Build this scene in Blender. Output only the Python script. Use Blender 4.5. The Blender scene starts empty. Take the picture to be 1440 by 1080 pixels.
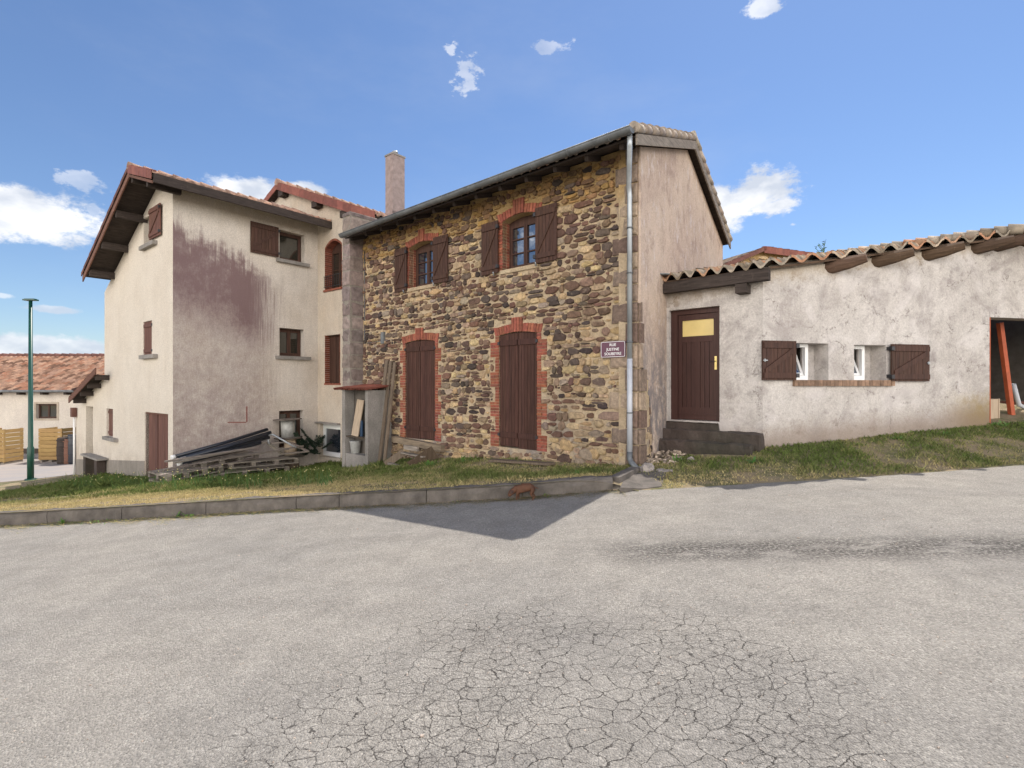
import bpy, math, random
import numpy as np
from mathutils import Vector, Matrix, noise
from mathutils.geometry import tessellate_polygon
random.seed(7)
SC = bpy.context.scene
COL = SC.collection
rad = math.radians
# ------------------------------------------------------------------ camera
CZ = 1.6
cam = bpy.data.objects.new('camera', bpy.data.cameras.new('camera'))
COL.objects.link(cam)
cam.location = (0, 0, CZ)
cam.rotation_euler = (rad(90), 0, 0)
cam.data.sensor_width = 36
cam.data.lens = 18
cam.data.clip_end = 4000
SC.camera = cam
SC.view_settings.view_transform = 'Standard'
SC.view_settings.look = 'None'
SC.view_settings.gamma = 1
SC.view_settings.exposure = 0.83
# ------------------------------------------------------------------ sun, sky
SUN_EL, SUN_AZ = 61, 35
sun = bpy.data.objects.new('sun', bpy.data.lights.new('sun', 'SUN'))
COL.objects.link(sun)
sun.data.energy = 3.4
sun.data.angle = rad(0.5)
sun.data.color = (1.0, 0.94, 0.86)
sd = Vector((math.sin(rad(SUN_AZ))*math.cos(rad(SUN_EL)), math.cos(rad(SUN_AZ))*math.cos(rad(SUN_EL)), math.sin(rad(SUN_EL))))
sun.rotation_euler = sd.to_track_quat('Z', 'Y').to_euler()
world = bpy.data.worlds.new('World')
SC.world = world
world.use_nodes = True
wt = world.node_tree
for n in list(wt.nodes): wt.nodes.remove(n)


class NT:
    """small helper to wire shader nodes"""
    def __init__(s, tree): s.t = tree
    def n(s, typ, **kw):
        nd = s.t.nodes.new(typ)
        for k, v in kw.items(): setattr(nd, k, v)
        return nd
    def link(s, a, b): s.t.links.new(a, b)
    def val(s, sock, v):
        if isinstance(v, bpy.types.NodeSocket): s.link(v, sock)
        else: sock.default_value = v
    def m(s, op, a, b=None, c=None, clamp=False):
        nd = s.n('ShaderNodeMath', operation=op, use_clamp=clamp)
        s.val(nd.inputs[0], a)
        if b is not None: s.val(nd.inputs[1], b)
        if c is not None: s.val(nd.inputs[2], c)
        return nd.outputs[0]
    def vm(s, op, a, b=None, out=0):
        nd = s.n('ShaderNodeVectorMath', operation=op)
        s.val(nd.inputs[0], a)
        if b is not None:
            s.val(nd.inputs[3] if op == 'SCALE' else nd.inputs[1], b)
        return nd.outputs[out]
    def noise(s, vec, scale, detail=4, rough=0.55, out=0, dist=0.0):
        nd = s.n('ShaderNodeTexNoise')
        s.link(vec, nd.inputs['Vector'])
        nd.inputs['Scale'].default_value = scale
        nd.inputs['Detail'].default_value = detail
        nd.inputs['Roughness'].default_value = rough
        nd.inputs['Distortion'].default_value = dist
        return nd.outputs[out]
    def vor(s, vec, scale, feature='F1', out=0):
        nd = s.n('ShaderNodeTexVoronoi', feature=feature, voronoi_dimensions='2D')
        s.link(vec, nd.inputs['Vector'])
        nd.inputs['Scale'].default_value = scale
        return nd.outputs[out]
    def ramp(s, fac, stops, interp='LINEAR'):
        nd = s.n('ShaderNodeValToRGB')
        nd.color_ramp.interpolation = interp
        e = nd.color_ramp.elements
        while len(e) < len(stops): e.new(0.5)
        for i, (p, c) in enumerate(stops):
            e[i].position = p
            if not hasattr(c, '__len__'): c = (c, c, c)
            e[i].color = tuple(c)+(1,) if len(c) == 3 else c
        s.link(fac, nd.inputs[0])
        return nd.outputs[0]
    def mix(s, fac, a, b, blend='MIX'):
        nd = s.n('ShaderNodeMix', data_type='RGBA', blend_type=blend)
        s.val(nd.inputs[0], fac)
        for i, v in ((6, a), (7, b)):
            if isinstance(v, bpy.types.NodeSocket): s.link(v, nd.inputs[i])
            else: nd.inputs[i].default_value = tuple(v)+(1,)
        return nd.outputs[2]
    def smooth(s, v, a, b):
        nd = s.n('ShaderNodeMapRange', interpolation_type='SMOOTHSTEP')
        s.link(v, nd.inputs[0])
        nd.inputs[1].default_value = a
        nd.inputs[2].default_value = b
        return nd.outputs[0]
    def mapping(s, vec, scale=(1, 1, 1), rot=(0, 0, 0), loc=(0, 0, 0)):
        nd = s.n('ShaderNodeMapping')
        s.link(vec, nd.inputs[0])
        nd.inputs['Scale'].default_value = scale
        nd.inputs['Rotation'].default_value = rot
        nd.inputs['Location'].default_value = loc
        return nd.outputs[0]


W = NT(wt)
sky = W.n('ShaderNodeTexSky', sky_type='NISHITA')
sky.sun_disc = False
sky.sun_elevation = rad(SUN_EL)
sky.sun_rotation = rad(SUN_AZ)
sky.altitude = 600
sky.air_density = 1.15
sky.dust_density = 0.35
sky.ozone_density = 1.6
tc = W.n('ShaderNodeTexCoord').outputs['Generated']
sep = W.n('ShaderNodeSeparateXYZ')
W.link(tc, sep.inputs[0])
az = W.m('ARCTAN2', sep.outputs[0], sep.outputs[1])
el = W.m('ARCSINE', sep.outputs[2])


def dirae(px, py):
    v = Vector(((px-720)/720, 1, (540-py)/720)).normalized()
    return math.atan2(v.x, v.y), math.asin(v.z)


wvec = W.vm('MULTIPLY', tc, (1, 1, 1.7))
n1 = W.m('SUBTRACT', W.noise(wvec, 9, 9, 0.62), 0.5)
n2 = W.m('SUBTRACT', W.noise(wvec, 34, 6, 0.65), 0.5)
# azimuth / elevation of each cloud, its half widths (degrees), density and raggedness
CL = [(20, 300, 5.9, 2.5, 1.0, 1.2), (-60, 300, 5.5, 2.3, 1.0, 1.2), (1062, 272, 4.6, 2.5, 1.0, 1.4), (1015, 292, 3.2, 2.8, 1.0, 1.3), (1085, 292, 3.2, 1.0, 1.0, 1.5),
      (352, 268, 4.8, 1.5, 1.0, 1.0), (430, 268, 2.6, 0.8, 0.9, 1.0), (50, 488, 5.2, 1.1, .85, 1.2), (-20, 492, 5.0, 1.3, .85, 1.2),
      (655, 88, 1.7, 1.5, .5, 3.6), (636, 66, 1.0, .8, .5, 3.6), (772, 66, 1.7, .6, .4, 3.4), (1074, 8, 1.6, .8, .75, 2.4),
      (115, 256, 1.9, .8, .42, 3.0), (72, 435, 2.0, .42, .7, 1.2), (130, 296, .5, .5, .4, 2.4), (1115, 316, .6, .3, .6, 2.0), (2, 415, 1.0, .3, .5, 1.5)]
mask = None
for (px, py, ra, re, dens, rag) in CL:
    a0, e0 = dirae(px, py)
    da = W.m('DIVIDE', W.m('SUBTRACT', az, a0), rad(ra))
    de = W.m('DIVIDE', W.m('SUBTRACT', el, e0), rad(re))
    r2 = W.m('SQRT', W.m('ADD', W.m('MULTIPLY', da, da), W.m('MULTIPLY', de, de)))
    x = W.m('SUBTRACT', 1.0, r2)
    x = W.m('ADD', x, W.m('MULTIPLY', n1, 1.9*rag*0.62))
    x = W.m('ADD', x, W.m('MULTIPLY', n2, 1.6*rag*0.62))
    x = W.m('MULTIPLY', W.smooth(x, 0.0, 0.45), dens)
    mask = x if mask is None else W.m('MAXIMUM', mask, x)
cshade = W.ramp(W.noise(wvec, 13, 5, 0.5), [(0.36, (0.62, 0.67, 0.76)), (0.56, (1, 1, 1))])
ccol = W.mix(1.0, cshade, (9.6, 9.7, 9.9), 'MULTIPLY')
veil = W.m('MULTIPLY', W.smooth(W.noise(W.vm('MULTIPLY', tc, (1, 1, 2.5)), 2.2, 6, 0.6), 0.45, 0.75), 0.10)
skyc = W.mix(1.0, sky.outputs[0], (0.93, 1.04, 1.22), 'MULTIPLY')
skyc = W.mix(veil, skyc, (7, 7.2, 7.6))
skyc = W.mix(mask, skyc, ccol)
# unseen bright cloud bank added low behind the camera as fill for shaded fronts
fill_bank = W.smooth(W.m('ADD', W.m('MULTIPLY', sep.outputs[1], -1.0), W.m('MULTIPLY', n1, 0.9)), 0.18, 0.42)
fill_bank = W.m('MULTIPLY', fill_bank, W.smooth(W.m('ADD', sep.outputs[2], W.m('MULTIPLY', n1, 0.5)), 0.58, 0.38))
skyc = W.mix(fill_bank, skyc, (39.5, 37.3, 34.8))
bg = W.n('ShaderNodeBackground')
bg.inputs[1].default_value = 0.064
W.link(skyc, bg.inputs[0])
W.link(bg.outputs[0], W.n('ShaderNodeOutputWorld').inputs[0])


# ------------------------------------------------------------------ surveyed frames of the walls
class Frame:
    """vertical plane: origin, horizontal direction towards vanishing point V, outward normal"""
    def __init__(s, o, V):
        dx = (V-720)/720
        n = math.hypot(dx, 1)
        s.o = o
        s.d = (dx/n, 1/n)
        nx, ny = s.d[1], -s.d[0]
        if nx*o[0]+ny*o[1] > 0: nx, ny = -nx, -ny
        s.n = (nx, ny)
    def q(s, px, py=540, off=0.0):
        r = (px-720)/720
        ox = s.o[0]+s.n[0]*off
        oy = s.o[1]+s.n[1]*off
        k = (r*oy-ox)/(s.d[0]-r*s.d[1])
        return k, CZ+(540-py)/720*(oy+k*s.d[1])
    def s_(s, px, off=0.0): return s.q(px, 540, off)[0]
    def P(s, k, z, off=0.0):
        return Vector((s.o[0]+k*s.d[0]+s.n[0]*off, s.o[1]+k*s.d[1]+s.n[1]*off, z))
    @property
    def D(s): return Vector((s.d[0], s.d[1], 0))
    @property
    def N(s): return Vector((s.n[0], s.n[1], 0))


FA = Frame(((942-720)/720*9.65, 9.65), -100)          # annex door wall
X = FA.P(FA.s_(935), 0)
_g = Frame((X.x, X.y), 1205)
Cc = _g.P(_g.s_(898), 0)
FG = Frame((Cc.x, Cc.y), 1205)                         # gable of the stone house
FS = Frame((Cc.x, Cc.y), -100)                         # stone front
_b = FA.P(FA.s_(1073), 0)
FB = Frame((_b.x, _b.y), 3915)                         # annex window wall
_m = FS.P(FS.s_(447, -.5), 0, -.5)
_l = Frame((_m.x, _m.y), 1296)
Ll = _l.P(_l.s_(243), 0)
FL = Frame((Ll.x, Ll.y), -180)                         # gable of the plaster house
FLS = Frame((Ll.x, Ll.y), 1296)                        # its side wall
FM = Frame((_m.x, _m.y), -180)                         # middle house front
S_END = FLS.s_(447)


# ------------------------------------------------------------------ mesh builder
SPLIT = {'hinge', 'ledge', 'bracket', 'collar', 'rafter_end', 'corner_post', 'skid', 'lining', 'end_board', 'side_board', 'eye', 'shutter_stay', 'hinge_pin', 'block', 'runner', 'cross_board', 'sill', 'ridge_tile', 'rail'}
class MB:
    def __init__(s):
        s.v = []; s.f = []; s.c = []; s.sm = []
    def add(s, vs, fs, col=(1, 1, 1), smooth=False):
        b = len(s.v)
        s.v.extend([tuple(v) for v in vs])
        for f in fs:
            s.f.append([b+i for i in f])
            s.c.append(col); s.sm.append(smooth)
    def hexa(s, p, col=(1, 1, 1)):
        s.add(p, [(0, 3, 2, 1), (4, 5, 6, 7), (0, 1, 5, 4), (1, 2, 6, 5), (2, 3, 7, 6), (3, 0, 4, 7)], col)
    def fbox(s, F, s0, s1, z0, z1, d0, d1, col=(1, 1, 1)):
        s.hexa([F.P(s0, z0, d0), F.P(s1, z0, d0), F.P(s1, z0, d1), F.P(s0, z0, d1),
                F.P(s0, z1, d0), F.P(s1, z1, d0), F.P(s1, z1, d1), F.P(s0, z1, d1)], col)
    def box(s, c, size, M=None, col=(1, 1, 1)):
        hx, hy, hz = size[0]/2, size[1]/2, size[2]/2
        p = [Vector((x, y, z)) for z in (-hz, hz) for x, y in ((-hx, -hy), (hx, -hy), (hx, hy), (-hx, hy))]
        if M is not None: p = [M @ q for q in p]
        s.hexa([Vector(c)+q for q in p], col)
    def beam(s, a, b, w, h, up=(0, 0, 1), col=(1, 1, 1)):
        a = Vector(a); b = Vector(b)
        t = (b-a).normalized()
        x = t.cross(Vector(up)).normalized()
        y = x.cross(t)
        p = []
        for e in (a, b):
            p += [e-x*w/2-y*h/2, e+x*w/2-y*h/2, e+x*w/2+y*h/2, e-x*w/2+y*h/2]
        s.hexa(p, col)
    def tube(s, pts, r, n=8, caps=True, col=(1, 1, 1), smooth=True):
        pts = [Vector(p) for p in pts]
        if not hasattr(r, '__len__'): r = [r]*len(pts)
        b = len(s.v)
        prev = None
        for i, p in enumerate(pts):
            t = (pts[min(i+1, len(pts)-1)]-pts[max(i-1, 0)]).normalized()
            if prev is None:
                x = t.orthogonal().normalized()
            else:
                x = (prev-t*prev.dot(t)).normalized()
            prev = x
            y = t.cross(x)
            for k in range(n):
                a = 2*math.pi*k/n
                s.v.append(tuple(p+(x*math.cos(a)+y*math.sin(a))*r[i]))
        for i in range(len(pts)-1):
            for k in range(n):
                k2 = (k+1) % n
                s.f.append([b+i*n+k, b+i*n+k2, b+(i+1)*n+k2, b+(i+1)*n+k]); s.c.append(col); s.sm.append(smooth)
        if caps:
            s.f.append([b+k for k in range(n)][::-1]); s.c.append(col); s.sm.append(False)
            e = b+(len(pts)-1)*n
            s.f.append([e+k for k in range(n)]); s.c.append(col); s.sm.append(False)
    def prism(s, outline, F, d0, d1, holes=(), col=(1, 1, 1), back=True):
        """flat polygon (s,z) with holes extruded between offsets d0 (front) and d1 (back)"""
        loops = [list(outline)]+[list(h) for h in holes]
        tri = tessellate_polygon([[Vector((a, b, 0)) for a, b in L] for L in loops])
        flat = [p for L in loops for p in L]
        fr = [F.P(a, b, d0) for a, b in flat]
        bk = [F.P(a, b, d1) for a, b in flat]
        N = F.N
        fs = []
        for t in tri:
            t = list(t)
            nn = (fr[t[1]]-fr[t[0]]).cross(fr[t[2]]-fr[t[0]])
            if nn.dot(N) < 0: t = t[::-1]
            fs.append(t)
        s.add(fr, fs, col)
        if back: s.add(bk, [f[::-1] for f in fs], col)
        for L in loops:
            n = len(L)
            for i in range(n):
                a, b = L[i], L[(i+1) % n]
                s.add([F.P(a[0], a[1], d0), F.P(b[0], b[1], d0), F.P(b[0], b[1], d1), F.P(a[0], a[1], d1)], [(0, 1, 2, 3)], col)
    def build(s, name, mat, parent=None):
        if name in SPLIT:
            n = len(s.v); par = list(range(n))
            def find(a):
                while par[a] != a:
                    par[a] = par[par[a]]; a = par[a]
                return a
            for f in s.f:
                r = find(f[0])
                for k in f[1:]: par[find(k)] = r
            roots = {}
            for i, f in enumerate(s.f): roots.setdefault(find(f[0]), []).append(i)
            if len(roots) > 1:
                last = None
                for idx in roots.values():
                    m = MB(); used = sorted({v for i in idx for v in s.f[i]}); mp = {v: k for k, v in enumerate(used)}
                    m.v = [s.v[v] for v in used]
                    for i in idx: m.f.append([mp[v] for v in s.f[i]]); m.c.append(s.c[i]); m.sm.append(s.sm[i])
                    last = m._build(name, mat, parent)
                return last
        return s._build(name, mat, parent)
    def _build(s, name, mat, parent=None):
        me = bpy.data.meshes.new(name)
        loc = Vector((0, 0, 0))
        if parent is not None:
            loc = Vector(parent.get('_b', (0, 0, 0)))
        me.from_pydata([tuple(Vector(v)-loc) for v in s.v], [], s.f)
        me.polygons.foreach_set('use_smooth', s.sm)
        ca = me.color_attributes.new('Col', 'FLOAT_COLOR', 'CORNER')
        arr = np.ones((len(me.loops), 4), dtype=np.float32)
        i = 0
        for f, c in zip(s.f, s.c):
            arr[i:i+len(f), :3] = c
            i += len(f)
        ca.data.foreach_set('color', arr.ravel())
        me.materials.append(mat)
        o = bpy.data.objects.new(name, me)
        COL.objects.link(o)
        if parent is not None:
            o.parent = parent
            o['_b'] = tuple(loc)
        return o


BASES = []


def thing(name, label, cat, loc=(0, 0, 0), group=None):
    o = bpy.data.objects.new(name, None)
    o.empty_display_size = 0.2
    COL.objects.link(o)
    o.location = loc
    o['_b'] = tuple(loc)
    o['label'] = label
    o['category'] = cat
    if group: o['group'] = group
    return o


def tag(o, label, cat, group=None):
    o['label'] = label; o['category'] = cat
    if group: o['group'] = group
    return o


def struct(o, kind='structure'):
    o['kind'] = kind
    return o


def copy_tree(o, parent=None):
    c = o.copy(); COL.objects.link(c)
    if parent is not None: c.parent = parent
    for ch in list(o.children): copy_tree(ch, c)
    return c


# ------------------------------------------------------------------ materials
def mat(name, fn):
    m = bpy.data.materials.new(name)
    m.use_nodes = True
    t = NT(m.node_tree)
    for n in list(m.node_tree.nodes): m.node_tree.nodes.remove(n)
    b = t.n('ShaderNodeBsdfPrincipled')
    t.link(b.outputs[0], t.n('ShaderNodeOutputMaterial').inputs[0])
    pos = t.n('ShaderNodeNewGeometry').outputs['Position']
    fn(t, b, pos)
    return m


def bump(t, b, h, strength=0.5, dist=0.02):
    nd = t.n('ShaderNodeBump')
    nd.inputs['Strength'].default_value = strength
    nd.inputs['Distance'].default_value = dist
    t.link(h, nd.inputs['Height'])
    t.link(nd.outputs[0], b.inputs['Normal'])


def col_attr(t):
    return t.n('ShaderNodeAttribute', attribute_name='Col').outputs[0]


def vary(name, base, rough=0.85, amt=0.35, scale=6, bs=40, bstr=0.4, bd=0.01, attr=True, metal=0.0, stretch=(1, 1, 1)):
    """generic weathered surface: base colour times per-piece colour times noise"""
    def fn(t, b, pos):
        p = t.mapping(pos, stretch)
        n = t.ramp(t.noise(p, scale, 6, 0.6), [(0.3, 1-amt), (0.7, 1+amt*0.4)])
        c = t.mix(1.0, base, n, 'MULTIPLY')
        if attr: c = t.mix(1.0, c, col_attr(t), 'MULTIPLY')
        t.link(c, b.inputs['Base Color'])
        b.inputs['Roughness'].default_value = rough
        b.inputs['Metallic'].default_value = metal
        bump(t, b, t.noise(p, bs, 5, 0.6), bstr, bd)
    return mat(name, fn)


def f_s(t, pos, F):
    v = t.vm('SUBTRACT', pos, (F.o[0], F.o[1], 0))
    nd = t.n('ShaderNodeVectorMath', operation='DOT_PRODUCT')
    t.link(v, nd.inputs[0]); nd.inputs[1].default_value = (F.d[0], F.d[1], 0)
    return nd.outputs['Value']


def sepz(t, pos):
    sp = t.n('ShaderNodeSeparateXYZ'); t.link(pos, sp.inputs[0]); return sp.outputs


def plaster(name, base, warm, bstr=0.5, bscale=60, blot=0.25, stain=None):
    def fn(t, b, pos):
        big = t.noise(pos, 0.9, 6, 0.6)
        c = t.mix(t.smooth(big, 0.35, 0.7), base, warm)
        st = t.ramp(t.noise(t.mapping(pos, (3, 3, 0.9)), 1.6, 7, 0.7), [(0.3, 1-blot), (0.62, 1.0)])
        c = t.mix(1.0, c, st, 'MULTIPLY')
        gr = t.ramp(t.noise(pos, 34, 5, 0.8), [(0.3, 0.66), (0.7, 1.16)])
        c = t.mix(1.0, c, gr, 'MULTIPLY')
        if stain: c = stain(t, pos, c)
        t.link(c, b.inputs['Base Color'])
        b.inputs['Roughness'].default_value = 0.95
        h = t.m('ADD', t.noise(pos, bscale, 5, 0.7), t.m('MULTIPLY', t.noise(pos, 3, 3), 1.5))
        bump(t, b, h, bstr, 0.012)
    return mat(name, fn)


def stain_side(t, pos, c):
    # large purple-brown stain with a ragged streaked top edge on the side wall of the plaster house
    s = f_s(t, pos, FLS)
    z = sepz(t, pos)[2]
    streak = t.noise(t.mapping(pos, (6, 6, 0.30)), 1.0, 6, 0.7)
    streak2 = t.noise(t.mapping(pos, (30, 30, 0.9)), 1.0, 6, 0.75)
    top = t.m('ADD', t.m('MULTIPLY', s, -0.42), 5.95)
    top = t.m('ADD', top, t.m('MULTIPLY', t.m('SUBTRACT', streak, 0.5), 1.2))
    top = t.m('ADD', top, t.m('MULTIPLY', t.m('SUBTRACT', streak2, 0.5), 1.0))
    top = t.m('ADD', top, t.m('MULTIPLY', t.m('SUBTRACT', t.noise(pos, 2.6, 7, 0.7), 0.5), 1.3))
    a = t.smooth(t.m('SUBTRACT', top, z), -0.18, 0.42)
    side = t.smooth(t.m('ADD', s, t.m('MULTIPLY', t.m('SUBTRACT', streak2, 0.5), 2.0)), 3.1, 2.0)
    # strong band just under the top edge, paler further down with a mottled return
    low = t.m('ADD', t.m('MULTIPLY', s, -0.22), 3.95)
    fade = t.smooth(t.m('SUBTRACT', z, low), -1.2, 0.5)
    mott = t.m('ADD', t.m('MULTIPLY', t.noise(pos, 3.5, 8, 0.8), 0.7), t.m('MULTIPLY', t.noise(t.mapping(pos, (40, 40, 6)), 1.0, 4, 0.7), 0.3))
    dens = t.m('ADD', t.m('MULTIPLY', fade, 0.62), 0.36)
    dens = t.m('ADD', dens, t.m('MULTIPLY', t.m('SUBTRACT', mott, 0.5), 1.3))
    sm = t.smooth(s, 1.3, 1.9)
    band = t.m('MULTIPLY', t.m('MULTIPLY', sm, 0.2), t.smooth(z, 2.0, 3.4))
    dens = t.m('ADD', dens, band, clamp=True)
    k = t.m('MULTIPLY', t.m('MULTIPLY', a, side), dens)
    k = t.m('MULTIPLY', k, 0.9, clamp=True)
    c = t.mix(k, c, (0.145, 0.080, 0.085))
    # pinkish grey base of the wall
    g = t.m('MULTIPLY', t.smooth(z, 3.0, -0.2), t.m('ADD', t.m('MULTIPLY', t.smooth(s, 3.3, 1.8), 0.5), 0.25))
    c = t.mix(t.m('MULTIPLY', g, t.smooth(mott, 0.3, 0.7)), c, (0.22, 0.16, 0.15))
    # yellowish lichen under the eave
    e = t.m('MULTIPLY', t.m('MULTIPLY', t.smooth(z, 6.1, 6.8), t.smooth(mott, 0.3, 0.6)), 0.45)
    return t.mix(e, c, (0.36, 0.27, 0.11))


def stain_gable(t, pos, c):
    n = t.noise(t.mapping(pos, (2.4, 2.4, 1.8)), 1.3, 9, 0.8, dist=0.3)
    c = t.mix(t.m('MULTIPLY', t.smooth(n, 0.48, 0.64), 0.5), c, (0.22, 0.145, 0.125))
    n2 = t.noise(t.mapping(pos, (5, 5, 2.0), loc=(4, 2, 1)), 1.3, 8, 0.78)
    c = t.mix(t.m('MULTIPLY', t.smooth(n2, 0.54, 0.64), 0.75), c, (0.60, 0.54, 0.52))
    z = sepz(t, pos)[2]
    low = t.m('MULTIPLY', t.smooth(z, 3.3, 1.4), t.smooth(n, 0.38, 0.55))
    return t.mix(t.m('MULTIPLY', low, 0.75), c, (0.13, 0.125, 0.14))


def stain_annex(t, pos, c):
    z = sepz(t, pos)[2]
    n = t.noise(pos, 2.1, 8, 0.68, dist=0.6)
    c = t.mix(t.m('MULTIPLY', t.smooth(n, 0.47, 0.66), 0.5), c, (0.25, 0.215, 0.205))
    n5 = t.noise(t.mapping(pos, loc=(1, 9, 2)), 1.1, 8, 0.72, dist=1.0)
    c = t.mix(t.m('MULTIPLY', t.smooth(n5, 0.5, 0.6), 0.35), c, (0.66, 0.62, 0.60))
    n2 = t.noise(t.mapping(pos, loc=(7, 1, 3)), 5, 6, 0.7)
    c = t.mix(t.m('MULTIPLY', t.smooth(n2, 0.53, 0.70), 0.5), c, (0.20, 0.17, 0.165))
    hv = t.n('ShaderNodeTexVoronoi', feature='DISTANCE_TO_EDGE'); t.link(t.vm('ADD', pos, t.vm('SCALE', t.vm('SUBTRACT', t.noise(pos, 1.7, 6, 0.65, out=1), (.5, .5, .5)), 0.9)), hv.inputs['Vector']); hv.inputs['Scale'].default_value = 0.75
    hc = t.m('MULTIPLY', t.m('SUBTRACT', 1.0, t.smooth(hv.outputs[0], 0.003, 0.011)), t.smooth(n2, 0.44, 0.58))
    c = t.mix(t.m('MULTIPLY', hc, 0.6), c, (0.14, 0.11, 0.10))
    s = f_s(t, pos, FB)
    # ochre damp by the garage opening and browned foot
    m1 = t.m('MULTIPLY', t.smooth(s, 3.6, 4.6), t.smooth(t.m('ADD', z, t.m('MULTIPLY', n2, 0.9)), 2.05, 1.45))
    c = t.mix(t.m('MULTIPLY', m1, 0.85), c, (0.27, 0.19, 0.065))
    m2 = t.smooth(t.m('ADD', t.m('SUBTRACT', z, t.m('MULTIPLY', s, 0.07)), t.m('MULTIPLY', n, 0.6)), 1.35, 0.85)
    c = t.mix(t.m('MULTIPLY', m2, 0.7), c, (0.21, 0.15, 0.11))
    m3 = t.m('MULTIPLY', t.smooth(t.m('SUBTRACT', t.m('ADD', z, t.m('MULTIPLY', n2, 0.6)), t.m('MULTIPLY', s, 0.17)), 3.45, 3.75), 0.5)
    return t.mix(m3, c, (0.30, 0.22, 0.12))


def stain_warm(t, pos, c):
    z = sepz(t, pos)[2]
    n = t.noise(pos, 2.5, 6, 0.65)
    return t.mix(t.m('MULTIPLY', t.m('MULTIPLY', t.smooth(z, 0.0, -1.2), t.smooth(n, .35, .6)), 0.35), c, (0.25, 0.17, 0.11))


M = {}
M['plaster_side'] = plaster('pale roughcast side', (0.68, 0.62, 0.55), (0.61, 0.54, 0.46), 0.9, 45, 0.12, stain_side)
M['plaster_cream'] = plaster('cream roughcast', (0.72, 0.65, 0.555), (0.67, 0.595, 0.50), 0.9, 45, 0.06, stain_warm)
M['plaster_mid'] = plaster('cream roughcast middle', (0.66, 0.58, 0.48), (0.60, 0.50, 0.39), 0.8, 45, 0.16)
M['plaster_gable'] = plaster('pink lime render', (0.63, 0.50, 0.395), (0.52, 0.40, 0.32), 0.9, 30, 0.12, stain_gable)
M['plaster_annex'] = plaster('grey lime render', (0.61, 0.57, 0.53), (0.49, 0.45, 0.415), 0.9, 26, 0.12, stain_annex)
M['plaster_far'] = plaster('far white render', (0.66, 0.60, 0.52), (0.60, 0.54, 0.48), 0.3, 20, 0.12)
M['plinth'] = plaster('grey cement', (0.34, 0.30, 0.26), (0.27, 0.24, 0.20), 0.5, 40, 0.3)
M['concrete'] = plaster('rough concrete', (0.33, 0.305, 0.28), (0.22, 0.205, 0.185), 0.7, 30, 0.25)
M['concrete_dark'] = plaster('mossy stone', (0.085, 0.062, 0.052), (0.05, 0.045, 0.032), 0.6, 30, 0.4)


def f_mortar(t, b, pos):
    z = sepz(t, pos)[2]
    n = t.noise(pos, 3.2, 7, 0.68)
    c = t.mix(t.smooth(n, 0.35, 0.65), (0.64, 0.505, 0.335), (0.49, 0.37, 0.24))
    s = f_s(t, pos, FS)
    up = t.m('MULTIPLY', t.smooth(t.m('ADD', z, t.m('MULTIPLY', n, 0.9)), 4.9, 5.6), 0.8)
    c = t.mix(up, c, (0.44, 0.28, 0.10))
    g = t.m('MULTIPLY', t.smooth(z, 1.9, 0.3), t.smooth(t.noise(pos, 1.3, 4), 0.45, 0.6))
    c = t.mix(t.m('MULTIPLY', g, 0.75), c, (0.27, 0.245, 0.235))
    fine = t.ramp(t.noise(pos, 28, 7, 0.8), [(0.3, 0.6), (0.5, 0.98), (0.7, 1.15)])
    c = t.mix(1.0, c, fine, 'MULTIPLY')
    t.link(c, b.inputs['Base Color'])
    b.inputs['Roughness'].default_value = 0.97
    bump(t, b, t.m('ADD', t.noise(pos, 14, 6, 0.75), t.noise(pos, 70, 4, 0.7)), 0.9, 0.035)
M['mortar'] = mat('sandy lime mortar', f_mortar)


def f_stone(t, b, pos):
    c = col_attr(t)
    n = t.noise(pos, 16, 7, 0.72)
    c = t.mix(1.0, c, t.ramp(n, [(0.28, 0.5), (0.5, 0.95), (0.72, 1.5)]), 'MULTIPLY')
    c = t.mix(1.0, c, (1.06, 1.0, 0.9), 'MULTIPLY')
    li = t.m('MULTIPLY', t.smooth(t.noise(t.mapping(pos, loc=(3, 9, 1)), 9, 6, 0.7), 0.58, 0.72), 0.55)
    c = t.mix(li, c, (0.38, 0.30, 0.21))
    t.link(c, b.inputs['Base Color'])
    b.inputs['Roughness'].default_value = 0.92
    bump(t, b, t.m('ADD', t.noise(pos, 22, 7, 0.75), t.m('MULTIPLY', t.noise(pos, 80, 3, 0.7), 0.4)), 1.0, 0.025)
M['stone'] = mat('rough volcanic stone', f_stone)
M['brick'] = vary('red brick', (0.29, 0.092, 0.055), 0.9, 0.45, 14, 60, 0.5, 0.006)
M['quoin'] = vary('dressed lava stone', (0.27, 0.212, 0.19), 0.93, 0.5, 7, 50, 0.7, 0.012)


def wood(name, base, rough=0.7, amt=0.4, vert=True, attr=True, wear=None):
    def fn(t, b, pos):
        st = (22, 22, 1.2) if vert else (2.5, 2.5, 26)
        g = t.noise(t.mapping(pos, st), 1.6, 6, 0.6)
        c = t.mix(1.0, base, t.ramp(g, [(0.3, 1-amt), (0.7, 1+amt*0.5)]), 'MULTIPLY')
        if attr: c = t.mix(1.0, c, col_attr(t), 'MULTIPLY')
        if wear:
            w = t.m('MULTIPLY', t.smooth(t.noise(t.mapping(pos, (14, 14, 3)), 2.2, 7, 0.75), 0.56, 0.72), 0.6)
            c = t.mix(w, c, wear)
        t.link(c, b.inputs['Base Color'])
        b.inputs['Roughness'].default_value = rough
        b.inputs['Specular IOR Level'].default_value = 0.3
        bump(t, b, g, 0.4, 0.006)
    return mat(name, fn)


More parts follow.
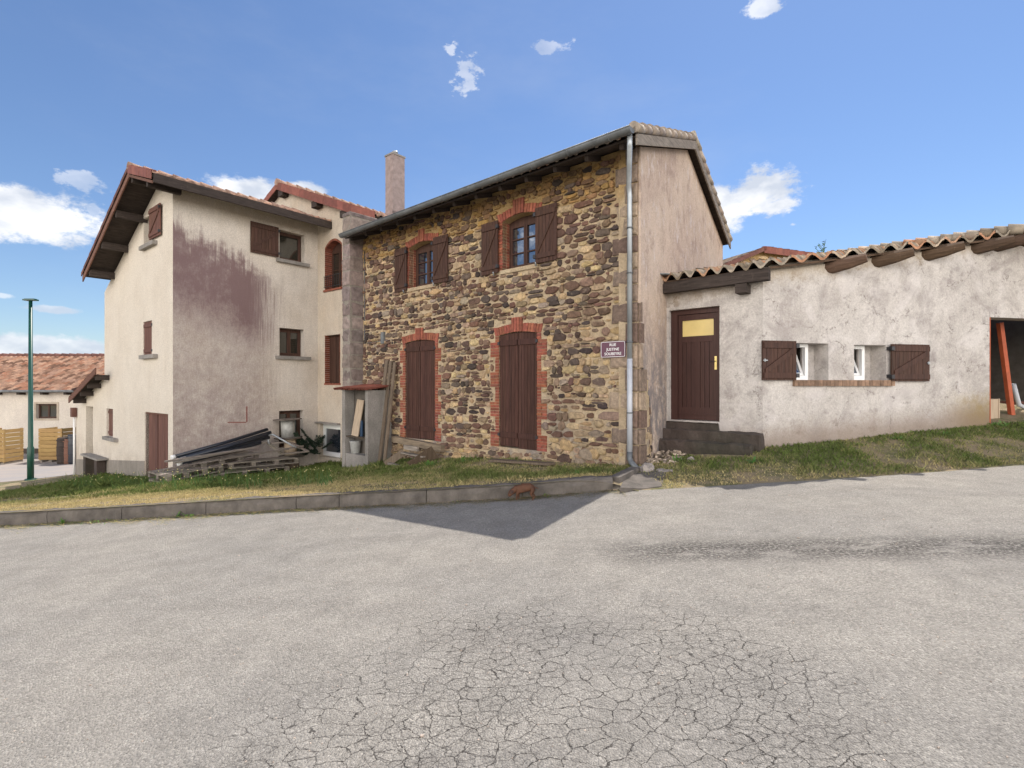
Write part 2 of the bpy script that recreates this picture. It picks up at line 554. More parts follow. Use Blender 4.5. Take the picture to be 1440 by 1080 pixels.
M['shutter'] = wood('brown stained shutter wood', (0.072, 0.035, 0.024), 0.7, 0.5, wear=(0.15, 0.085, 0.06))
M['shutter_old'] = wood('weathered brown shutter wood', (0.075, 0.034, 0.025), 0.8, 0.5, wear=(0.12, 0.07, 0.05))
M['shutter_pale'] = wood('faded red brown shutter wood', (0.15, 0.072, 0.055), 0.8, 0.4, wear=(0.22, 0.14, 0.11))
M['door'] = wood('dark brown painted door wood', (0.060, 0.026, 0.021), 0.5, 0.3)
M['timber'] = wood('old dark roof timber', (0.055, 0.042, 0.036), 0.9, 0.5, False, wear=(0.12, 0.095, 0.075))
M['timber_brown'] = wood('brown log timber', (0.10, 0.062, 0.040), 0.9, 0.4, False, wear=(0.24, 0.16, 0.10))
M['fascia'] = wood('brown fascia wood', (0.20, 0.10, 0.07), 0.8, 0.4, False)
M['pallet'] = wood('grey weathered wood', (0.25, 0.215, 0.18), 0.9, 0.5, False, wear=(0.12, 0.10, 0.08))
M['plank'] = wood('grey brown plank', (0.17, 0.13, 0.095), 0.9, 0.45, wear=(0.25, 0.2, 0.14))
M['board'] = wood('pale new board', (0.46, 0.36, 0.26), 0.8, 0.25)
M['crate'] = wood('yellow crate wood', (0.36, 0.235, 0.095), 0.8, 0.3, False)
M['zinc'] = vary('galvanised zinc', (0.42, 0.45, 0.47), 0.45, 0.35, 5, 30, 0.15, 0.003, metal=0.55, stretch=(1, 1, .4))
M['zinc_dark'] = vary('weathered zinc gutter', (0.17, 0.18, 0.185), 0.5, 0.45, 4, 30, 0.2, 0.003, metal=0.3)
M['pvc_grey'] = vary('grey plastic pipe', (0.44, 0.46, 0.50), 0.4, 0.12, 5, 30, 0.05, 0.002)
M['tile_red'] = vary('red clay tile', (0.23, 0.078, 0.055), 0.75, 0.3, 8, 40, 0.3, 0.004)
M['tile_brown'] = vary('brown clay tile', (0.15, 0.065, 0.05), 0.8, 0.4, 8, 40, 0.3, 0.004)
M['tile_mix'] = vary('weathered canal tile', (0.36, 0.23, 0.17), 0.9, 0.5, 7, 40, 0.4, 0.006)
M['tile_annex'] = vary('sun bleached mossy tile', (0.40, 0.335, 0.26), 0.92, 0.5, 6, 40, 0.5, 0.006)
M['tile_grey'] = vary('mossy grey canal tile', (0.36, 0.30, 0.24), 0.92, 0.5, 6, 40, 0.5, 0.006)
M['white_pvc'] = vary('white window plastic', (0.78, 0.78, 0.77), 0.35, 0.06, 4, 20, 0.05, 0.001)
M['iron'] = vary('black iron', (0.025, 0.024, 0.028), 0.5, 0.3, 10, 40, 0.2, 0.002)
M['black_pipe'] = vary('black plastic pipe', (0.018, 0.022, 0.032), 0.38, 0.2, 10, 40, 0.1, 0.002)
M['green_paint'] = vary('dark green painted metal', (0.008, 0.06, 0.042), 0.4, 0.2, 4, 40, 0.1, 0.002)
M['orange'] = vary('orange red primer', (0.40, 0.085, 0.03), 0.7, 0.3, 5, 40, 0.2, 0.003)
M['brass'] = vary('brass', (0.75, 0.58, 0.22), 0.35, 0.1, 5, 40, 0.1, 0.002, metal=0.5)
M['dark'] = vary('dark interior', (0.03, 0.025, 0.02), 0.95, 0.3, 4, 20, 0.3, 0.01)
M['yellow_glass'] = vary('yellow frosted pane', (0.72, 0.56, 0.22), 0.35, 0.12, 3, 90, 0.25, 0.002)
M['purple'] = vary('burgundy enamel', (0.10, 0.022, 0.05), 0.3, 0.12, 5, 30, 0.05, 0.001)
M['white'] = vary('white paint', (0.78, 0.77, 0.75), 0.5, 0.05, 5, 30, 0.05, 0.001)
M['bucket'] = vary('grey bucket plastic', (0.36, 0.36, 0.34), 0.6, 0.35, 9, 30, 0.2, 0.003)
M['paint_red'] = vary('faded red marking', (0.26, 0.10, 0.085), 0.9, 0.4, 30, 60, 0.2, 0.002)
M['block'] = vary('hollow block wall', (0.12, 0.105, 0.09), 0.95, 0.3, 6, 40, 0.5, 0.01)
M['rock'] = vary('grey rubble', (0.33, 0.29, 0.26), 0.95, 0.4, 9, 40, 0.8, 0.02)
M['kerb'] = vary('old kerb concrete', (0.135, 0.118, 0.103), 0.95, 0.45, 5, 45, 0.9, 0.015)
M['lime'] = vary('chimney render', (0.33, 0.26, 0.24), 0.95, 0.3, 8, 50, 0.8, 0.01)
M['leaf'] = vary('weed leaf', (0.075, 0.15, 0.03), 0.6, 0.25, 12, 30, 0.1, 0.002)
M['fir'] = vary('dark fir needles', (0.018, 0.042, 0.022), 0.7, 0.3, 12, 30, 0.1, 0.002)
M['flower'] = vary('dry seed head', (0.55, 0.48, 0.22), 0.8, 0.2, 12, 30, 0.1, 0.002)
M['dog'] = vary('short russet coat', (0.088, 0.033, 0.013), 0.75, 0.3, 14, 180, 0.3, 0.002, attr=False)
M['dog_dark'] = vary('dark ear coat', (0.045, 0.02, 0.012), 0.75, 0.3, 14, 180, 0.3, 0.002)
M['nose'] = vary('black nose', (0.012, 0.011, 0.011), 0.35, 0.1, 14, 80, 0.1, 0.001)
M['collar'] = vary('dark collar', (0.02, 0.02, 0.03), 0.5, 0.1, 14, 80, 0.1, 0.001)
M['blue'] = vary('blue cloth', (0.02, 0.05, 0.10), 0.7, 0.3, 14, 80, 0.1, 0.001)


def f_glass(tint, refl):
    def fn(t, b, pos):
        b.inputs['Base Color'].default_value = tint+(1,)
        b.inputs['Roughness'].default_value = 0.04
        b.inputs['Specular IOR Level'].default_value = 0.5
        g = t.n('ShaderNodeBsdfGlossy')
        g.inputs['Roughness'].default_value = 0.03
        g.inputs['Color'].default_value = (0.9, 0.95, 1, 1)
        nd = t.n('ShaderNodeBump'); nd.inputs['Strength'].default_value = 0.06; nd.inputs['Distance'].default_value = 0.02
        t.link(t.noise(pos, 3.5, 2), nd.inputs['Height'])
        t.link(nd.outputs[0], g.inputs['Normal'])
        mx = t.n('ShaderNodeMixShader')
        mx.inputs[0].default_value = refl
        t.link(b.outputs[0], mx.inputs[1]); t.link(g.outputs[0], mx.inputs[2])
        out = [n for n in t.t.nodes if n.type == 'OUTPUT_MATERIAL'][0]
        t.link(mx.outputs[0], out.inputs[0])
    return fn


M['glass'] = mat('window glass', f_glass((0.02, 0.025, 0.035), 0.26))
M['glass_dim'] = mat('dim window glass', f_glass((0.03, 0.028, 0.022), 0.05))


# ------------------------------------------------------------------ heights of road and ground
def zr(x):
    if x < 0: return 0.075*max(x, -24) 
    x = min(x, 12)
    return 0.075*x-0.0031*x*x


def rpx(px, py):
    """road point under a pixel ray"""
    r = (px-720)/720; t = (540-py)/720
    y = 5.0
    for _ in range(60):
        y = y*0.5+0.5*((zr(r*y)-CZ)/t)
    return Vector((r*y, y, zr(r*y)))


KB = [rpx(-60, 744), rpx(0, 740), rpx(140, 733), rpx(280, 725), rpx(420, 717), rpx(570, 710), rpx(720, 702), rpx(800, 695), rpx(862, 690)]
RE = [rpx(900, 691), rpx(940, 689), rpx(1050, 682), rpx(1200, 673), rpx(1320, 665), rpx(1440, 655), rpx(1560, 648)]
EDGE = [(-60, KB[0].y-0.5), (-20, KB[0].y-0.1)]+[(p.x, p.y) for p in KB]+[(p.x, p.y) for p in RE]+[(20, RE[-1].y+1.0), (60, RE[-1].y+6)]


def edge_y(x):
    for i in range(len(EDGE)-1):
        a, b = EDGE[i], EDGE[i+1]
        if x <= b[0]:
            return a[1]+(b[1]-a[1])*(x-a[0])/(b[0]-a[0])
    return EDGE[-1][1]


CT = []
for p in KB[:-1]: CT.append((p.x, p.y+0.16, p.z+0.19))
CT.append((KB[-1].x, KB[-1].y+0.16, KB[-1].z+0.14))
for p in RE: CT.append((p.x, p.y, p.z-0.01)); CT.append((p.x, p.y+.35, p.z+0.03))
def ctf(F, px, py, off=0.0):
    k, z = F.q(px, py, off); q = F.P(k, z, off); CT.append((q.x, q.y, q.z))
for a in [(FS, 895, 655), (FS, 800, 650), (FS, 700, 644), (FS, 560, 646), (FA, 940, 640, .5), (FA, 1072, 630), (FB, 1130, 625), (FB, 1200, 617), (FB, 1300, 606), (FB, 1390, 598), (FB, 1500, 588),
          (FL, 243, 670), (FL, 204, 673), (FL, 150, 668), (FL, 107, 667), (FLS, 350, 664), (FLS, 440, 655), (FM, 480, 650), (FM, 447, 652)]:
    ctf(*a)
def midf(F, px, py, kpx, fr=(.33, .66)):
    k_, z_ = F.q(px, py); w_ = F.P(k_, z_)
    kk = rpx(kpx, float(np.interp(kpx, [-60, 0, 140, 280, 420, 570, 720, 800, 862], [744, 740, 733, 725, 717, 710, 702, 695, 690])))
    a_ = Vector((kk.x, kk.y+.16, kk.z+.19))
    for t_ in fr:
        q_ = a_.lerp(w_, t_); CT.append((q_.x, q_.y, q_.z-.05))
for a in [(FS, 800, 650, 790), (FS, 700, 644, 690), (FS, 560, 646, 560), (FL, 243, 670, 243), (FL, 204, 673, 170), (FL, 150, 668, 110), (FL, 107, 667, 40), (FLS, 350, 664, 340), (FLS, 440, 655, 430)]: midf(*a)
for p in [(-14.5, 16.5, -1.62), (-16, 12, -1.5), (-12, 10.4, -0.95), (-20, 18.5, -2.1), (-20, 25, -2.3), (-30, 25, -2.3), (-40, 12, -2.1), (-40, 30, -2.3), (-28, 40, -2.4), (-10, 40, -2.0), (10, 40, 0.6), (20, 14, 1.2), (20, 30, 1.2), (35, 12, 1.3), (-22, 12, -1.75)]: CT.append(p)
CTA = np.array(CT)


def _U(r2): return np.where(r2 < 1e-9, 0.0, r2*np.log(np.maximum(r2, 1e-9)))
_n = len(CTA)
_K = _U(((CTA[:, None, :2]-CTA[None, :, :2])**2).sum(-1))+np.eye(_n)*0.05
_Pm = np.c_[np.ones(_n), CTA[:, :2]]
_A = np.block([[_K, _Pm], [_Pm.T, np.zeros((3, 3))]])
_w = np.linalg.solve(_A, np.r_[CTA[:, 2], 0, 0, 0])


def gz_arr(P):
    K = _U(((P[:, None, :]-CTA[None, :, :2])**2).sum(-1))
    z = K @ _w[:_n]+_w[_n]+P @ _w[_n+1:]
    return np.clip(z, -2.35, 1.4)


def gz(x, y): return float(gz_arr(np.array([[x, y]]))[0])


def gpx(px, py):
    """ground point under a pixel ray"""
    r = (px-720)/720; t = (540-py)/720
    y = 6.0
    while y < 45 and CZ+t*y > gz(r*y, y): y += 0.05
    return Vector((r*y, y, gz(r*y, y)))


# ---- road sheet
def grid_mesh(name, xs, ys_fn, nv, zf, material):
    """sheet between y0(x) and y1(x) with nv rows"""
    vs = []; fs = []
    for x in xs:
        y0, y1, pw = ys_fn(x)
        for j in range(nv):
            t = (j/(nv-1))**pw
            vs.append((x, y0+(y1-y0)*t))
    Pn = np.array(vs)
    z = zf(Pn)
    for i in range(len(xs)-1):
        for j in range(nv-1):
            fs.append((i*nv+j, (i+1)*nv+j, (i+1)*nv+j+1, i*nv+j+1))
    me = bpy.data.meshes.new(name)
    me.from_pydata([(p[0], p[1], zz) for p, zz in zip(vs, z)], [], fs)
    me.polygons.foreach_set('use_smooth', [True]*len(me.polygons))
    me.materials.append(material)
    o = bpy.data.objects.new(name, me); COL.objects.link(o)
    return struct(o)


def f_road(t, b, pos):
    # bleached worn asphalt: aggregate, patches, alligator cracking, a bare dark strip
    p2 = t.mapping(pos, (1, 1, 0))
    big = t.noise(p2, 0.45, 6, 0.6)
    c = t.mix(t.smooth(big, 0.35, 0.68), (0.330, 0.305, 0.268), (0.280, 0.262, 0.236))
    med = t.ramp(t.noise(p2, 3.3, 6, 0.65), [(0.3, 0.86), (0.7, 1.1)])
    c = t.mix(1.0, c, med, 'MULTIPLY')
    ag = t.n('ShaderNodeTexVoronoi'); t.link(p2, ag.inputs['Vector']); ag.inputs['Scale'].default_value = 95
    agc = t.ramp(sepz(t, ag.outputs['Color'])[0], [(0.0, 0.72), (0.35, 0.95), (0.8, 1.06), (1.0, 1.35)])
    c = t.mix(1.0, c, agc, 'MULTIPLY')
    fn = t.ramp(t.noise(p2, 260, 3, 0.7), [(0.3, 0.86), (0.7, 1.12)])
    c = t.mix(1.0, c, fn, 'MULTIPLY')
    # dark patches where the binder has come loose (to the right)
    sp = sepz(t, pos)
    along = t.m('SUBTRACT', sp[1], t.m('ADD', t.m('MULTIPLY', sp[0], -0.13), 4.78))
    strip = t.m('MULTIPLY', t.smooth(t.m('ABSOLUTE', along), 0.50, 0.05), t.smooth(sp[0], 0.2, 1.6))
    pn = t.noise(t.mapping(p2, (1, 2.2, 1)), 2.0, 6, 0.65)
    strip = t.m('MULTIPLY', strip, t.smooth(pn, 0.30, 0.52))
    pits = t.smooth(t.noise(p2, 34, 4, 0.75), 0.40, 0.56)
    loose = t.m('MULTIPLY', strip, pits)
    left = t.m('MULTIPLY', t.m('MULTIPLY', t.smooth(t.noise(t.mapping(p2, (0.5, 2, 1), loc=(5, 3, 0)), 1.3, 5, 0.6), 0.5, 0.7), t.smooth(t.noise(p2, 30, 4, 0.7), 0.42, 0.6)), 0.38)
    c = t.mix(t.m('MULTIPLY', loose, 0.85), c, (0.062, 0.055, 0.050))
    c = t.mix(left, c, (0.13, 0.118, 0.11))
    # cracks
    dn = t.n('ShaderNodeTexNoise'); t.link(p2, dn.inputs['Vector']); dn.inputs['Scale'].default_value = 3.2; dn.inputs['Detail'].default_value = 3.5
    dn.inputs['Roughness'].default_value = 0.5
    off = t.vm('SCALE', t.vm('SUBTRACT', dn.outputs['Color'], (0.5, 0.5, 0.5)), 0.17)
    pw = t.vm('ADD', t.mapping(p2, (0.85, 1.1, 1), rot=(0, 0, 0.25)), off)
    fine_off = t.vm('SCALE', t.vm('SUBTRACT', t.noise(p2, 26, 4, 0.7, out=1), (0.5, 0.5, 0.5)), 0.045)
    pw = t.vm('ADD', pw, fine_off)
    e1 = t.vor(pw, 9.5, 'DISTANCE_TO_EDGE')
    e2 = t.vor(t.vm('ADD', pw, (3.1, 1.7, 0)), 17, 'DISTANCE_TO_EDGE')
    # region of cracking: lens in the foreground
    dx = t.m('DIVIDE', t.m('SUBTRACT', sp[0], 0.22), 1.5)
    dy = t.m('DIVIDE', t.m('SUBTRACT', sp[1], 2.3), 1.5)
    rr = t.m('SQRT', t.m('ADD', t.m('MULTIPLY', dx, dx), t.m('MULTIPLY', dy, dy)))
    reg = t.m('ADD', t.m('SUBTRACT', 1.05, rr), t.m('MULTIPLY', t.m('SUBTRACT', t.noise(p2, 1.1, 5, 0.6), 0.5), 1.6))
    gate1 = t.smooth(reg, -0.10, 0.35)
    gate2 = t.m('MULTIPLY', t.smooth(reg, 0.0, 0.45), t.smooth(t.noise(t.mapping(p2, loc=(2, 8, 0)), 1.4, 3), 0.40, 0.52))
    wv = t.noise(p2, 11, 4, 0.7)
    w1 = t.m('MULTIPLY', t.smooth(wv, 0.40, 0.75), 0.036)
    cr1 = t.m('MULTIPLY', t.m('SUBTRACT', 1.0, t.smooth(t.m('DIVIDE', e1, t.m('ADD', w1, 0.016)), 0.3, 1.0)), gate1)
    cr2 = t.m('MULTIPLY', t.m('MULTIPLY', t.m('SUBTRACT', 1.0, t.smooth(t.m('DIVIDE', e2, t.m('ADD', w1, 0.022)), 0.3, 1.0)), gate2), 0.6)
    cr = t.m('MAXIMUM', cr1, cr2)
    cr = t.m('MULTIPLY', cr, t.smooth(t.noise(t.mapping(p2, loc=(9, 1, 0)), 2.2, 5, 0.7), 0.30, 0.45))
    c = t.mix(t.m('MULTIPLY', cr, 0.9), c, (0.04, 0.034, 0.03))
    # pale grit along cracks
    t.link(c, b.inputs['Base Color'])
    b.inputs['Roughness'].default_value = 0.93
    b.inputs['Specular IOR Level'].default_value = 0.25
    h = t.m('ADD', t.m('MULTIPLY', ag.outputs['Distance'], -3.0), t.m('MULTIPLY', t.noise(p2, 140, 4, 0.7), 1.6))
    h = t.m('SUBTRACT', h, t.m('MULTIPLY', cr, 3.2))
    h = t.m('SUBTRACT', h, t.m('MULTIPLY', loose, 1.4))
    h = t.m('ADD', h, t.m('MULTIPLY', t.noise(p2, 6, 4, 0.6), 1.5))
    bump(t, b, h, 0.8, 0.006)


M['road'] = mat('worn bleached asphalt', f_road)
xs = np.r_[np.linspace(-60, -14, 12), np.linspace(-13, 14, 70), np.linspace(16, 60, 12)]
road = grid_mesh('road', xs, lambda x: (edge_y(x)+0.05, -30, 1.6), 40, lambda P: np.array([zr(p[0])+0.006*noise.noise((p[0]*1.2, p[1]*1.2, 0)) for p in P]), M['road'])


def f_ground(t, b, pos):
    n = t.noise(pos, 1.4, 7, 0.65)
    c = t.mix(t.smooth(n, 0.42, 0.58), (0.36, 0.28, 0.17), (0.17, 0.17, 0.065))
    n2 = t.noise(pos, 9, 6, 0.7)
    c = t.mix(t.m('MULTIPLY', t.smooth(n2, 0.45, 0.65), 0.7), c, (0.38, 0.30, 0.19))
    f = t.ramp(t.noise(t.mapping(pos, (1, 2, 1)), 60, 5, 0.75), [(0.3, 0.55), (0.7, 1.3)])
    c = t.mix(1.0, c, f, 'MULTIPLY')
    t.link(c, b.inputs['Base Color'])
    b.inputs['Roughness'].default_value = 0.97
    bump(t, b, t.m('ADD', t.noise(pos, 25, 6, 0.75), t.noise(pos, 110, 3)), 1.0, 0.03)


M['ground'] = mat('dry grassy soil', f_ground)
xs = np.r_[np.linspace(-60, -24, 10), np.linspace(-22, 14, 110), np.linspace(15, 60, 14)]
ground = grid_mesh('ground', xs, lambda x: (edge_y(x)-0.02, 62, 2.6), 80, gz_arr, M['ground'])
mb = MB()
R_ = 1500
for (x0, x1, y0, y1) in [(-R_, R_, 61.9, R_), (-R_, -59.9, -R_, 61.9), (59.9, R_, -R_, 61.9), (-59.9, 59.9, -R_, -29.9)]:
    mb.add([(x0, y0, -2.36), (x1, y0, -2.36), (x1, y1, -2.36), (x0, y1, -2.36)], [(0, 1, 2, 3)])
struct(mb.build('terrain', M['ground']))


# forecourt (paved yard at the left, in front of the far building)
def f_court(t, b, pos):
    n = t.noise(t.mapping(pos, (0.5, 2, 1)), 1.2, 6, 0.6)
    c = t.mix(t.smooth(n, 0.35, 0.7), (0.27, 0.25, 0.24), (0.33, 0.28, 0.24))
    c = t.mix(1.0, c, t.ramp(t.noise(pos, 40, 4, 0.7), [(0.3, 0.85), (0.7, 1.1)]), 'MULTIPLY')
    t.link(c, b.inputs['Base Color']); b.inputs['Roughness'].default_value = 0.95
M['court'] = mat('pale yard asphalt', f_court)
cb = [gpx(-160, 684), gpx(-60, 681), gpx(0, 679), gpx(50, 674), gpx(100, 668)]
cbx = [p.x for p in cb]; cby = [p.y for p in cb]
cbx2, cby2 = zip(*sorted(zip(cbx, cby)))
def court_y(x): return float(np.interp(x, cbx2, cby2))
xs = np.linspace(-42, -9, 60)
grid_mesh('forecourt', xs, lambda x: (court_y(x) if x < -16.5 else max(court_y(x), 23.0), 36, 1.0), 40, lambda P: gz_arr(P)+0.012, M['court'])


# ------------------------------------------------------------------ reusable builders
def jit(a): return random.uniform(-a, a)
def shade(a=0.12, base=1.0):
    v = base+jit(a)
    return (v, v*(1+jit(0.03)), v*(1+jit(0.04)))


def boards(mb, F, s0, s1, z0, z1f, d0, d1, w=0.11, gap=0.006, var=0.14):
    """vertical boards from s0 to s1; z1f(s) gives the top"""
    if not callable(z1f):
        zc = z1f; z1f = lambda s: zc
    lo, hi = min(s0, s1), max(s0, s1)
    n = max(2, round((hi-lo)/w))
    for i in range(n):
        a = lo+(hi-lo)*i/n+gap/2; b = lo+(hi-lo)*(i+1)/n-gap/2
        za, zb = z1f(a), z1f(b)
        e = jit(0.002)
        mb.hexa([F.P(a, z0+jit(.004), d0), F.P(b, z0+jit(.004), d0), F.P(b, z0, d1+e), F.P(a, z0, d1+e),
                 F.P(a, za, d0), F.P(b, zb, d0), F.P(b, zb, d1+e), F.P(a, za, d1+e)], shade(var))


def slant(mb, F, a, b, w, d0, d1, col=(1, 1, 1)):
    """bar in the plane of F between (s,z) points a and b, vertical width w"""
    h = w/2
    mb.hexa([F.P(a[0], a[1]-h, d0), F.P(b[0], b[1]-h, d0), F.P(b[0], b[1]-h, d1), F.P(a[0], a[1]-h, d1),
             F.P(a[0], a[1]+h, d0), F.P(b[0], b[1]+h, d0), F.P(b[0], b[1]+h, d1), F.P(a[0], a[1]+h, d1)], col)


def shutter(F, s0, s1, z0, z1, d, parent, m='shutter', brace=1, bw=0.09, hinge_s=None, w=0.085, latch=False):
    """ledged and Z-braced board shutter lying against the wall; brace=+1 rises with s"""
    mb = MB()
    boards(mb, F, s0, s1, z0, z1, d, d+0.026, w)
    sh_ = mb.build('shutter', M[m], parent)
    lo, hi = min(s0, s1), max(s0, s1)
    H = z1-z0
    zb, zt = z0+0.12*H, z1-0.12*H
    k = MB()
    k.fbox(F, lo+0.02, hi-0.02, zb-bw/2, zb+bw/2, d+0.026, d+0.05, shade(.06, .95))
    k.fbox(F, lo+0.02, hi-0.02, zt-bw/2, zt+bw/2, d+0.026, d+0.05, shade(.06, .95))
    if brace > 0: slant(k, F, (lo+0.05, zb+bw/2+.02), (hi-0.05, zt-bw/2-.02), bw*1.1, d+0.0262, d+0.048, shade(.06, .92))
    elif brace < 0: slant(k, F, (hi-0.05, zb+bw/2+.02), (lo+0.05, zt-bw/2-.02), bw*1.1, d+0.0262, d+0.048, shade(.06, .92))
    k.build('brace', M[m], sh_)
    h = MB()
    hs = lo if hinge_s is None else hinge_s
    for z in (zb, zt): h.fbox(F, hs-0.03, hs+0.03, z-0.035, z+0.035, d+0.01, d+0.062)
    h.build('hinge', M['iron'], sh_)
    if latch:
        l = MB()
        mid = (z0+z1)/2
        e = hi if hs == lo else lo
        l.fbox(F, e-0.07 if e == hi else e+0.01, e-0.01 if e == hi else e+0.09, mid-0.008, mid+0.008, d+0.03, d+0.042)
        l.fbox(F, e-0.05 if e == hi else e+0.03, e-0.035 if e == hi else e+0.045, mid-0.025, mid+0.025, d+0.03, d+0.046)
        l.build('latch', M['zinc'], sh_)
    return sh_


def roof_tiles(mb, O, E, Lx, G, Rn, pitch=0.2, row=0.33, amp=0.03, lap=0.022, tints=None, sk=0.03):
    """O eave corner, E unit eave direction, G (not nec. unit) vector up the slope with length 1 per metre"""
    E = Vector(E); G = Vector(G)
    N = E.cross(G).normalized()
    if N.z < 0: N = -N
    nt = max(1, round(Lx/pitch)); pw = Lx/nt
    nr = max(1, round(Rn/row)); rl = Rn/nr
    sub = 8
    tints = tints or [(1, 1, 1)]
    cols = [[random.choice(tints) for _ in range(nt+1)] for _ in range(nr)]
    b0 = len(mb.v)
    nx = nt*sub+1
    rows = []
    for r in range(nr):
        rows.append((r*rl, lap, r)); rows.append(((r+1)*rl-0.001, 0.0, r))
    rows.insert(0, (0.0, -sk, 0))
    for (y, h, r) in rows:
        for i in range(nx):
            x = i*pw/sub
            c = math.cos(2*math.pi*i/sub)
            pz = amp*(abs(c)**0.8*(1 if c > 0 else -1))
            ji = (i+sub//2)//sub
            j = (((ji*37+r*91) % 17)/17-0.5)*0.012
            p = O+E*x+G*(y+j*0.8)+N*(pz+h+j*0.5)
            mb.v.append(tuple(p))
    for k in range(len(rows)-1):
        r = rows[k+1][2]
        for i in range(nx-1):
            c = cols[r][min(nt, (i+sub//2)//sub)]
            a = b0+k*nx+i
            mb.f.append([a, a+1, a+1+nx, a+nx]); mb.c.append(c); mb.sm.append(True)


def slab(mb, O, E, Lx, G, Rn, t0, t1, col=(1, 1, 1)):
    E = Vector(E); G = Vector(G)
    N = E.cross(G).normalized()
    if N.z < 0: N = -N
    mb.hexa([O+N*t0, O+E*Lx+N*t0, O+E*Lx+G*Rn+N*t0, O+G*Rn+N*t0, O+N*t1, O+E*Lx+N*t1, O+E*Lx+G*Rn+N*t1, O+G*Rn+N*t1], col)


def verge(F, off, a, b, n, drop, parent, m, back=0.12, topw=0.03, name='verge_tiles'):
    """L-shaped verge tiles from (s,z) a up/down to b"""
    mb = MB()
    for i in range(n):
        t0, t1 = i/n, (i+1)/n+0.01
        lift = 0.012*(1 if i % 2 else 0)
        p = (a[0]+(b[0]-a[0])*t0, a[1]+(b[1]-a[1])*t0+lift*0); q = (a[0]+(b[0]-a[0])*t1, a[1]+(b[1]-a[1])*t1)
        c = shade(0.2)
        e = off+0.004*(i % 2)
        mb.hexa([F.P(p[0], p[1]-drop, e), F.P(q[0], q[1]-drop, e), F.P(q[0], q[1]-drop, e-0.02), F.P(p[0], p[1]-drop, e-0.02),
                 F.P(p[0], p[1]+.02, e), F.P(q[0], q[1]+.005, e), F.P(q[0], q[1]+.005, e-0.02), F.P(p[0], p[1]+.02, e-0.02)], c)
        mb.hexa([F.P(p[0], p[1], e-.021), F.P(q[0], q[1]-.015, e-.021), F.P(q[0], q[1]-.015, e-back), F.P(p[0], p[1], e-back),
                 F.P(p[0], p[1]+.04, e-.021), F.P(q[0], q[1]+.022, e-.021), F.P(q[0], q[1]+.022, e-back), F.P(p[0], p[1]+.04, e-back)], c)
    return mb.build(name, M[m], parent)


def rect(s0, s1, z0, z1):
    lo, hi = min(s0, s1), max(s0, s1)
    return [(lo, z0), (hi, z0), (hi, z1), (lo, z1)]


def arch(s0, s1, z0, zs, rise, n=8):
    """opening outline with segmental top: springing zs, crown zs+rise"""
    lo, hi = min(s0, s1), max(s0, s1)
    pts = [(lo, z0), (hi, z0)]
    for i in range(n+1):
        u = 1-i/n
        pts.append((lo+(hi-lo)*u, zs+rise*(1-(2*u-1)**2)))
    return pts


def casement(F, s0, s1, z0, z1, d, parent, mframe='shutter', mglass='glass', leaves=2, rows=3, fw=0.05, sw=0.045, bar=0.022, rise=0.0):
    """window set back at depth d (negative): frame with sashes and bars, and panes"""
    lo, hi = min(s0, s1), max(s0, s1)
    mb = MB()
    top = z1+rise
    mb.fbox(F, lo, lo+fw, z0, top, d-.06, d)
    mb.fbox(F, hi-fw, hi, z0, top, d-.06, d)
    mb.fbox(F, lo+fw, hi-fw, z0, z0+fw, d-.06, d)
    mb.fbox(F, lo+fw, hi-fw, z1-fw, top, d-.06, d)
    W_ = (hi-lo-2*fw)/leaves
    for i in range(leaves):
        a = lo+fw+i*W_+0.003; b = a+W_-0.006
        za, zb = z0+fw+.003, z1-fw-.003
        mb.fbox(F, a, a+sw, za, zb, d-.045, d+.008, shade(.05)); mb.fbox(F, b-sw, b, za, zb, d-.045, d+.008, shade(.05))
        mb.fbox(F, a+sw, b-sw, za, za+sw, d-.045, d+.007, shade(.05)); mb.fbox(F, a+sw, b-sw, zb-sw, zb, d-.045, d+.007, shade(.05))
        for r in range(1, rows):
            z = za+(zb-za)*r/rows
            mb.fbox(F, a+sw, b-sw, z-bar/2, z+bar/2, d-.03, d+.004, shade(.05))
    w = mb.build('window', M[mframe], parent)
    g = MB()
    g.fbox(F, lo+fw*.5, hi-fw*.5, z0+fw*.5, z1-fw*.5, d-.032, d-.026)
    g.build('pane', M[mglass], w)
    return w


def zspan(F, px0, py0, px1, py1, off=0):
    a = F.q(px0, py0, off); b = F.q(px1, py1, off)
    return a[0], b[0], b[1], a[1]


def stone_lump(mb, F, cs, cz, w, h, col, prot=0.035, base=-0.02, nn=10):
    ph = random.random()*6.28
    e = random.uniform(2.4, 6); nn = random.choice([7, 8, 9, 10]) if nn == 10 else nn
    pts = []
    for i in range(nn):
        a = 2*math.pi*(i+.5)/nn+jit(0.30)
        ca, sa = math.cos(a), math.sin(a)
        r = (abs(ca)**e+abs(sa)**e)**(-1/e)
        r *= 1+jit(0.11)+0.05*math.sin(3*a+ph)
        pts.append((ca*r*w/2, sa*r*h/2))
    tilt_s, tilt_z = jit(0.10), jit(0.12)
    vs = []
    for (k, d) in ((1.02, base), (1.0, prot*0.45), (0.86, prot*0.98), (0.45, prot*1.05)):
        for (x, y) in pts:
            dd = d+(x*k*tilt_s+y*k*tilt_z)*(0 if d < 0 else 1)+(0 if d < 0 else jit(0.006))
            vs.append(F.P(cs+x*k, cz+y*k, dd))
    vs.append(F.P(cs, cz, prot*1.05))
    fs = []
    for L in range(3):
        for i in range(nn):
            j = (i+1) % nn
            fs.append((L*nn+i, L*nn+j, (L+1)*nn+j, (L+1)*nn+i))
    for i in range(nn): fs.append((3*nn+i, 3*nn+(i+1) % nn, 4*nn))
    mb.add(vs, fs, col, smooth=random.random() < 0.08)


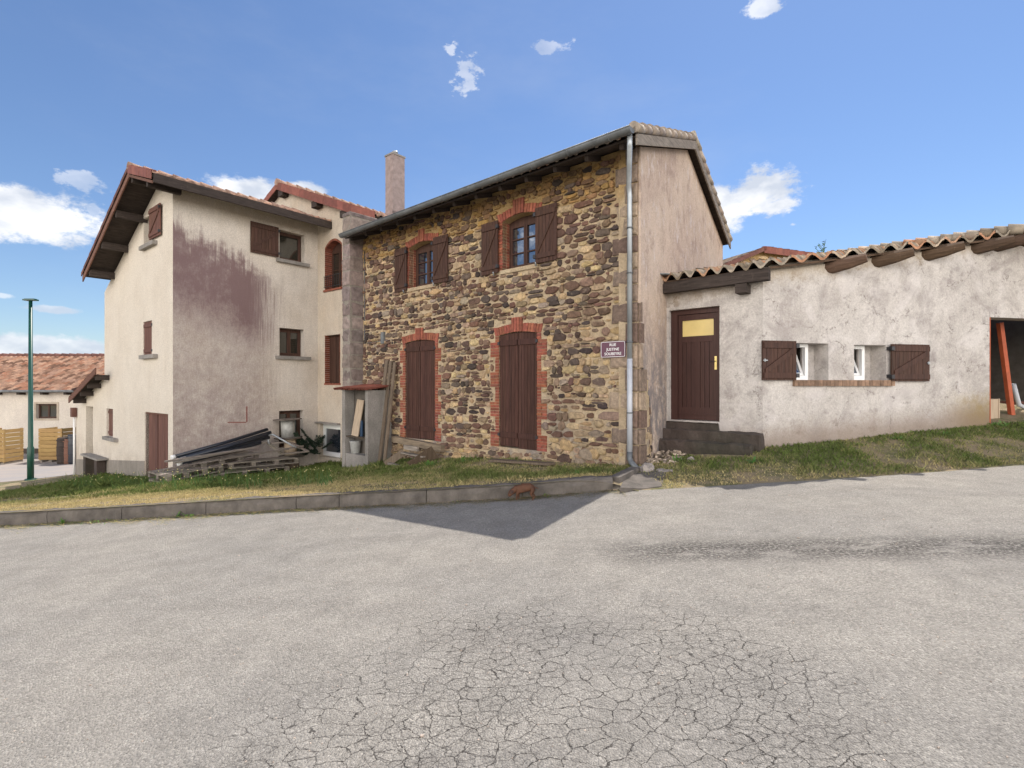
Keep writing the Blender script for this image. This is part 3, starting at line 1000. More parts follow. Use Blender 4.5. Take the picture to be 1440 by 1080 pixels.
DARKS = [(0.115, 0.066, 0.053), (0.085, 0.056, 0.048), (0.135, 0.085, 0.067), (0.055, 0.042, 0.040), (0.14, 0.08, 0.060), (0.10, 0.078, 0.068), (0.17, 0.115, 0.085)]
LIGHTS = [(0.34, 0.26, 0.175), (0.38, 0.28, 0.165), (0.29, 0.22, 0.155), (0.26, 0.215, 0.175), (0.21, 0.155, 0.12), (0.42, 0.325, 0.21)]


def fill_small(mb, F, s0, s1, z0, z1, zlo, zhi, blocked, placed, colf, n):
    cell = {}
    def reg(r):
        a, b, w, h = r
        for i in range(int((a-w/2)*5), int((a+w/2)*5)+1):
            for j in range(int((b-h/2)*5), int((b+h/2)*5)+1): cell.setdefault((i, j), []).append(r)
    for r in placed: reg(r)
    for _ in range(n):
        a = random.uniform(s0+.05, s1-.05); b = random.uniform(z0, z1)
        w, h = (random.uniform(.10, .20), random.uniform(.06, .11)) if _ < n*.35 else (random.uniform(.04, .12), random.uniform(.03, .07))
        if b-h/2 < zlo(a) or b+h/2 > zhi(a): continue
        if any((not callable(B)) and a+w/2 > B[0] and a-w/2 < B[1] and b+h/2 > B[2] and b-h/2 < B[3] for B in blocked): continue
        ok = True
        for i in range(int((a-w/2)*5), int((a+w/2)*5)+1):
            for j in range(int((b-h/2)*5), int((b+h/2)*5)+1):
                for (x, y, ww, hh) in cell.get((i, j), ()):
                    if abs(x-a) < (w+ww)*.47 and abs(y-b) < (h+hh)*.47: ok = False; break
                if not ok: break
            if not ok: break
        if not ok: continue
        stone_lump(mb, F, a, b, w, h, colf(a, b), .022, nn=7)
        reg((a, b, w, h))


PLACED = []
def rubble(mb, F, s0, s1, zlo, zhi, blocked, colf, hmin=0.07, hmax=0.175, wmin=0.08, wmax=0.28, prot=0.042):
    z = min(zlo(s0), zlo(s1))-0.1
    zt = max(zhi(s0), zhi(s1))
    while z < zt:
        h = hmin+(hmax-hmin)*random.random()**1.4
        s = s0+random.uniform(-0.1, 0.05)
        ph = random.random()*100
        while s < s1:
            w = random.uniform(wmin, wmax)*(0.8+h/hmax*0.5)
            if random.random() < 0.06: w *= 1.45
            cs = s+w/2
            wob = noise.noise((cs*0.55, z*0.6, 3.3))*0.14+noise.noise((cs*2.2, ph, 0))*0.035
            cz = z+h/2+wob
            r = random.random()
            cand = [(cs, cz, w*random.uniform(.93, 1.03), h*random.uniform(0.86, 1.12))]
            if r < 0.13:
                cand = [(cs, cz-h*0.26, w*.95, h*0.46), (cs+jit(.02), cz+h*0.27, w*.9, h*0.42)]
            elif r < 0.18:
                cand = [(cs, cz, w*0.6, h*0.55)]
            elif r < 0.22: cand = []
            for (a, b, ww, hh) in cand:
                if a+ww/2 > s1 or a-ww/2 < s0: 
                    nw = 2*min(s1-a, a-s0)
                    if nw < 0.05: continue
                    ww = min(ww, nw)
                if b-hh/2 < zlo(a)-0.06 or b+hh/2 > zhi(a)+0.02: continue
                bl = False
                for B in blocked:
                    if callable(B):
                        if B(a, b, ww, hh): bl = True; break
                        continue
                    x0, x1, y0, y1 = B
                    if a+ww/2 > x0 and a-ww/2 < x1 and b+hh/2 > y0 and b-hh/2 < y1:
                        # trim sideways if the centre is outside
                        if a > x1 and a+ww/2-x1 > 0.05:
                            r_ = a+ww/2; a = (x1+0.008+r_)/2; ww = r_-x1-0.012
                        elif a < x0 and x0-(a-ww/2) > 0.05:
                            l_ = a-ww/2; a = (x0-0.008+l_)/2; ww = x0-l_-0.012
                        else: bl = True; break
                if bl or ww < max(0.045, hh*.55): continue
                stone_lump(mb, F, a, b, ww, hh, colf(a, b), prot*random.uniform(0.5, 1.3))
                PLACED.append((a, b, ww, hh))
            s += w+random.uniform(-0.004, 0.022)
        z += h+random.uniform(-0.006, 0.014)


def rough_block(mb, F, s0, s1, z0, z1, d0, d1, amp=.012, col=(1, 1, 1), n=(14, 4, 4)):
    """worn block: subdivided box with rounded, uneven faces"""
    nx, nz, ny = n
    idx = {}; vs = []; fs = []
    def vid(i, j, k):
        if (i, j, k) in idx: return idx[(i, j, k)]
        s = s0+(s1-s0)*i/nx; z = z0+(z1-z0)*j/nz; d = d0+(d1-d0)*k/ny
        p = F.P(s, z, d)
        e = noise.noise(p*5)*amp+noise.noise(p*17)*amp*.5
        r = .018
        if k == ny and j == nz: z -= r; d -= r
        if (i in (0, nx)) and (k == ny or j == nz): s += r*(1 if (i == 0) == (s1 > s0) else -1)
        q = F.P(s+(e*.6 if i in (0, nx) else 0), z+(e if j == nz else 0), d+(e*1.2 if k == ny else 0))
        idx[(i, j, k)] = len(vs); vs.append(q); return idx[(i, j, k)]
    for i in range(nx):
        for k in range(ny): fs.append((vid(i, nz, k), vid(i+1, nz, k), vid(i+1, nz, k+1), vid(i, nz, k+1)))
        for j in range(nz): fs.append((vid(i, j, ny), vid(i+1, j, ny), vid(i+1, j+1, ny), vid(i, j+1, ny)))
    for j in range(nz):
        for k in range(ny):
            for i in (0, nx): fs.append((vid(i, j, k), vid(i, j+1, k), vid(i, j+1, k+1), vid(i, j, k+1)))
    mb.add(vs, fs, col)


# ================================================================== STONE HOUSE
u = FS.D; g_ = FG.D
base = FS.P(0, 0.2)
SH = thing('stone_house', 'two storey rubble stone house with brick edged openings and grey gutter', 'house', tuple(base))
S_LEFT = FS.s_(511)
# roof geometry (heights above datum along the gable direction, s measured on FG)
EAVE_S, EAVE_Z = -0.62, 5.49
RID_S = 2.85
SLP = 0.36
RID_Z = EAVE_Z+(RID_S-EAVE_S)*SLP
BK_S = 6.15
def roofz(s): return EAVE_Z+(s-EAVE_S)*SLP if s < RID_S else RID_Z-(s-RID_S)*SLP
WT = roofz(0)-0.16
# openings on the front (s, z)
dR = dict(s0=FS.s_(702), s1=FS.s_(755.7), z0=0.30, zs=2.60, rise=0.05)
dL = dict(s0=FS.s_(570.3), s1=FS.s_(612.4), z0=0.27, zs=2.61, rise=0.05)
wR = dict(s0=FS.s_(707), s1=FS.s_(755), z0=3.93, zs=4.94, rise=0.075)
wL = dict(s0=FS.s_(575.5), s1=FS.s_(612), z0=3.94, zs=4.94, rise=0.075)
OPEN = [dR, dL, wR, wL]
holes = [arch(o['s0'], o['s1'], o['z0'], o['zs'], o['rise']) for o in OPEN]
mb = MB()
mb.prism([(0.02, -1.2), (S_LEFT+0.3, -1.2), (S_LEFT+0.3, WT+0.05), (0.02, WT+0.05)], FS, 0.0, -0.42, holes)
wallF = mb.build('wall', M['mortar'], SH)
# gable core and plaster sheet with a broken lower corner
gout = [(0.0, -1), (6.3, -1), (6.3, roofz(6.3)-0.16), (RID_S, RID_Z-0.16), (0.0, WT)]
mb = MB(); mb.prism(gout, FG, 0.0, -0.35); mb.build('gable_wall', M['mortar'], SH)
brk = [(0.0, WT), (0.0, 3.2), (0.02, 2.75), (0.07, 2.45), (0.05, 2.15), (0.12, 1.9), (0.22, 1.72), (0.40, 1.66), (0.36, 1.45), (0.50, 1.3), (0.56, 1.05), (0.52, 0.85), (0.66, 0.6), (0.63, 0.2), (0.7, -0.5)]
brk2 = []
for i in range(len(brk)-1):
    a, b = brk[i], brk[i+1]
    brk2.append(a)
    if i >= 1:
        for k in range(1, 4): brk2.append((a[0]+(b[0]-a[0])*k/4+jit(0.022), a[1]+(b[1]-a[1])*k/4))
brk2.append(brk[-1])
corner_hole = [(6.10, 3.2), (6.10, 3.75), (5.75, 3.62), (5.4, 3.45), (5.36, 3.1), (5.42, 2.7), (6.10, 2.7)]
po = brk2+[(6.3, -0.5), (6.3, roofz(6.3)-0.165), (RID_S, RID_Z-0.165)]
mb = MB(); mb.prism(po, FG, 0.035, -0.01, back=False)
mb.build('render', M['plaster_gable'], SH)
# remaining walls (left, back) closing the volume
p0 = FS.P(S_LEFT+0.28, 0); p1 = FG.P(6.3, 0)
mb = MB()
bl_ = p0+g_*6.3
for a, b in ((p0, bl_), (bl_, p1)):
    mb.add([a+Vector((0, 0, -1)), b+Vector((0, 0, -1)), b+Vector((0, 0, 4.75)), a+Vector((0, 0, 4.75))], [(0, 1, 2, 3)])
mb.build('rear_wall', M['mortar'], SH)

BR = []                                                # brick zones to keep stones out of
def brick_surround(o, jw0, jw1, right=True, left=True, key=0.12, vo=0.17, depth=0.12, z_low=None):
    """toothed brick jambs, segmental arch of soldiers with a raised key"""
    mb = MB()
    lo, hi = min(o['s0'], o['s1']), max(o['s0'], o['s1'])
    zb = o['z0'] if z_low is None else z_low
    bh = 0.062
    z = zb; i = 0
    ztop = o['zs']+0.04
    while z+bh < ztop+0.1:
        wide = (i//5) % 2 == 0
        for side, on in ((-1, left), (1, right)):
            if not on: continue
            e = lo if side < 0 else hi
            wd = jw1 if wide else jw0
            if wide: cuts = [0, wd*0.5, wd] if i % 2 else [0, wd]
            else: cuts = [0, wd]
            for a, b in zip(cuts[:-1], cuts[1:]):
                x0 = e+side*(a+0.004)-(side*0.004 if a == 0 else 0); x1 = e+side*(b-0.004)
                d = 0.016+jit(0.006)
                t = random.choice([0.75, 0.9, 1, 1.1, 1.2, 1.0])
                mb.fbox(FS, x0, x1, z+0.003+jit(.002), z+bh-0.006, -depth if a == 0 else -.02, d, (t*(1+jit(.05)), t*(1+jit(.15)), t*(1+jit(.15))))
            # reveal bricks deeper in the jamb
        for side, on in ((-1, left), (1, right)):
            e = lo if side < 0 else hi
            t = random.choice([0.8, 0.95, 1.05, 1.15])
            mb.fbox(FS, e-side*0.008, e+side*0.06, z+0.003, z+bh-0.006, -0.235, -depth-.006, (t, t*(1+jit(.1)), t))
        if i % 5 == 0:
            wl = jw1
            if left: BR.append((lo-wl-.01, lo, z, z+5*bh)) if wide else BR.append((lo-jw0-.01, lo, z, z+5*bh))
            if right: BR.append((hi, hi+wl+.01, z, z+5*bh)) if wide else BR.append((hi, hi+jw0+.01, z, z+5*bh))
        z += bh; i += 1
    # arch
    n = max(9, int(round((hi-lo+0.16)/0.066)))
    a0, a1 = lo-0.10, hi+0.10
    for k in range(n):
        u0, u1 = k/n, (k+1)/n
        x0, x1 = a0+(a1-a0)*u0+.004, a0+(a1-a0)*u1-.004
        def zz(x):
            uu = min(1, max(0, (x-lo)/(hi-lo)))
            return o['zs']+o['rise']*(1-(2*uu-1)**2)
        zm = zz((x0+x1)/2)
        kk = abs((u0+u1)/2-0.5) < 1.6/n
        d = 0.02+jit(.005)+(0.02 if kk else 0)
        t = random.choice([0.8, 0.95, 1.05, 1.15, 1.25])
        fan = ((u0+u1)/2-0.5)*0.10
        top = zm+vo+(key if kk else 0)
        mb.hexa([FS.P(x0, zz(x0)+.002, -.235), FS.P(x1, zz(x1)+.002, -.235), FS.P(x1, zz(x1)+.002, d), FS.P(x0, zz(x0)+.002, d),
                 FS.P(x0+fan, top, -.05), FS.P(x1+fan, top, -.05), FS.P(x1+fan, top, d), FS.P(x0+fan, top, d)], (t, t*(1+jit(.12)), t))
    BR.append((lo-0.13, hi+0.13, o['zs'], o['zs']+o['rise']+vo+.02))
    mid = (lo+hi)/2
    BR.append((mid-0.13, mid+0.13, o['zs'], o['zs']+o['rise']+vo+key+.03))
    BR.append((lo, hi, zb-0.05, o['zs']+.1))
    return mb.build('brick_surround', M['brick'], SH)


brick_surround(dR, 0.10, 0.24)
brick_surround(dL, 0.10, 0.21)
brick_surround(wR, 0.12, 0.17, key=0.13)
brick_surround(wL, 0.12, 0.17, key=0.13)


def zb_front(s): return float(np.interp(s, [0, 3.2, 6.6, 8.4], [0.12, -0.0, -0.38, -0.5]))
def stcol(s, z):
    pdark = 0.62
    if z > 4.9: pdark = 0.22
    elif z < 1.5: pdark = 0.42
    if s < 1.6 and z < 2.6: pdark = 0.35
    if 0.5 < z < 3.5 and s > 1.8: pdark = 0.70
    n = noise.noise((s*0.8, z*0.8, 5))*0.25
    if random.random() < pdark+n:
        c = random.choice(DARKS)
    else:
        c = random.choice(LIGHTS)
        if z > 4.9: c = random.choice([(0.30, 0.19, 0.075), (0.26, 0.165, 0.075), (0.20, 0.125, 0.065), (0.15, 0.095, 0.06)])
    k = 1.12+jit(0.3)
    return (c[0]*k, c[1]*k*(1+jit(.05)), c[2]*k*(1+jit(.08)))


# dressed quoins of the corner, visible on the front and on the broken gable edge
qm = MB()
z = -0.1
i = 0
QB = []
while z < 5.35:
    h = random.uniform(0.26, 0.44) if z < 2.7 else random.uniform(0.2, 0.34)
    w = (0.42 if i % 2 == 0 else 0.24)+jit(0.05)
    if z < 2.7 and i % 2 == 0: w += 0.10
    wg = (0.10 if i % 2 == 0 else 0.16)+(0.12 if z < 1.7 else 0.0)
    c = random.choice([(0.27, 0.215, 0.175), (0.21, 0.165, 0.14), (0.31, 0.25, 0.20), (0.15, 0.105, 0.09), (0.18, 0.135, 0.115)])
    k = 1.1+jit(0.15)
    c = tuple(x*k for x in c)
    dz = 0.016
    # irregular dressed block: front polygon slightly pillowed
    pr = 0.05+jit(0.012)
    z1 = z+h-dz
    ins = 0.03
    F_ = FS
    e0 = jit(.012)
    outer = [(0.012, z+.006), (w+jit(.02), z+.006+jit(.01)), (w+jit(.03), z1+jit(.008)), (0.012, z1)]
    inner = [(0.03, z+.035+jit(.01)), (w-.05+jit(.015), z+.045), (w-.055+jit(.015), z1-.045), (0.03, z1-.035)]
    v = [FS.P(a, b, -.02) for a, b in outer]+[FS.P(a, b, pr*.6) for a, b in outer]+[FS.P(a, b, pr) for a, b in inner]
    qm.add(v, [(0, 1, 5, 4), (1, 2, 6, 5), (2, 3, 7, 6), (3, 0, 4, 7), (4, 5, 9, 8), (5, 6, 10, 9), (6, 7, 11, 10), (7, 4, 8, 11), (8, 9, 10, 11)], c)
    # gable side of the block
    go = [(0.0, z+.006), (wg+jit(.02), z+.006), (wg+jit(.02), z1), (0.0, z1)]
    if z < 2.9:
        v = [FG.P(a, b, -.02) for a, b in go]+[FG.P(a, b, .045 if z < 1.9 else 0.037) for a, b in go]
        qm.add(v, [(0, 1, 5, 4), (1, 2, 6, 5), (2, 3, 7, 6), (3, 0, 4, 7), (4, 5, 6, 7)], c)
    BR.append((-.1, w+.02, z, z+h))
    QB.append((0, wg+.03, z, z+h))
    z += h; i += 1
qm.build('quoins', M['stone'], SH)
# the rubble itself
st = MB()
rubble(st, FS, 0.0, S_LEFT-0.02, zb_front, lambda s: WT+0.0, BR, stcol)
fill_small(st, FS, 0.0, S_LEFT-0.02, -0.5, WT, zb_front, lambda s: WT, BR, list(PLACED), stcol, 26000)
# larger stones near the foot
for _ in range(26):
    s = random.uniform(0.5, 5); z = zb_front(s)+random.uniform(0.02, 0.5)
    if any(x0-.12 < s < x1+.12 and y0-.1 < z < y1+.1 for (x0, x1, y0, y1) in BR): continue
    stone_lump(st, FS, s, z, random.uniform(.22, .4), random.uniform(.14, .24), tuple(x*1.1 for x in random.choice(LIGHTS+DARKS[:3])), 0.055)
def outside_break(a, b, w, h):
    if b > 2.0: return True
    lim = np.interp(-b, [-z_ for (_, z_) in brk], [x_ for (x_, _) in brk])
    return a+w/2 > lim+0.05
rubble(st, FG, 0.12, 0.75, lambda s: 0.1, lambda s: 1.75, QB+[outside_break], stcol, 0.09, 0.17, 0.1, 0.2, 0.03)
st.build('stonework', M['stone'], SH)

# doors: tall board shutters in the two ground openings
def tall_shutters(o, F, gap, mname, slackz=(0.0, 0.0), zb=0.0):
    lo, hi = min(o['s0'], o['s1']), max(o['s0'], o['s1'])
    mid = (lo+hi)/2
    def top(s):
        uu = min(1, max(0, (s-lo)/(hi-lo)))
        return o['zs']+o['rise']*(1-(2*uu-1)**2)-0.012
    for i, (a, b) in enumerate(((lo+.012, mid-gap), (mid+gap, hi-.012))):
        m_ = MB()
        boards(m_, F, a, b, o['z0']+.02-slackz[i]+zb, top, -0.045, -0.015, 0.082, 0.007, 0.2)
        sh_ = m_.build('shutter', M[mname], SH)
        k = MB()
        for z in (o['z0']+0.26, o['zs']-0.16):
            k.fbox(F, a+.01, b-.01, z-.055, z+.055, -.015, .012, shade(.08, .9))
        k.build('ledge', M[mname], sh_)
        h = MB()
        e = a if i == 0 else b
        for z in (o['z0']+0.26, o['zs']-0.16):
            h.fbox(F, e-.035 if i == 0 else e-.02, e+.02 if i == 0 else e+.035, z-.03, z+.03, .012, .03)
        h.build('hinge', M['iron'], sh_)
    return


tall_shutters(dR, FS, 0.006, 'shutter_old', (0.06, -0.01))
tall_shutters(dL, FS, 0.006, 'shutter_old', (0.0, 0.02))
# dark space behind them
mb = MB()
for o in (dR, dL): mb.fbox(FS, o['s0'], o['s1'], o['z0']-.1, o['zs']+.12, -.30, -.22)
mb.build('lining', M['dark'], SH)
for o in (wR, wL):
    casement(FS, o['s0'], o['s1'], o['z0']+.02, o['zs']-.02, -0.20, SH, 'shutter', 'glass', 2, 3, 0.05, 0.045, 0.024, rise=0.13)
    mb = MB(); mb.fbox(FS, min(o['s0'], o['s1'])-.05, max(o['s0'], o['s1'])+.05, o['z0']-.07, o['z0']+.01, -.25, .035)
    mb.build('sill', M['mortar'], SH)
# upper shutters folded back on the wall
zT = 4.93
def sh_px(F, x0, x1, z0, z1, d, parent, **kw): return shutter(F, F.s_(x0, d), F.s_(x1, d), z0, z1, d, parent, **kw)
sh_px(FS, 753.7, 784, 3.93, 5.0, 0.05, SH, brace=-1, hinge_s=FS.s_(753.7, .05), latch=False)
sh_px(FS, 678, 701, 3.90, 4.98, 0.05, SH, brace=-1, hinge_s=FS.s_(701, .05))
sh_px(FS, 609.5, 630.4, 3.93, 5.0, 0.05, SH, brace=-1, hinge_s=FS.s_(609.5, .05))
sh_px(FS, 556, 572.5, 3.90, 4.98, 0.05, SH, brace=-1, hinge_s=FS.s_(572.5, .05))
mb = MB()
for x, y in ((FS.s_(756), 3.93), (FS.s_(697), 3.90), (FS.s_(613), 3.93), (FS.s_(571), 3.9)):
    mb.tube([FS.P(x, y-.02, .03), FS.P(x-.03, y-.05, .10), FS.P(x-.04, y+.02, .12)], 0.011, 6)
mb.build('shutter_stay', M['zinc'], SH)

# roof: front and back slope, canal tiles, deck, verge boards
VO = 0.20                                              # verge overhang past the gable
def rp(a, s, z):                                       # a along the front direction (neg = past the gable), s along the gable
    return Vector((Cc.x, Cc.y, 0))+u*a+g_*s+Vector((0, 0, z))
a_v = -VO/abs(FG.N.dot(u))
Lr = S_LEFT+0.05-a_v
tiles = MB()
TT = [(1, 1, 1), (0.8, 0.8, 0.8), (1.15, 1.1, 1.05), (0.65, 0.62, 0.6), (1.2, 1.2, 1.15), (1.3, 0.9, 0.75)]
G1 = (g_+Vector((0, 0, SLP)))
roof_tiles(tiles, rp(a_v, EAVE_S-.03, EAVE_Z+.015), u, Lr, G1, RID_S-EAVE_S+.03, 0.2, 0.34, 0.03, 0.03, TT)
G2 = (g_*-1+Vector((0, 0, SLP)))
roof_tiles(tiles, rp(a_v, BK_S+.35, roofz(BK_S+.35)+.015), u, Lr, G2, BK_S+.35-RID_S, 0.2, 0.34, 0.03, 0.03, TT)
rt = tiles.build('roof', M['tile_grey'], SH)
# rounded verge tiles over the gable edge
vt = MB()
def verge_round(mb, A, B, n, r, col_f, droop=0.0):
    A = Vector(A); B = Vector(B)
    d = (B-A)/n
    for i in range(n):
        p = A+d*i; q = A+d*(i+1.12)
        c = col_f()
        mb.tube([p+Vector((0, 0, 0.028)), q], [r*1.12, r*0.92], 12, True, c)
verge_round(vt, rp(a_v+.03, EAVE_S-.05, EAVE_Z+.04), rp(a_v+.03, RID_S, RID_Z+.04), 10, 0.075, lambda: shade(.25))
verge_round(vt, rp(a_v+.03, BK_S+.35, roofz(BK_S+.35)+.04), rp(a_v+.03, RID_S, RID_Z+.04), 10, 0.075, lambda: shade(.25))
verge_round(vt, rp(a_v, RID_S, RID_Z+.07), rp(S_LEFT, RID_S, RID_Z+.07), 24, 0.09, lambda: shade(.25))
vt.build('ridge_and_verge_tiles', M['tile_grey'], SH)
dk = MB()
slab(dk, rp(a_v+.02, EAVE_S+.02, EAVE_Z-.03), u, Lr-.04, G1, RID_S-EAVE_S-.03, -.045, -.012)
slab(dk, rp(a_v+.02, BK_S+.33, roofz(BK_S+.33)-.03), u, Lr-.04, G2, BK_S+.33-RID_S, -.046, -.013)
for k in range(13):                                    # rafter feet under the front eave
    a = 0.1+k*0.66
    dk.beam(rp(a, EAVE_S+.10, roofz(EAVE_S+.10)-.13), rp(a, 0.2, roofz(0.2)-.13), .07, .09)
dk.build('roof_deck', M['timber'], SH)
vb = MB()
for (s0, s1) in ((EAVE_S+.02, RID_S), (RID_S, BK_S+.33)):
    A0, A1 = rp(a_v-.012, s0, roofz(s0)-.03), rp(a_v-.012, s1, roofz(s1)-.03)
    dn = Vector((0, 0, -.17)); o_ = FG.N*-.03
    vb.hexa([A0+dn, A1+dn, A1+dn+o_, A0+dn+o_, A0, A1, A1+o_, A0+o_])
vb.build('bargeboard', M['fascia'] if False else M['pallet'], SH)
# gutter: half round zinc channel along the front eave with brackets
gm = MB()
gr = 0.085
gpts = []
GZ0 = EAVE_Z+.02
for e, (aa, zz) in enumerate(((a_v+.02, GZ0), (S_LEFT-.05, GZ0-.04))):
    ring = []
    for k in range(9):
        an = math.pi*k/8
        ring.append((math.cos(an)*gr, -math.sin(an)*gr))
    for k in range(8, -1, -1):
        an = math.pi*k/8
        ring.append((math.cos(an)*(gr-.008), -math.sin(an)*(gr-.008)))
    gpts.append([rp(aa, EAVE_S-.13, zz)+FS.N*x_+Vector((0, 0, y_)) for x_, y_ in ring])
nn = 18
gm.add(gpts[0]+gpts[1], [(i, (i+1) % nn, nn+(i+1) % nn, nn+i) for i in range(nn)], smooth=True)
for e in (0, 1):
    r_ = gpts[e]
    gm.add(r_[:9], [tuple(range(9))])
gob = gm.build('gutter', M['zinc_dark'], SH)
gb = MB()
for k in range(11):
    a = 0.2+k*0.78
    p = rp(a, EAVE_S-.13, GZ0-.04*(a/S_LEFT))
    gb.tube([p+FS.N*math.cos(t)*(gr+.006)+Vector((0, 0, -math.sin(t)*(gr+.006))) for t in np.linspace(0, math.pi, 9)], 0.009, 5)
gb.tube([rp(a_v+.02, EAVE_S-.13, GZ0)+FS.N*(gr), rp(S_LEFT-.05, EAVE_S-.13, GZ0-.04)+FS.N*(gr)], 0.011, 6)
gb.build('bracket', M['zinc_dark'], gob)
# downpipe
sD = FS.s_(885.5, .1)
gx = rp(0.0, EAVE_S-.05, GZ0-.05)
dp = MB()
dpa = FS.P(FS.s_(885.5, .66), GZ0-.08, .66)
dp.tube([dpa+Vector((0, 0, .02)), dpa+Vector((0, 0, -.14)), FS.P(sD, GZ0-.62, .13), FS.P(sD, GZ0-.78, .10), FS.P(sD, 2.0, .10)], .042, 12)
pipe = dp.build('downpipe', M['zinc'], SH)
dp = MB()
dp.tube([FS.P(sD, 2.02, .10), FS.P(sD, 0.45, .10)], .046, 12)
dp.build('lower_pipe', M['pvc_grey'], pipe)
dp = MB()
dp.tube([FS.P(sD, .47, .10), FS.P(sD, .36, .105), FS.P(sD-.05, .30, .14), FS.P(sD-.24, .20, .24)], .047, 12)
dp.build('outlet_elbow', M['zinc_dark'], pipe)
dp = MB()
for z in (1.12, 2.3, 3.45, 4.2): dp.tube([FS.P(sD, z-.012, .10), FS.P(sD, z+.012, .10)], .053, 12); dp.fbox(FS, sD-.01, sD+.01, z-.01, z+.01, 0, .06)
dp.build('collar', M['zinc_dark'], pipe)
# thin wall cable with a junction on the left end
cb_ = MB()
s_c = FS.s_(512.5, .03)
cb_.tube([FS.P(s_c, 5.2, .03), FS.P(s_c, 2.70, .03), FS.P(FS.s_(545, .03), 2.72, .03)], .012, 6)
cb_.fbox(FS, FS.s_(538), FS.s_(542), 2.65, 2.95, 0, .06)
cb_.build('cable', M['zinc_dark'], SH)
# white lamp bulb spots left out; small satellite of lime patch
# chimney behind the eave
ch = MB()
CH = rp(6.9, 2.0, 0)
FC = Frame((CH.x, CH.y), -100)
def chim(px0, px1, py_top):
    pass
cA = rp(7.15, 2.3, 0)
d_ch = cA.y
s_sc = d_ch/720
cw = 0.42
FCh = Frame((552-720 and (552-720)/720*d_ch, d_ch), -100)
ztop = CZ+(540-216)/720*d_ch
ch.fbox(FCh, 0, .36, 5.2, ztop, 0, -.44)
ch.hexa([FCh.P(-.0, 6.0, .02), FCh.P(.75, 6.0, .02), FCh.P(.75, 6.0, -.52), FCh.P(-.0, 6.0, -.52), FCh.P(0, 6.75, .02), FCh.P(.36, 6.75, .02), FCh.P(.36, 6.75, -.52), FCh.P(0, 6.75, -.52)])
chm = ch.build('chimney', M['lime'], SH)
ch = MB(); ch.fbox(FCh, -.02, .38, ztop, ztop+.05, .02, -.46)
ch.build('chimney_cap', M['concrete'], chm)
ch = MB()
c0 = FCh.P(.18, ztop+.05, -.22)
ch.tube([c0, c0+Vector((0, 0, .10)), c0+Vector((0, 0, .101)), c0+Vector((0, 0, .14))], [.08, .07, .09, .08], 10)
ch.build('chimney_pot', M['zinc'], chm)

# street name plate
sg_ = MB()
q0 = FS.q(845.6, 481); q1 = FS.q(880, 502)
ss0, ss1 = FS.s_(880.5, .05), FS.s_(845.6, .05)
sz0, sz1 = 2.055, 2.335
SIGN = thing('street_sign', 'burgundy enamel street name plate with white lettering on the stone wall', 'sign', tuple(FS.P((ss0+ss1)/2, sz0, 0.06)))
def rrect(a, b, c, d, r, n=5):
    pts = []
    for (cx, cz, st_) in ((b-r, c+r, -90), (b-r, d-r, 0), (a+r, d-r, 90), (a+r, c+r, 180)):
        for k in range(n+1):
            t = rad(st_+90*k/n); pts.append((cx+r*math.cos(t), cz+r*math.sin(t)))
    return pts
sg_.prism(rrect(ss0, ss1, sz0, sz1, .025), FS, .075, .055)
sg_.build('plate', M['purple'], SIGN)
sg_ = MB()
o1 = rrect(ss0+.008, ss1-.008, sz0+.008, sz1-.008, .022); o2 = rrect(ss0+.016, ss1-.016, sz0+.016, sz1-.016, .018)
sg_.prism(o1, FS, .0765, .0752, [o2])
sg_.build('border', M['white'], SIGN)
sg_ = MB(); sg_.fbox(FS, (ss0+ss1)/2-.15, (ss0+ss1)/2+.15, sz0+.05, sz1-.05, 0, .054); sg_.build('mount', M['iron'], SIGN)


def text_on(txt, F, sc_, z, d, size, parent, material, width=None):
    cu = bpy.data.curves.new('lettering', 'FONT')
    cu.body = txt; cu.size = size; cu.align_x = 'CENTER'; cu.offset = 0.0010; cu.extrude = 0.0008
    tmp = bpy.data.objects.new('tmp', cu); COL.objects.link(tmp)
    dg = bpy.context.evaluated_depsgraph_get(); dg.update()
    me = bpy.data.meshes.new_from_object(tmp.evaluated_get(dg))
    bpy.data.objects.remove(tmp)
    xs_ = [v.co.x for v in me.vertices]
    k = 1 if width is None else width/(max(xs_)-min(xs_))
    right = -F.D if F.D.x < 0 else F.D
    loc = Vector(parent['_b'])
    for v in me.vertices:
        v.co = F.P(sc_, z, d)+right*v.co.x*k+Vector((0, 0, v.co.y))+F.N*v.co.z-loc
    ca = me.color_attributes.new('Col', 'FLOAT_COLOR', 'CORNER'); ca.data.foreach_set('color', [1.0]*4*len(me.loops))
    me.materials.clear(); me.materials.append(material)
    o = bpy.data.objects.new('lettering', me); COL.objects.link(o); o.parent = parent
    return o


sc_ = (ss0+ss1)/2
text_on('RUE', FS, sc_, sz0+.196, .0765, .066, SIGN, M['white'], .125)
text_on('JUSTINE', FS, sc_, sz0+.119, .0765, .066, SIGN, M['white'], .25)
text_on('SOUBEYRE', FS, sc_, sz0+.042, .0765, .066, SIGN, M['white'], .325)

# ================================================================== PLASTER HOUSE (left)
LH = thing('plaster_house', 'tall cream plastered house with purple stained side wall and low side wing', 'house', tuple(FL.P(0, -0.9)))
vdir = FLS.D; udir = FL.D
OV, EO = 0.70, 0.80
LSL = 0.335
LSF = 0.455
LR_S = 0.95
LE_Z = 6.68
LR_Z = LE_Z+(LR_S+EO)*LSL
LF_S = 5.62+.1
def lz(s): return LE_Z+(s+EO)*LSL if s < LR_S else LR_Z-(s-LR_S)*LSF
s_main = FL.s_(147)
s_lean = FL.s_(107)
lean_hi = FL.q(147, 528)[1]; lean_lo = FL.q(108, 566)[1]
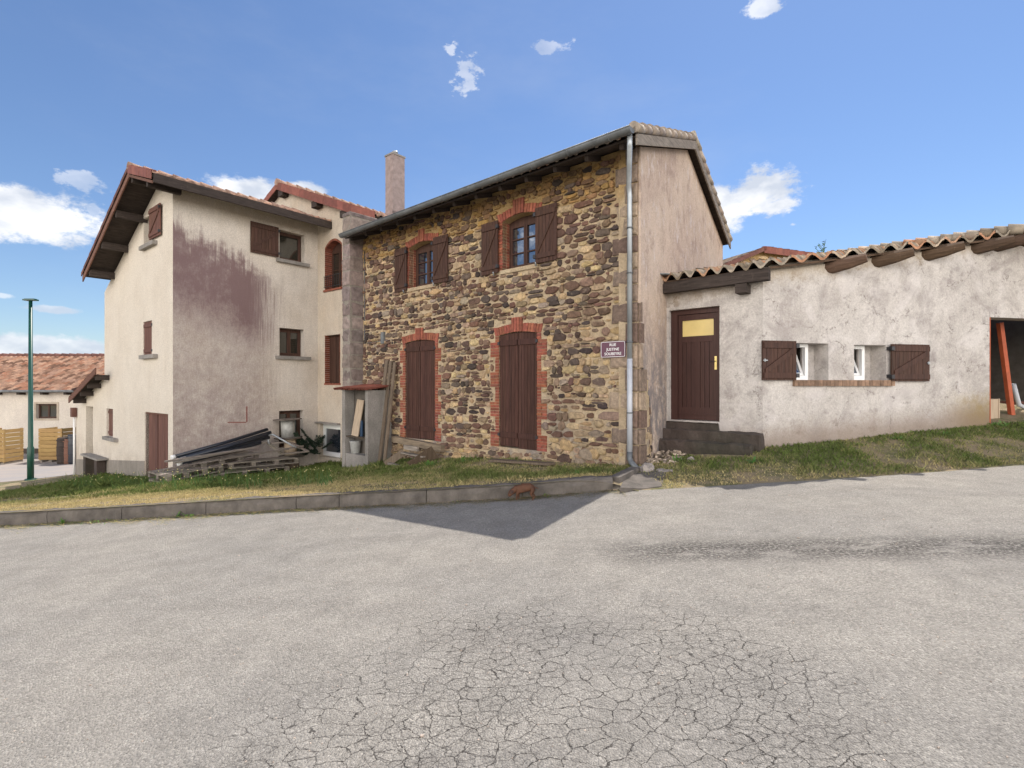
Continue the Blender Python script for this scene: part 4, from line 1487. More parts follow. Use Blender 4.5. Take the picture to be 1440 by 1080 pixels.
# openings on the gable
gw = (FL.s_(202), FL.s_(214), FL.q(202, 348)[1], FL.q(202, 308)[1])
mw = (FL.s_(201.5), FL.s_(213.5), FL.q(201.5, 500)[1], FL.q(201.5, 453)[1])
lw = (FL.s_(149.8), FL.s_(158.8), FL.q(150, 613)[1], FL.q(150, 574.3)[1])
gd = (FL.s_(203.7), FL.s_(236.4), -1.15, FL.q(203.7, 579)[1])
dw = (FL.s_(120.8), FL.s_(130.8), -1.75, FL.q(121, 571)[1])
out = [(0.004, -2), (s_lean, -2.6), (s_lean, lean_lo), (s_main, lean_hi), (s_main, lz(s_main)-.14), (LR_S, LR_Z-.14), (0.004, lz(0)-.14)]
mb = MB()
mb.prism(out, FL, 0, -.3, [rect(*gw), rect(*mw), rect(*lw), rect(*gd), rect(*dw)])
mb.build('gable_wall', M['plaster_cream'], LH)
mb = MB()
pl = [(gd[0]+.02, -1.9), (s_lean+.012, -2.6), (s_lean+.012, -1.20), (gd[0]+.02, -0.56)]
# plinth band left of the garage door
def plz(s): return float(np.interp(s, [gd[0], s_lean], [FL.q(203, 648)[1], FL.q(108, 646)[1]]))
zz1, zz2 = plz(gd[0]), plz(s_lean)
d0_ = (gd[0]+.01)
mb.prism([(d0_, -2.2), (dw[1]-.005, -2.4), (dw[1]-.005, plz(dw[1])), (d0_, zz1)], FL, .012, -.0)
mb.prism([(dw[0]+.005, -2.4), (s_lean+.012, -2.6), (s_lean+.012, zz2), (dw[0]+.005, plz(dw[0]))], FL, .012, -.0)
mb.build('plinth', M['plinth'], LH)
# side wall with three windows
su = (FLS.s_(393), FLS.s_(428.2), 5.41, 6.31)
sm_ = (FLS.s_(393), FLS.s_(427.6), 2.46, 3.32)
sg = (FLS.s_(392.5), FLS.s_(426.8), -0.35, FLS.q(393, 578)[1])
mb = MB()
mb.prism([(0.004, -2), (S_END, -2), (S_END, lz(0)-.14), (0.004, lz(0)-.14)], FLS, 0, -.3, [rect(*su), rect(*sm_), rect(*sg)])
mb.build('side_wall', M['plaster_side'], LH)
# closing walls, behind
mb = MB()
A_ = FL.P(s_main, 0); B_ = A_+vdir*S_END
A2 = FL.P(s_lean, 0); B2 = A2+vdir*S_END
for a, b, z0, z1 in ((A_, B_, 0, lz(s_main)-.14), (A2, B2, -2.6, lean_lo)):
    mb.add([Vector((a.x, a.y, z0)), Vector((b.x, b.y, z0)), Vector((b.x, b.y, z1)), Vector((a.x, a.y, z1))], [(0, 1, 2, 3)])
o_ = vdir*S_END
mb.add([FL.P(s, z)+o_ for s, z in out], [tuple(range(len(out)))])
mb.build('rear_wall', M['plaster_cream'], LH)
# dark linings behind the openings
mb = MB()
for (a, b, c, d_), F_ in ((gw, FL), (mw, FL), (lw, FL), (gd, FL), (su, FLS), (sm_, FLS), (sg, FLS)):
    mb.fbox(F_, a-.1, b+.1, c-.1, d_+.1, -.36, -.305)
mb.build('lining', M['dark'], LH)
mb = MB(); mb.fbox(FL, dw[0]-.1, dw[1]+.1, dw[2]-.3, dw[3]+.1, -.345, -.26)
mb.build('side_door', M['concrete'], LH)
# windows
for wn in (su, sm_, sg):
    casement(FLS, wn[0]+.005, wn[1]-.005, wn[2]+.005, wn[3]-.005, -0.20, LH, 'shutter', 'glass_dim', 1 if wn is su else 2, 1, .05, .05)
casement(FL, gw[0], gw[1], gw[2], gw[3], -.2, LH, 'shutter', 'glass_dim', 1, 1)
for (a, b, z) in ((FLS.s_(388), FLS.s_(435.6, .1), 5.41), (FLS.s_(387), FLS.s_(435), 2.46)):
    m_ = MB(); m_.fbox(FLS, a, b, z-.10, z-.001, -.2, .12, (0.85, 0.82, 0.75)); m_.build('sill', M['concrete'], LH)
for (wn, px0, px1) in ((gw, 196, 215.5), (mw, 196, 216), (lw, 144.5, 161)):
    m_ = MB(); m_.fbox(FL, FL.s_(px0, .1), FL.s_(px1, .1), wn[2]-.11, wn[2]-.001, -.2, .12, (1.2, 1.15, 1.05)); m_.build('sill', M['concrete'], LH)
shutter(FLS, FLS.s_(352, .04), FLS.s_(391.5, .04), 5.44, 6.34, .04, LH, brace=1, hinge_s=FLS.s_(391.5, .04), w=.10)
shutter(FL, FL.s_(226.5, .04), FL.s_(211, .04), FL.q(202, 345)[1]+.02, FL.q(202, 305)[1]+.05, .04, LH, brace=-1, hinge_s=FL.s_(226, .04), m='shutter_pale')
shutter(FL, mw[0]+.01, mw[1]-.01, mw[2]+.01, mw[3]-.01, -.05, LH, brace=0, m='shutter_pale')
shutter(FL, lw[0]+.01, lw[1]-.01, lw[2]+.01, lw[3]-.01, -.09, LH, brace=0, m='shutter_pale')
# garage door: frame and two leaves slightly ajar
mb = MB()
mb.fbox(FL, gd[0]-.0, gd[0]+.05, gd[2], gd[3], -.16, -.03); mb.fbox(FL, gd[1]-.05, gd[1], gd[2], gd[3], -.16, -.03)
mb.fbox(FL, gd[0]+.05, gd[1]-.05, gd[3]-.05, gd[3], -.16, -.03)
lo_, hi_ = min(gd[:2]), max(gd[:2])
gdo = mb.build('garage_door', M['shutter_pale'], LH)
mb = MB()
md = (lo_+hi_)/2+.12
boards(mb, FL, lo_+.055, md-.05, gd[2], gd[3]-.055, -.12, -.08, .12)
mb.build('leaf', M['shutter_pale'], gdo)
mb = MB()
boards(mb, FL, md+.03, hi_-.055, gd[2], gd[3]-.055, -.12, -.08, .12)
mb.build('leaf', M['shutter_pale'], gdo)
# roof
O1 = FL.P(-EO, LE_Z, OV); LV = OV+S_END
E1 = vdir
tiles = MB()
TB = [(1, 1, 1), (0.8, .8, .8), (1.2, 1.1, 1.05), (1.4, 1.3, 1.2), (.7, .68, .66)]
roof_tiles(tiles, O1+Vector((0, 0, .02)), E1, LV-.03, udir+Vector((0, 0, LSL)), LR_S+EO, .22, .36, .028, .03, TB)
O2 = FL.P(LF_S, lz(LF_S)+.02, OV)
roof_tiles(tiles, O2, E1, LV-.03, -udir+Vector((0, 0, LSF)), LF_S-LR_S, .22, .36, .028, .03, TB)
tiles.build('roof', M['tile_mix'], LH)
rg = MB()
verge_round(rg, FL.P(LR_S, LR_Z+.03, OV+.03), FL.P(LR_S, LR_Z+.03, OV+.03)+E1*(LV), 14, .09, lambda: shade(.2))
rg.build('ridge_tiles', M['tile_mix'], LH)
dk = MB()
slab(dk, O1+Vector((0, 0, -.02)), E1, LV-.04, udir+Vector((0, 0, LSL)), LR_S+EO, -.04, -.01)
slab(dk, FL.P(LF_S, lz(LF_S)-.02, OV), E1, LV-.04, -udir+Vector((0, 0, LSF)), LF_S-LR_S, -.042, -.012)
dk.build('roof_deck', M['timber'], LH)
# verge: red tiles on the short slope, boards plus tiles on the long one
verge(FL, OV+.03, (-EO-.02, LE_Z+.05), (LR_S, LR_Z+.05), 6, .20, LH, 'tile_red')
verge(FL, OV+.03, (LF_S+.02, lz(LF_S)+.05), (LR_S, LR_Z+.05), 15, .10, LH, 'tile_brown')
fb = MB()
slant(fb, FL, (LF_S, lz(LF_S)-.14), (LR_S, LR_Z-.14), .16, OV, OV-.03)
slant(fb, FL, (-EO+.02, LE_Z-.20), (LR_S, LR_Z-.20), .07, OV, OV-.03, (.8, .8, .8))
fb.build('bargeboard', M['fascia'], LH)
fb = MB()
a0 = FL.P(-EO-.0, LE_Z-.10, OV-.03); b0 = a0+E1*(LV-.0)
fb.beam(a0, b0, .05, .22)
fb.build('eave_board', M['timber'], LH)
for s in (-.25, .93, 2.35, 3.75, 5.15):
    z = lz(s)-.26
    pb = MB()
    pb.beam(FL.P(s, z, -.1), FL.P(s, z, OV-.06), .12, .20)
    pb.build('purlin', M['timber'], LH)
# lean-to roof
ll0 = (FL.s_(97, .4), FL.q(97, 560, .4)[1]); ll1 = (FL.s_(135, .4), FL.q(135, 518, .4)[1])
lsl = (ll1[1]-ll0[1])/(ll0[0]-ll1[0])
tiles = MB()
roof_tiles(tiles, FL.P(ll0[0], ll0[1]+.02, .4), E1, S_END+.3, -udir+Vector((0, 0, lsl)), ll0[0]-s_main+.0, .22, .36, .028, .03, TB)
lt = tiles.build('lean_to_roof', M['tile_brown'], LH)
fb = MB()
slant(fb, FL, (ll0[0], ll0[1]-.08), (ll1[0], ll1[1]-.08), .20, .42, .39, (.75, .7, .7))
fb.build('bargeboard', M['fascia'], lt)
fb = MB(); slab(fb, FL.P(ll0[0], ll0[1]-.02, .38), E1, S_END+.25, -udir+Vector((0, 0, lsl)), ll0[0]-s_main, -.05, -.012)
for k in range(4):
    s = ll0[0]-.45-k*(ll0[0]-ll1[0]-.5)/3.2
    fb.beam(FL.P(s, ll0[1]+(ll0[0]-s)*lsl-.22, -.1), FL.P(s, ll0[1]+(ll0[0]-s)*lsl-.22, .36), .10, .17)
fb.build('roof_deck', M['timber'], lt)
# white downpipe with a hopper box at the far corner of the wing
dp = MB()
dp.tube([FL.P(s_lean-.02, lean_lo-.2, .06), FL.P(s_lean-.02, -2.2, .06)], .035, 8)
pp = dp.build('downpipe', M['white_pvc'], LH)
dp = MB(); dp.fbox(FL, s_lean-.22, s_lean+.08, lean_lo-.55, lean_lo-.2, .02, .16); dp.build('hopper', M['shutter_pale'], pp)
# faded red marking on the side wall
mk = MB()
a = FLS.q(346, 572); b = FLS.q(346, 594); c = FLS.q(320, 594)
slant(mk, FLS, (a[0]-.0, (a[1]+b[1])/2), (a[0]+.04, (a[1]+b[1])/2+.02), abs(a[1]-b[1]), .003, .0005)
slant(mk, FLS, (c[0], c[1]), (b[0], b[1]), .03, .003, .0005)
mk.build('red_marking', M['paint_red'], LH)

# ================================================================== MIDDLE HOUSE
MH = thing('middle_house', 'narrow cream house with red verge tiles and a stone pilaster between the two larger houses', 'house', tuple(FM.P(-1, -.6)))
MR_S, MR_Z = 2.16, 8.52
MSL = 0.395
MO = .25
def mz(s): return MR_Z-abs(s-MR_S)*MSL
M0 = -3.35; M1 = 7.0
aw = (FM.s_(457), FM.s_(457)-.95, FM.q(457, 408.5)[1], 5.88)
mlw = (FM.s_(457), FM.s_(457)-.85, FM.q(457, 539)[1], FM.q(457, 472)[1])
mbw = (FM.s_(450), FM.s_(450)-1.15, -.72, FM.q(450, 595)[1])
mb = MB()
mb.prism([(M0+.2, -2), (M1, -2), (M1, mz(M1)-.12), (MR_S, MR_Z-.12), (M0+.2, mz(M0+.2)-.12)], FM, 0, -.3,
         [arch(aw[0], aw[1], aw[2], aw[3], .22), rect(*mlw[:2], mlw[2], mlw[3]), rect(*mbw[:2], mbw[2], mbw[3])])
mb.build('wall', M['plaster_mid'], MH)
mb = MB()
for (a, b, c, d_) in (aw, mlw, mbw): mb.fbox(FM, a+.1, b-.1, c-.1, d_+.3, -.38, -.31)
mb.build('lining', M['dark'], MH)
def brick_reveal(F, lo, hi, z0, z1, parent, arc=None):
    m_ = MB(); m2_ = MB(); z = z0
    while z < z1-.02:
        for e, sg_2 in ((lo, 1), (hi, -1)):
            t = random.choice([.7, .9, 1.1])
            (m_ if e == lo or arc else m2_).fbox(F, e-sg_2*.004, e+sg_2*.02, z+.004, z+.058, -.24, .004, (t, t, t))
        z += .064
    if arc:
        n = 14
        for k in range(n):
            x0 = lo+(hi-lo)*k/n+.003; x1 = lo+(hi-lo)*(k+1)/n-.003
            f = lambda x: arc[0]+arc[1]*(1-(2*(x-lo)/(hi-lo)-1)**2)
            t = random.choice([.7, .9, 1.1])
            m_.hexa([F.P(x0, f(x0)-.02, -.24), F.P(x1, f(x1)-.02, -.24), F.P(x1, f(x1)-.02, .006), F.P(x0, f(x0)-.02, .006),
                     F.P(x0, f(x0)+.05, -.24), F.P(x1, f(x1)+.05, -.24), F.P(x1, f(x1)+.05, .006), F.P(x0, f(x0)+.05, .006)], (t, t, t))
    if m2_.f: m2_.build('brick_reveal', M['brick'], parent)
    return m_.build('brick_reveal', M['brick'], parent)
brick_reveal(FM, min(aw[:2]), max(aw[:2]), aw[2], aw[3], MH, (aw[3], .22))
brick_reveal(FM, min(mlw[:2]), max(mlw[:2]), mlw[2], mlw[3], MH)
casement(FM, aw[0], aw[1], aw[2], aw[3]-.02, -.24, MH, 'shutter', 'glass_dim', 2, 2, rise=.22)
rl = MB()
lo_, hi_ = min(aw[:2]), max(aw[:2])
for zz in (aw[2]+.08, aw[2]+.42): rl.tube([FM.P(lo_, zz, .04), FM.P(hi_, zz, .04)], .012, 6)
for k in range(9): rl.tube([FM.P(lo_+.03+(hi_-lo_-.06)*k/8, aw[2]+.08, .04), FM.P(lo_+.03+(hi_-lo_-.06)*k/8, aw[2]+.42, .04)], .008, 6)
rl.build('window_railing', M['iron'], MH)
m_ = MB()
lo_, hi_ = min(mlw[:2]), max(mlw[:2])
boards(m_, FM, lo_+.02, lo_+.42, mlw[2]+.01, mlw[3]-.01, -.18, -.15, .08); boards(m_, FM, lo_+.43, hi_-.02, mlw[2]+.01, mlw[3]-.01, -.18, -.15, .08)
m_.build('shutter', M['shutter'], MH)
m_ = MB(); m_.fbox(FM, aw[0]+.03, aw[1]-.03, aw[2]-.06, aw[2], -.24, .05); m_.fbox(FM, mlw[0]+.03, mlw[1]-.03, mlw[2]-.05, mlw[2], -.2, .02); m_.build('sill', M['brick'], MH)
lo_, hi_ = min(mbw[:2]), max(mbw[:2])
bw_ = casement(FM, lo_+.0, hi_-.02, mbw[2]+.02, mbw[3]-.02, -.10, MH, 'white_pvc', 'glass', 1, 1, .05, .09)
m_ = MB()
m_.fbox(FM, FM.s_(476)-.1, FM.s_(437.5), mbw[3]+.005, mbw[3]+.05, .004, .12, (.9, .85, .7)); m_.build('lintel', M['concrete'], MH)
# pilaster of dressed lava blocks
m_ = MB()
PIL_S0, PIL_S1 = FS.s_(510)+.01, FS.s_(481, .41)
F0 = FS.s_(492, .41)
z = -1.0; i = 0
ptop = FS.q(492, 296, .41)[1]
while z < ptop-.05:
    h = min(random.uniform(.34, .42), ptop-z)
    c = shade(.16); 
    if random.random() < .3: c = (c[0]*.78, c[1]*.78, c[2]*.80)
    e = jit(.006)
    rough_block(m_, FS, F0-e, PIL_S1+jit(.01), z+.008, z+h-.008, -.45, .41+e, .022, c, (6, 5, 8))
    z += h; i += 1
m_.build('pilaster', M['quoin'], MH)
m_ = MB(); m_.fbox(FS, F0+.012, PIL_S1-.012, -1, ptop-.01, -.44, .398); m_.build('pilaster_joints', M['plinth'], MH)
# roof
tiles = MB()
LMo = 6.0
mu, mv = FM.D, Vector((-FM.N.x, -FM.N.y, 0))
roof_tiles(tiles, FM.P(M0, mz(M0)+.02, MO), mv, LMo, mu+Vector((0, 0, MSL)), MR_S-M0, .22, .36, .028, .03, TB)
roof_tiles(tiles, FM.P(M1, mz(M1)+.02, MO), mv, LMo, -mu+Vector((0, 0, MSL)), M1-MR_S, .22, .36, .028, .03, TB)
verge_round(tiles, FM.P(MR_S, MR_Z+.05, MO+.04), FM.P(MR_S, MR_Z+.05, MO-5), 14, .11, lambda: shade(.2))
tiles.build('roof', M['tile_mix'], MH)
verge(FM, MO+.02, (M0, mz(M0)+.05), (MR_S, MR_Z+.05), 15, .24, MH, 'tile_red')
verge(FM, MO+.02, (M1, mz(M1)+.05), (MR_S, MR_Z+.05), 13, .20, MH, 'tile_red')
dk = MB()
slab(dk, FM.P(M0+.03, mz(M0)-.02, MO-.02), mv, LMo-.1, mu+Vector((0, 0, MSL)), MR_S-M0-.03, -.04, -.01)
slab(dk, FM.P(M1-.03, mz(M1)-.02, MO-.02), mv, LMo-.1, -mu+Vector((0, 0, MSL)), M1-MR_S-.03, -.042, -.012)
dk.build('roof_deck', M['timber'], MH)
for s in (-1.75, -.15, 2.0, 3.2):
    pb = MB()
    dd = MO-.02
    z = mz(s)-.27
    pb.beam(FM.P(s, z, -.05), FM.P(s, z, dd), .30, .20)
    pb.build('purlin', M['timber'], MH)
# back of the roofless corner: side wall going back behind the stone house
m_ = MB()
a = FM.P(M0+.2, 0); b = a+mv*5.8
m_.add([Vector((a.x, a.y, -1)), Vector((b.x, b.y, -1)), Vector((b.x, b.y, mz(M0+.2)-.12)), Vector((a.x, a.y, mz(M0+.2)-.12))], [(0, 1, 2, 3)])
m_.build('side_wall', M['plaster_mid'], MH)

# ================================================================== ANNEX
AX = thing('annex', 'low grey rendered annex with wavy tiled roof and log purlin ends', 'outbuilding', tuple(FB.P(0, 0.5)))
av = Vector((-FA.N.x, -FA.N.y, 0))                      # inwards from the door wall
au = FA.D
ASL = 0.195
AE_Z = 3.58                                            # roof top surface at wall plane A
def az_at(P):                                          # roof height at plan point
    d = (Vector((P.x, P.y, 0))-Vector((FA.o[0], FA.o[1], 0))).dot(av)
    return AE_Z+d*ASL
sA0, sA1 = FA.s_(935), FA.s_(1073)
adoor = (FA.s_(940.7), FA.s_(1011.8), .93, 2.985)
mb = MB()
mb.prism([(sA0+.3, -.4), (sA1, -.4), (sA1, AE_Z-.10), (sA0+.3, AE_Z-.10)], FA, 0, -.3, [rect(*adoor)])
mb.build('wall', M['plaster_annex'], AX)
RIDGE_B = FB.s_(1430, .2)
rz = az_at(FB.P(RIDGE_B, 0))
B_END = 9.2
bw1 = (FB.s_(1116), FB.s_(1165), 1.67, 2.30)
bw2 = (FB.s_(1201), FB.s_(1246), 1.67, 2.29)
gar = (FB.s_(1391.6), 8.6, .2, FB.q(1391.6, 446)[1])
def bz(s):
    z = az_at(FB.P(s, 0))
    return z if s < RIDGE_B else 2*rz-z
mb = MB()
mb.prism([(0, -.4), (gar[0], -.2), (gar[0], gar[3]), (gar[1], gar[3]), (gar[1], -.2), (B_END, -.2), (B_END, bz(B_END)-.10), (RIDGE_B, rz-.10), (0, bz(0)-.10)], FB, 0, -.3,
         [rect(*bw1), rect(*bw2)])
mb.build('wall', M['plaster_annex'], AX)
# tilted white windows set deep
for bw in (bw1, bw2):
    lo_, hi_ = bw[0], bw[0]+(bw[1]-bw[0])*.62 if bw is bw1 else bw[0]+(bw[1]-bw[0])*.58
    m_ = MB(); D_ = -.16
    a, b, c, d_ = lo_-.12, hi_, bw[2], bw[3]
    fw = .06
    m_.fbox(FB, a, a+fw, c, d_, D_-.06, D_); m_.fbox(FB, b-fw, b, c, d_, D_-.06, D_)
    m_.fbox(FB, a+fw, b-fw, c, c+fw*1.3, D_-.06, D_); m_.fbox(FB, a+fw, b-fw, d_-fw, d_, D_-.06, D_)
    wn = m_.build('window', M['white_pvc'], AX)
    # hopper sash leaning inwards from its foot and seen skewed through the opening
    m_ = MB(); gl = MB()
    z0_, z1_ = c+fw*1.3+.005, d_-fw-.03
    aa, bb = a+fw+.01, b-fw-.01
    def SP(s, z, off):
        t = (z-z0_)/(z1_-z0_)
        return FB.P(s, z, D_-.02-off-.20*t)
    def sb(s0, s1, z0, z1):
        m_.hexa([SP(s0, z0, 0), SP(s1, z0, 0), SP(s1, z0, .035), SP(s0, z0, .035), SP(s0, z1, 0), SP(s1, z1, 0), SP(s1, z1, .035), SP(s0, z1, .035)])
    sb(aa, aa+.045, z0_, z1_); sb(bb-.045, bb, z0_, z1_); sb(aa+.045, bb-.045, z0_, z0_+.045); sb(aa+.045, bb-.045, z1_-.045, z1_)
    m_.build('sash', M['white_pvc'], wn)
    gl.hexa([SP(aa+.03, z0_+.03, .012), SP(bb-.03, z0_+.03, .012), SP(bb-.03, z0_+.03, .018), SP(aa+.03, z0_+.03, .018),
             SP(aa+.03, z1_-.03, .012), SP(bb-.03, z1_-.03, .012), SP(bb-.03, z1_-.03, .018), SP(aa+.03, z1_-.03, .018)])
    gl.build('pane', M['glass'], wn)
    # plastered reveal block to the right of the window and dark room behind
    m_ = MB(); m_.fbox(FB, b, bw[1]+.05, c-.05, d_+.05, -.34, -.30 if False else -.305); m_.build('reveal', M['plaster_annex'], AX)
    m_ = MB(); m_.fbox(FB, bw[0]-.3, b, c-.1, d_+.1, -.8, -.75); m_.fbox(FB, b+.005, b+.03, c-.1, d_+.1, -.8, -.345); m_.build('lining', M['dark'], AX)
# sill of bricks on edge shared by both windows
m_ = MB()
x0, x1 = FB.s_(1117.5, .05), FB.s_(1258.5, .05)
n = 26
for k in range(n):
    a = x0+(x1-x0)*k/n+.003; b = x0+(x1-x0)*(k+1)/n-.003
    t = random.choice([.75, .9, 1.1, 1.2])
    m_.fbox(FB, a, b, 1.565+jit(.003), 1.668, -.2, .055+jit(.004), (t*.95, t*1.9, t*2.1))
m_.build('brick_sill', M['brick'], AX)
shutter(FB, FB.s_(1070.6, .04), FB.s_(1118.5, .04), 1.665, 2.325, .04, AX, brace=1, hinge_s=FB.s_(1118.5, .04), latch=True, w=.075)
shutter(FB, FB.s_(1252, .04), FB.s_(1305.6, .04), 1.65, 2.31, .04, AX, brace=1, hinge_s=FB.s_(1252, .04), latch=True, w=.085)
# pointing pins of hinges
m_ = MB()
for z in (1.74, 2.23): m_.fbox(FB, FB.s_(1246.5), FB.s_(1251.5), z-.03, z+.03, .0, .06)
m_.build('hinge_pin', M['iron'], AX)
# door
m_ = MB()
lo_, hi_ = min(adoor[:2]), max(adoor[:2]); z0_, z1_ = adoor[2], adoor[3]
D_ = -.12
m_.fbox(FA, lo_, lo_+.07, z0_, z1_, D_-.08, D_+.03); m_.fbox(FA, hi_-.13, hi_, z0_, z1_, D_-.08, D_+.03); m_.fbox(FA, lo_+.07, hi_-.13, z1_-.09, z1_, D_-.08, D_+.03)
dr = m_.build('door', M['door'], AX)
a, b = lo_+.075, hi_-.135
m_ = MB()
zt = z1_-.095
gz0, gz1 = z1_-.50, z1_-.20
m_.fbox(FA, a, a+.07, z0_+.01, zt, D_-.05, D_); m_.fbox(FA, b-.07, b, z0_+.01, zt, D_-.05, D_)
m_.fbox(FA, a+.07, b-.07, gz1, zt, D_-.05, D_-.001); m_.fbox(FA, a+.07, b-.07, gz0-.11, gz0, D_-.05, D_-.001)
m_.fbox(FA, a+.07, b-.07, z0_+.01, z0_+.24, D_-.05, D_-.001)
boards(m_, FA, a+.07, (a+b)/2-.045, z0_+.24, gz0-.11, D_-.04, D_-.014, .085, .008, .1)
boards(m_, FA, (a+b)/2+.045, b-.07, z0_+.24, gz0-.11, D_-.04, D_-.014, .085, .008, .1)
m_.fbox(FA, (a+b)/2-.045, (a+b)/2+.045, z0_+.24, gz0-.11, D_-.05, D_-.001)
m_.fbox(FA, a+.0, b-.0, z0_+.10, z0_+.13, D_, D_+.015)
m_.build('leaf', M['door'], dr)
m_ = MB(); m_.fbox(FA, a+.07, b-.07, gz0, gz1, D_-.035, D_-.025); m_.build('pane', M['yellow_glass'], dr)
m_ = MB(); m_.fbox(FA, a+.012, a+.052, 1.86, 2.10, D_, D_+.008)
hp_ = m_.build('handle', M['brass'], dr)
m_ = MB(); m_.tube([FA.P(a+.032, 2.01, D_+.008), FA.P(a+.032, 2.01, D_+.05), FA.P(a+.13, 2.01, D_+.05)], .006, 8); m_.build('lever', M['iron'], hp_)
# concrete lintel line above door
# stone steps
for k, (pl0, pl1, z0_, z1_, o) in enumerate(((lo_, sA0-.03, .3, .905, .05), (sA1-.02, sA0-.01, .2, .775, .24), (sA1+.06, sA0+.0, .1, .60, .47))):
    m_ = MB(); rough_block(m_, FA, pl0, pl1, z0_, z1_, .001, o, .03 if k else .01, shade(.1), (26, 5, 7)); m_.build('step', M['concrete_dark'], AX)
# roof tiles over the whole annex, clipped along both facades
def a_plan(P): return Vector((P.x, P.y, az_at(P)))
tiles = MB(); dk = MB()
P_A0 = FA.P(FA.s_(926, .28), 0, .28)
c_end = FB.P(RIDGE_B, 0, .22)
# column strips running up the slope: each starts at the eave line A or at the oblique line B
Lst = -(0)
pitch = .235
org = P_A0
ncol = 40
Ndir = (-au)                                           # to the right along A
G3 = av+Vector((0, 0, ASL))
Nrm = Vector((-av.x*ASL, -av.y*ASL, 1)).normalized()
depth_ridge = (c_end-Vector((FA.o[0], FA.o[1], 0))).dot(av)
LB = FB.P(0, 0, .20); LBd = FB.D
TA = [(1, 1, 1), (.8, .8, .78), (1.3, 1.2, 1.1), (1.1, .78, .62), (.6, .56, .5), (1.15, .70, .5)]
sub = 8
prev_cols = None
fullw = (c_end-org).dot(Ndir)
ncol = int(fullw/pitch)+1
for cidx in range(ncol):
    tint_seed = cidx
    lines = []
    jz_, js_ = jit(.012), abs(jit(.05))
    for k in range(sub+1):
        x = (cidx+k/sub)*pitch
        if x > fullw: x = fullw
        p = org+Ndir*x
        # start depth: the larger of eave A and line B
        dA = .0
        w_ = LB-p
        # solve p + av*t = LB + LBd*q
        det = av.x*(-LBd.y)-(-LBd.x)*av.y
        t = (w_.x*(-LBd.y)-(-LBd.x)*w_.y)/det
        q_ = (av.x*w_.y-av.y*w_.x)/det
        st_ = (max(0.0, t) if q_ > -.3 else 0.0)+js_
        cc_ = math.cos(2*math.pi*k/sub)
        pz = .055*(abs(cc_)**.8*(1 if cc_ > 0 else -1))+jz_
        dr_ = depth_ridge-((p-Vector((FA.o[0], FA.o[1], 0))).dot(av))
        lines.append((p, st_, max(st_+.02, dr_), pz))
    rows = 14
    st_min = min(l[1] for l in lines)
    # rows cut at fixed depth so tile joints line up
    nr_ = max(1, int((lines[0][2]-st_min)/.38)+1)
    b0 = len(tiles.v); cnt = 0
    levels = []
    for r in range(nr_):
        levels.append((st_min+r*.38, .03)); levels.append((st_min+(r+1)*.38-.002, 0))
    levels.insert(0, (st_min, -.015))
    for (y, h) in levels:
        for (p, s0_, s1_, pz) in lines:
            yy = min(max(y, s0_), s1_)
            P_ = p+av*yy
            z = az_at(P_)
            if y <= s0_ and h >= 0: h2 = .03 if y == st_min or y < s0_ else h
            else: h2 = h
            tiles.v.append(tuple(Vector((P_.x, P_.y, z+.03))+Nrm*(pz+h2)))
    w1 = sub+1
    for r in range(len(levels)-1):
        c = random.choice(TA)
        for k in range(sub):
            a = b0+r*w1+k
            tiles.f.append([a, a+1, a+1+w1, a+w1]); tiles.c.append(c); tiles.sm.append(True)
rt = tiles.build('roof', M['tile_annex'], AX)
# the other slope, past the ridge
t2 = MB()
Rp = Vector((FA.o[0], FA.o[1], 0))+av*depth_ridge+Ndir*((org-Vector((FA.o[0], FA.o[1], 0))).dot(Ndir))
back_eave = Rp+av*3.2
roof_tiles(t2, Vector((back_eave.x, back_eave.y, rz+.03-3.2*ASL)), Ndir, fullw+3.8, -av+Vector((0, 0, ASL)), 3.2, .235, .38, .045, .03, TA)
verge_round(t2, Vector((Rp.x, Rp.y, rz+.05)), Vector((c_end.x, c_end.y, rz+.05))+Ndir*.05, 26, .10, lambda: random.choice(TA))
t2.build('rear_roof', M['tile_annex'], AX)
# tile undersides along the facade: deck boards
dk = MB()
A0_ = org; 
corner = LB
pts_top = []
polyp = [org+av*.05, corner+Vector((0, 0, 0)), c_end-FB.N*.02, Rp]
# deck polygon
P4 = [FA.P(FA.s_(934), 0, .20), FB.P(0.02, 0, .13), FB.P(RIDGE_B, 0, .13), Rp+Vector((0, 0, 0))]
vt_ = [Vector((p.x, p.y, az_at(p)-.035)) for p in P4]+[Vector((p.x, p.y, az_at(p)-.065)) for p in P4]
dk.add(vt_, [(0, 1, 2, 3), (7, 6, 5, 4), (0, 4, 5, 1), (1, 5, 6, 2), (2, 6, 7, 3), (3, 7, 4, 0)])
dk.build('roof_deck', M['timber_brown'], AX)
# mortar bed between wall top and tiles along B
mb = MB()
mb.prism([(0.0, bz(0)-.11), (0, bz(0)+.0), (RIDGE_B, rz+.0), (RIDGE_B, rz-.11)], FB, -.02, -.25)
mb.build('mortar_bed', M['plaster_annex'], AX)
# eave beam along the door wall and a block under it
e0 = FA.P(FA.s_(934, .17), AE_Z-.215, .17); e1 = FA.P(FA.s_(1082, .17), AE_Z-.20, .17)
m_ = MB(); m_.beam(e0, e1, .14, .17); 
m_.beam(e0+Vector((0, 0, .09)), e1+Vector((0, 0, .10))-au*.0, .07, .05)
m_.build('eave_beam', M['timber'], AX)
m_ = MB(); k_ = FA.s_(1048); m_.fbox(FA, k_-.09, k_+.09, AE_Z-.45, AE_Z-.30, -.1, .25); m_.build('beam_end', M['timber'], AX)
# flashing against the gable
m_ = MB(); m_.beam(FA.P(FA.s_(925, .3), AE_Z+.04, .3), FA.P(FA.s_(941, .2), AE_Z+.03, .2), .25, .02); m_.build('flashing', M['zinc_dark'], AX)
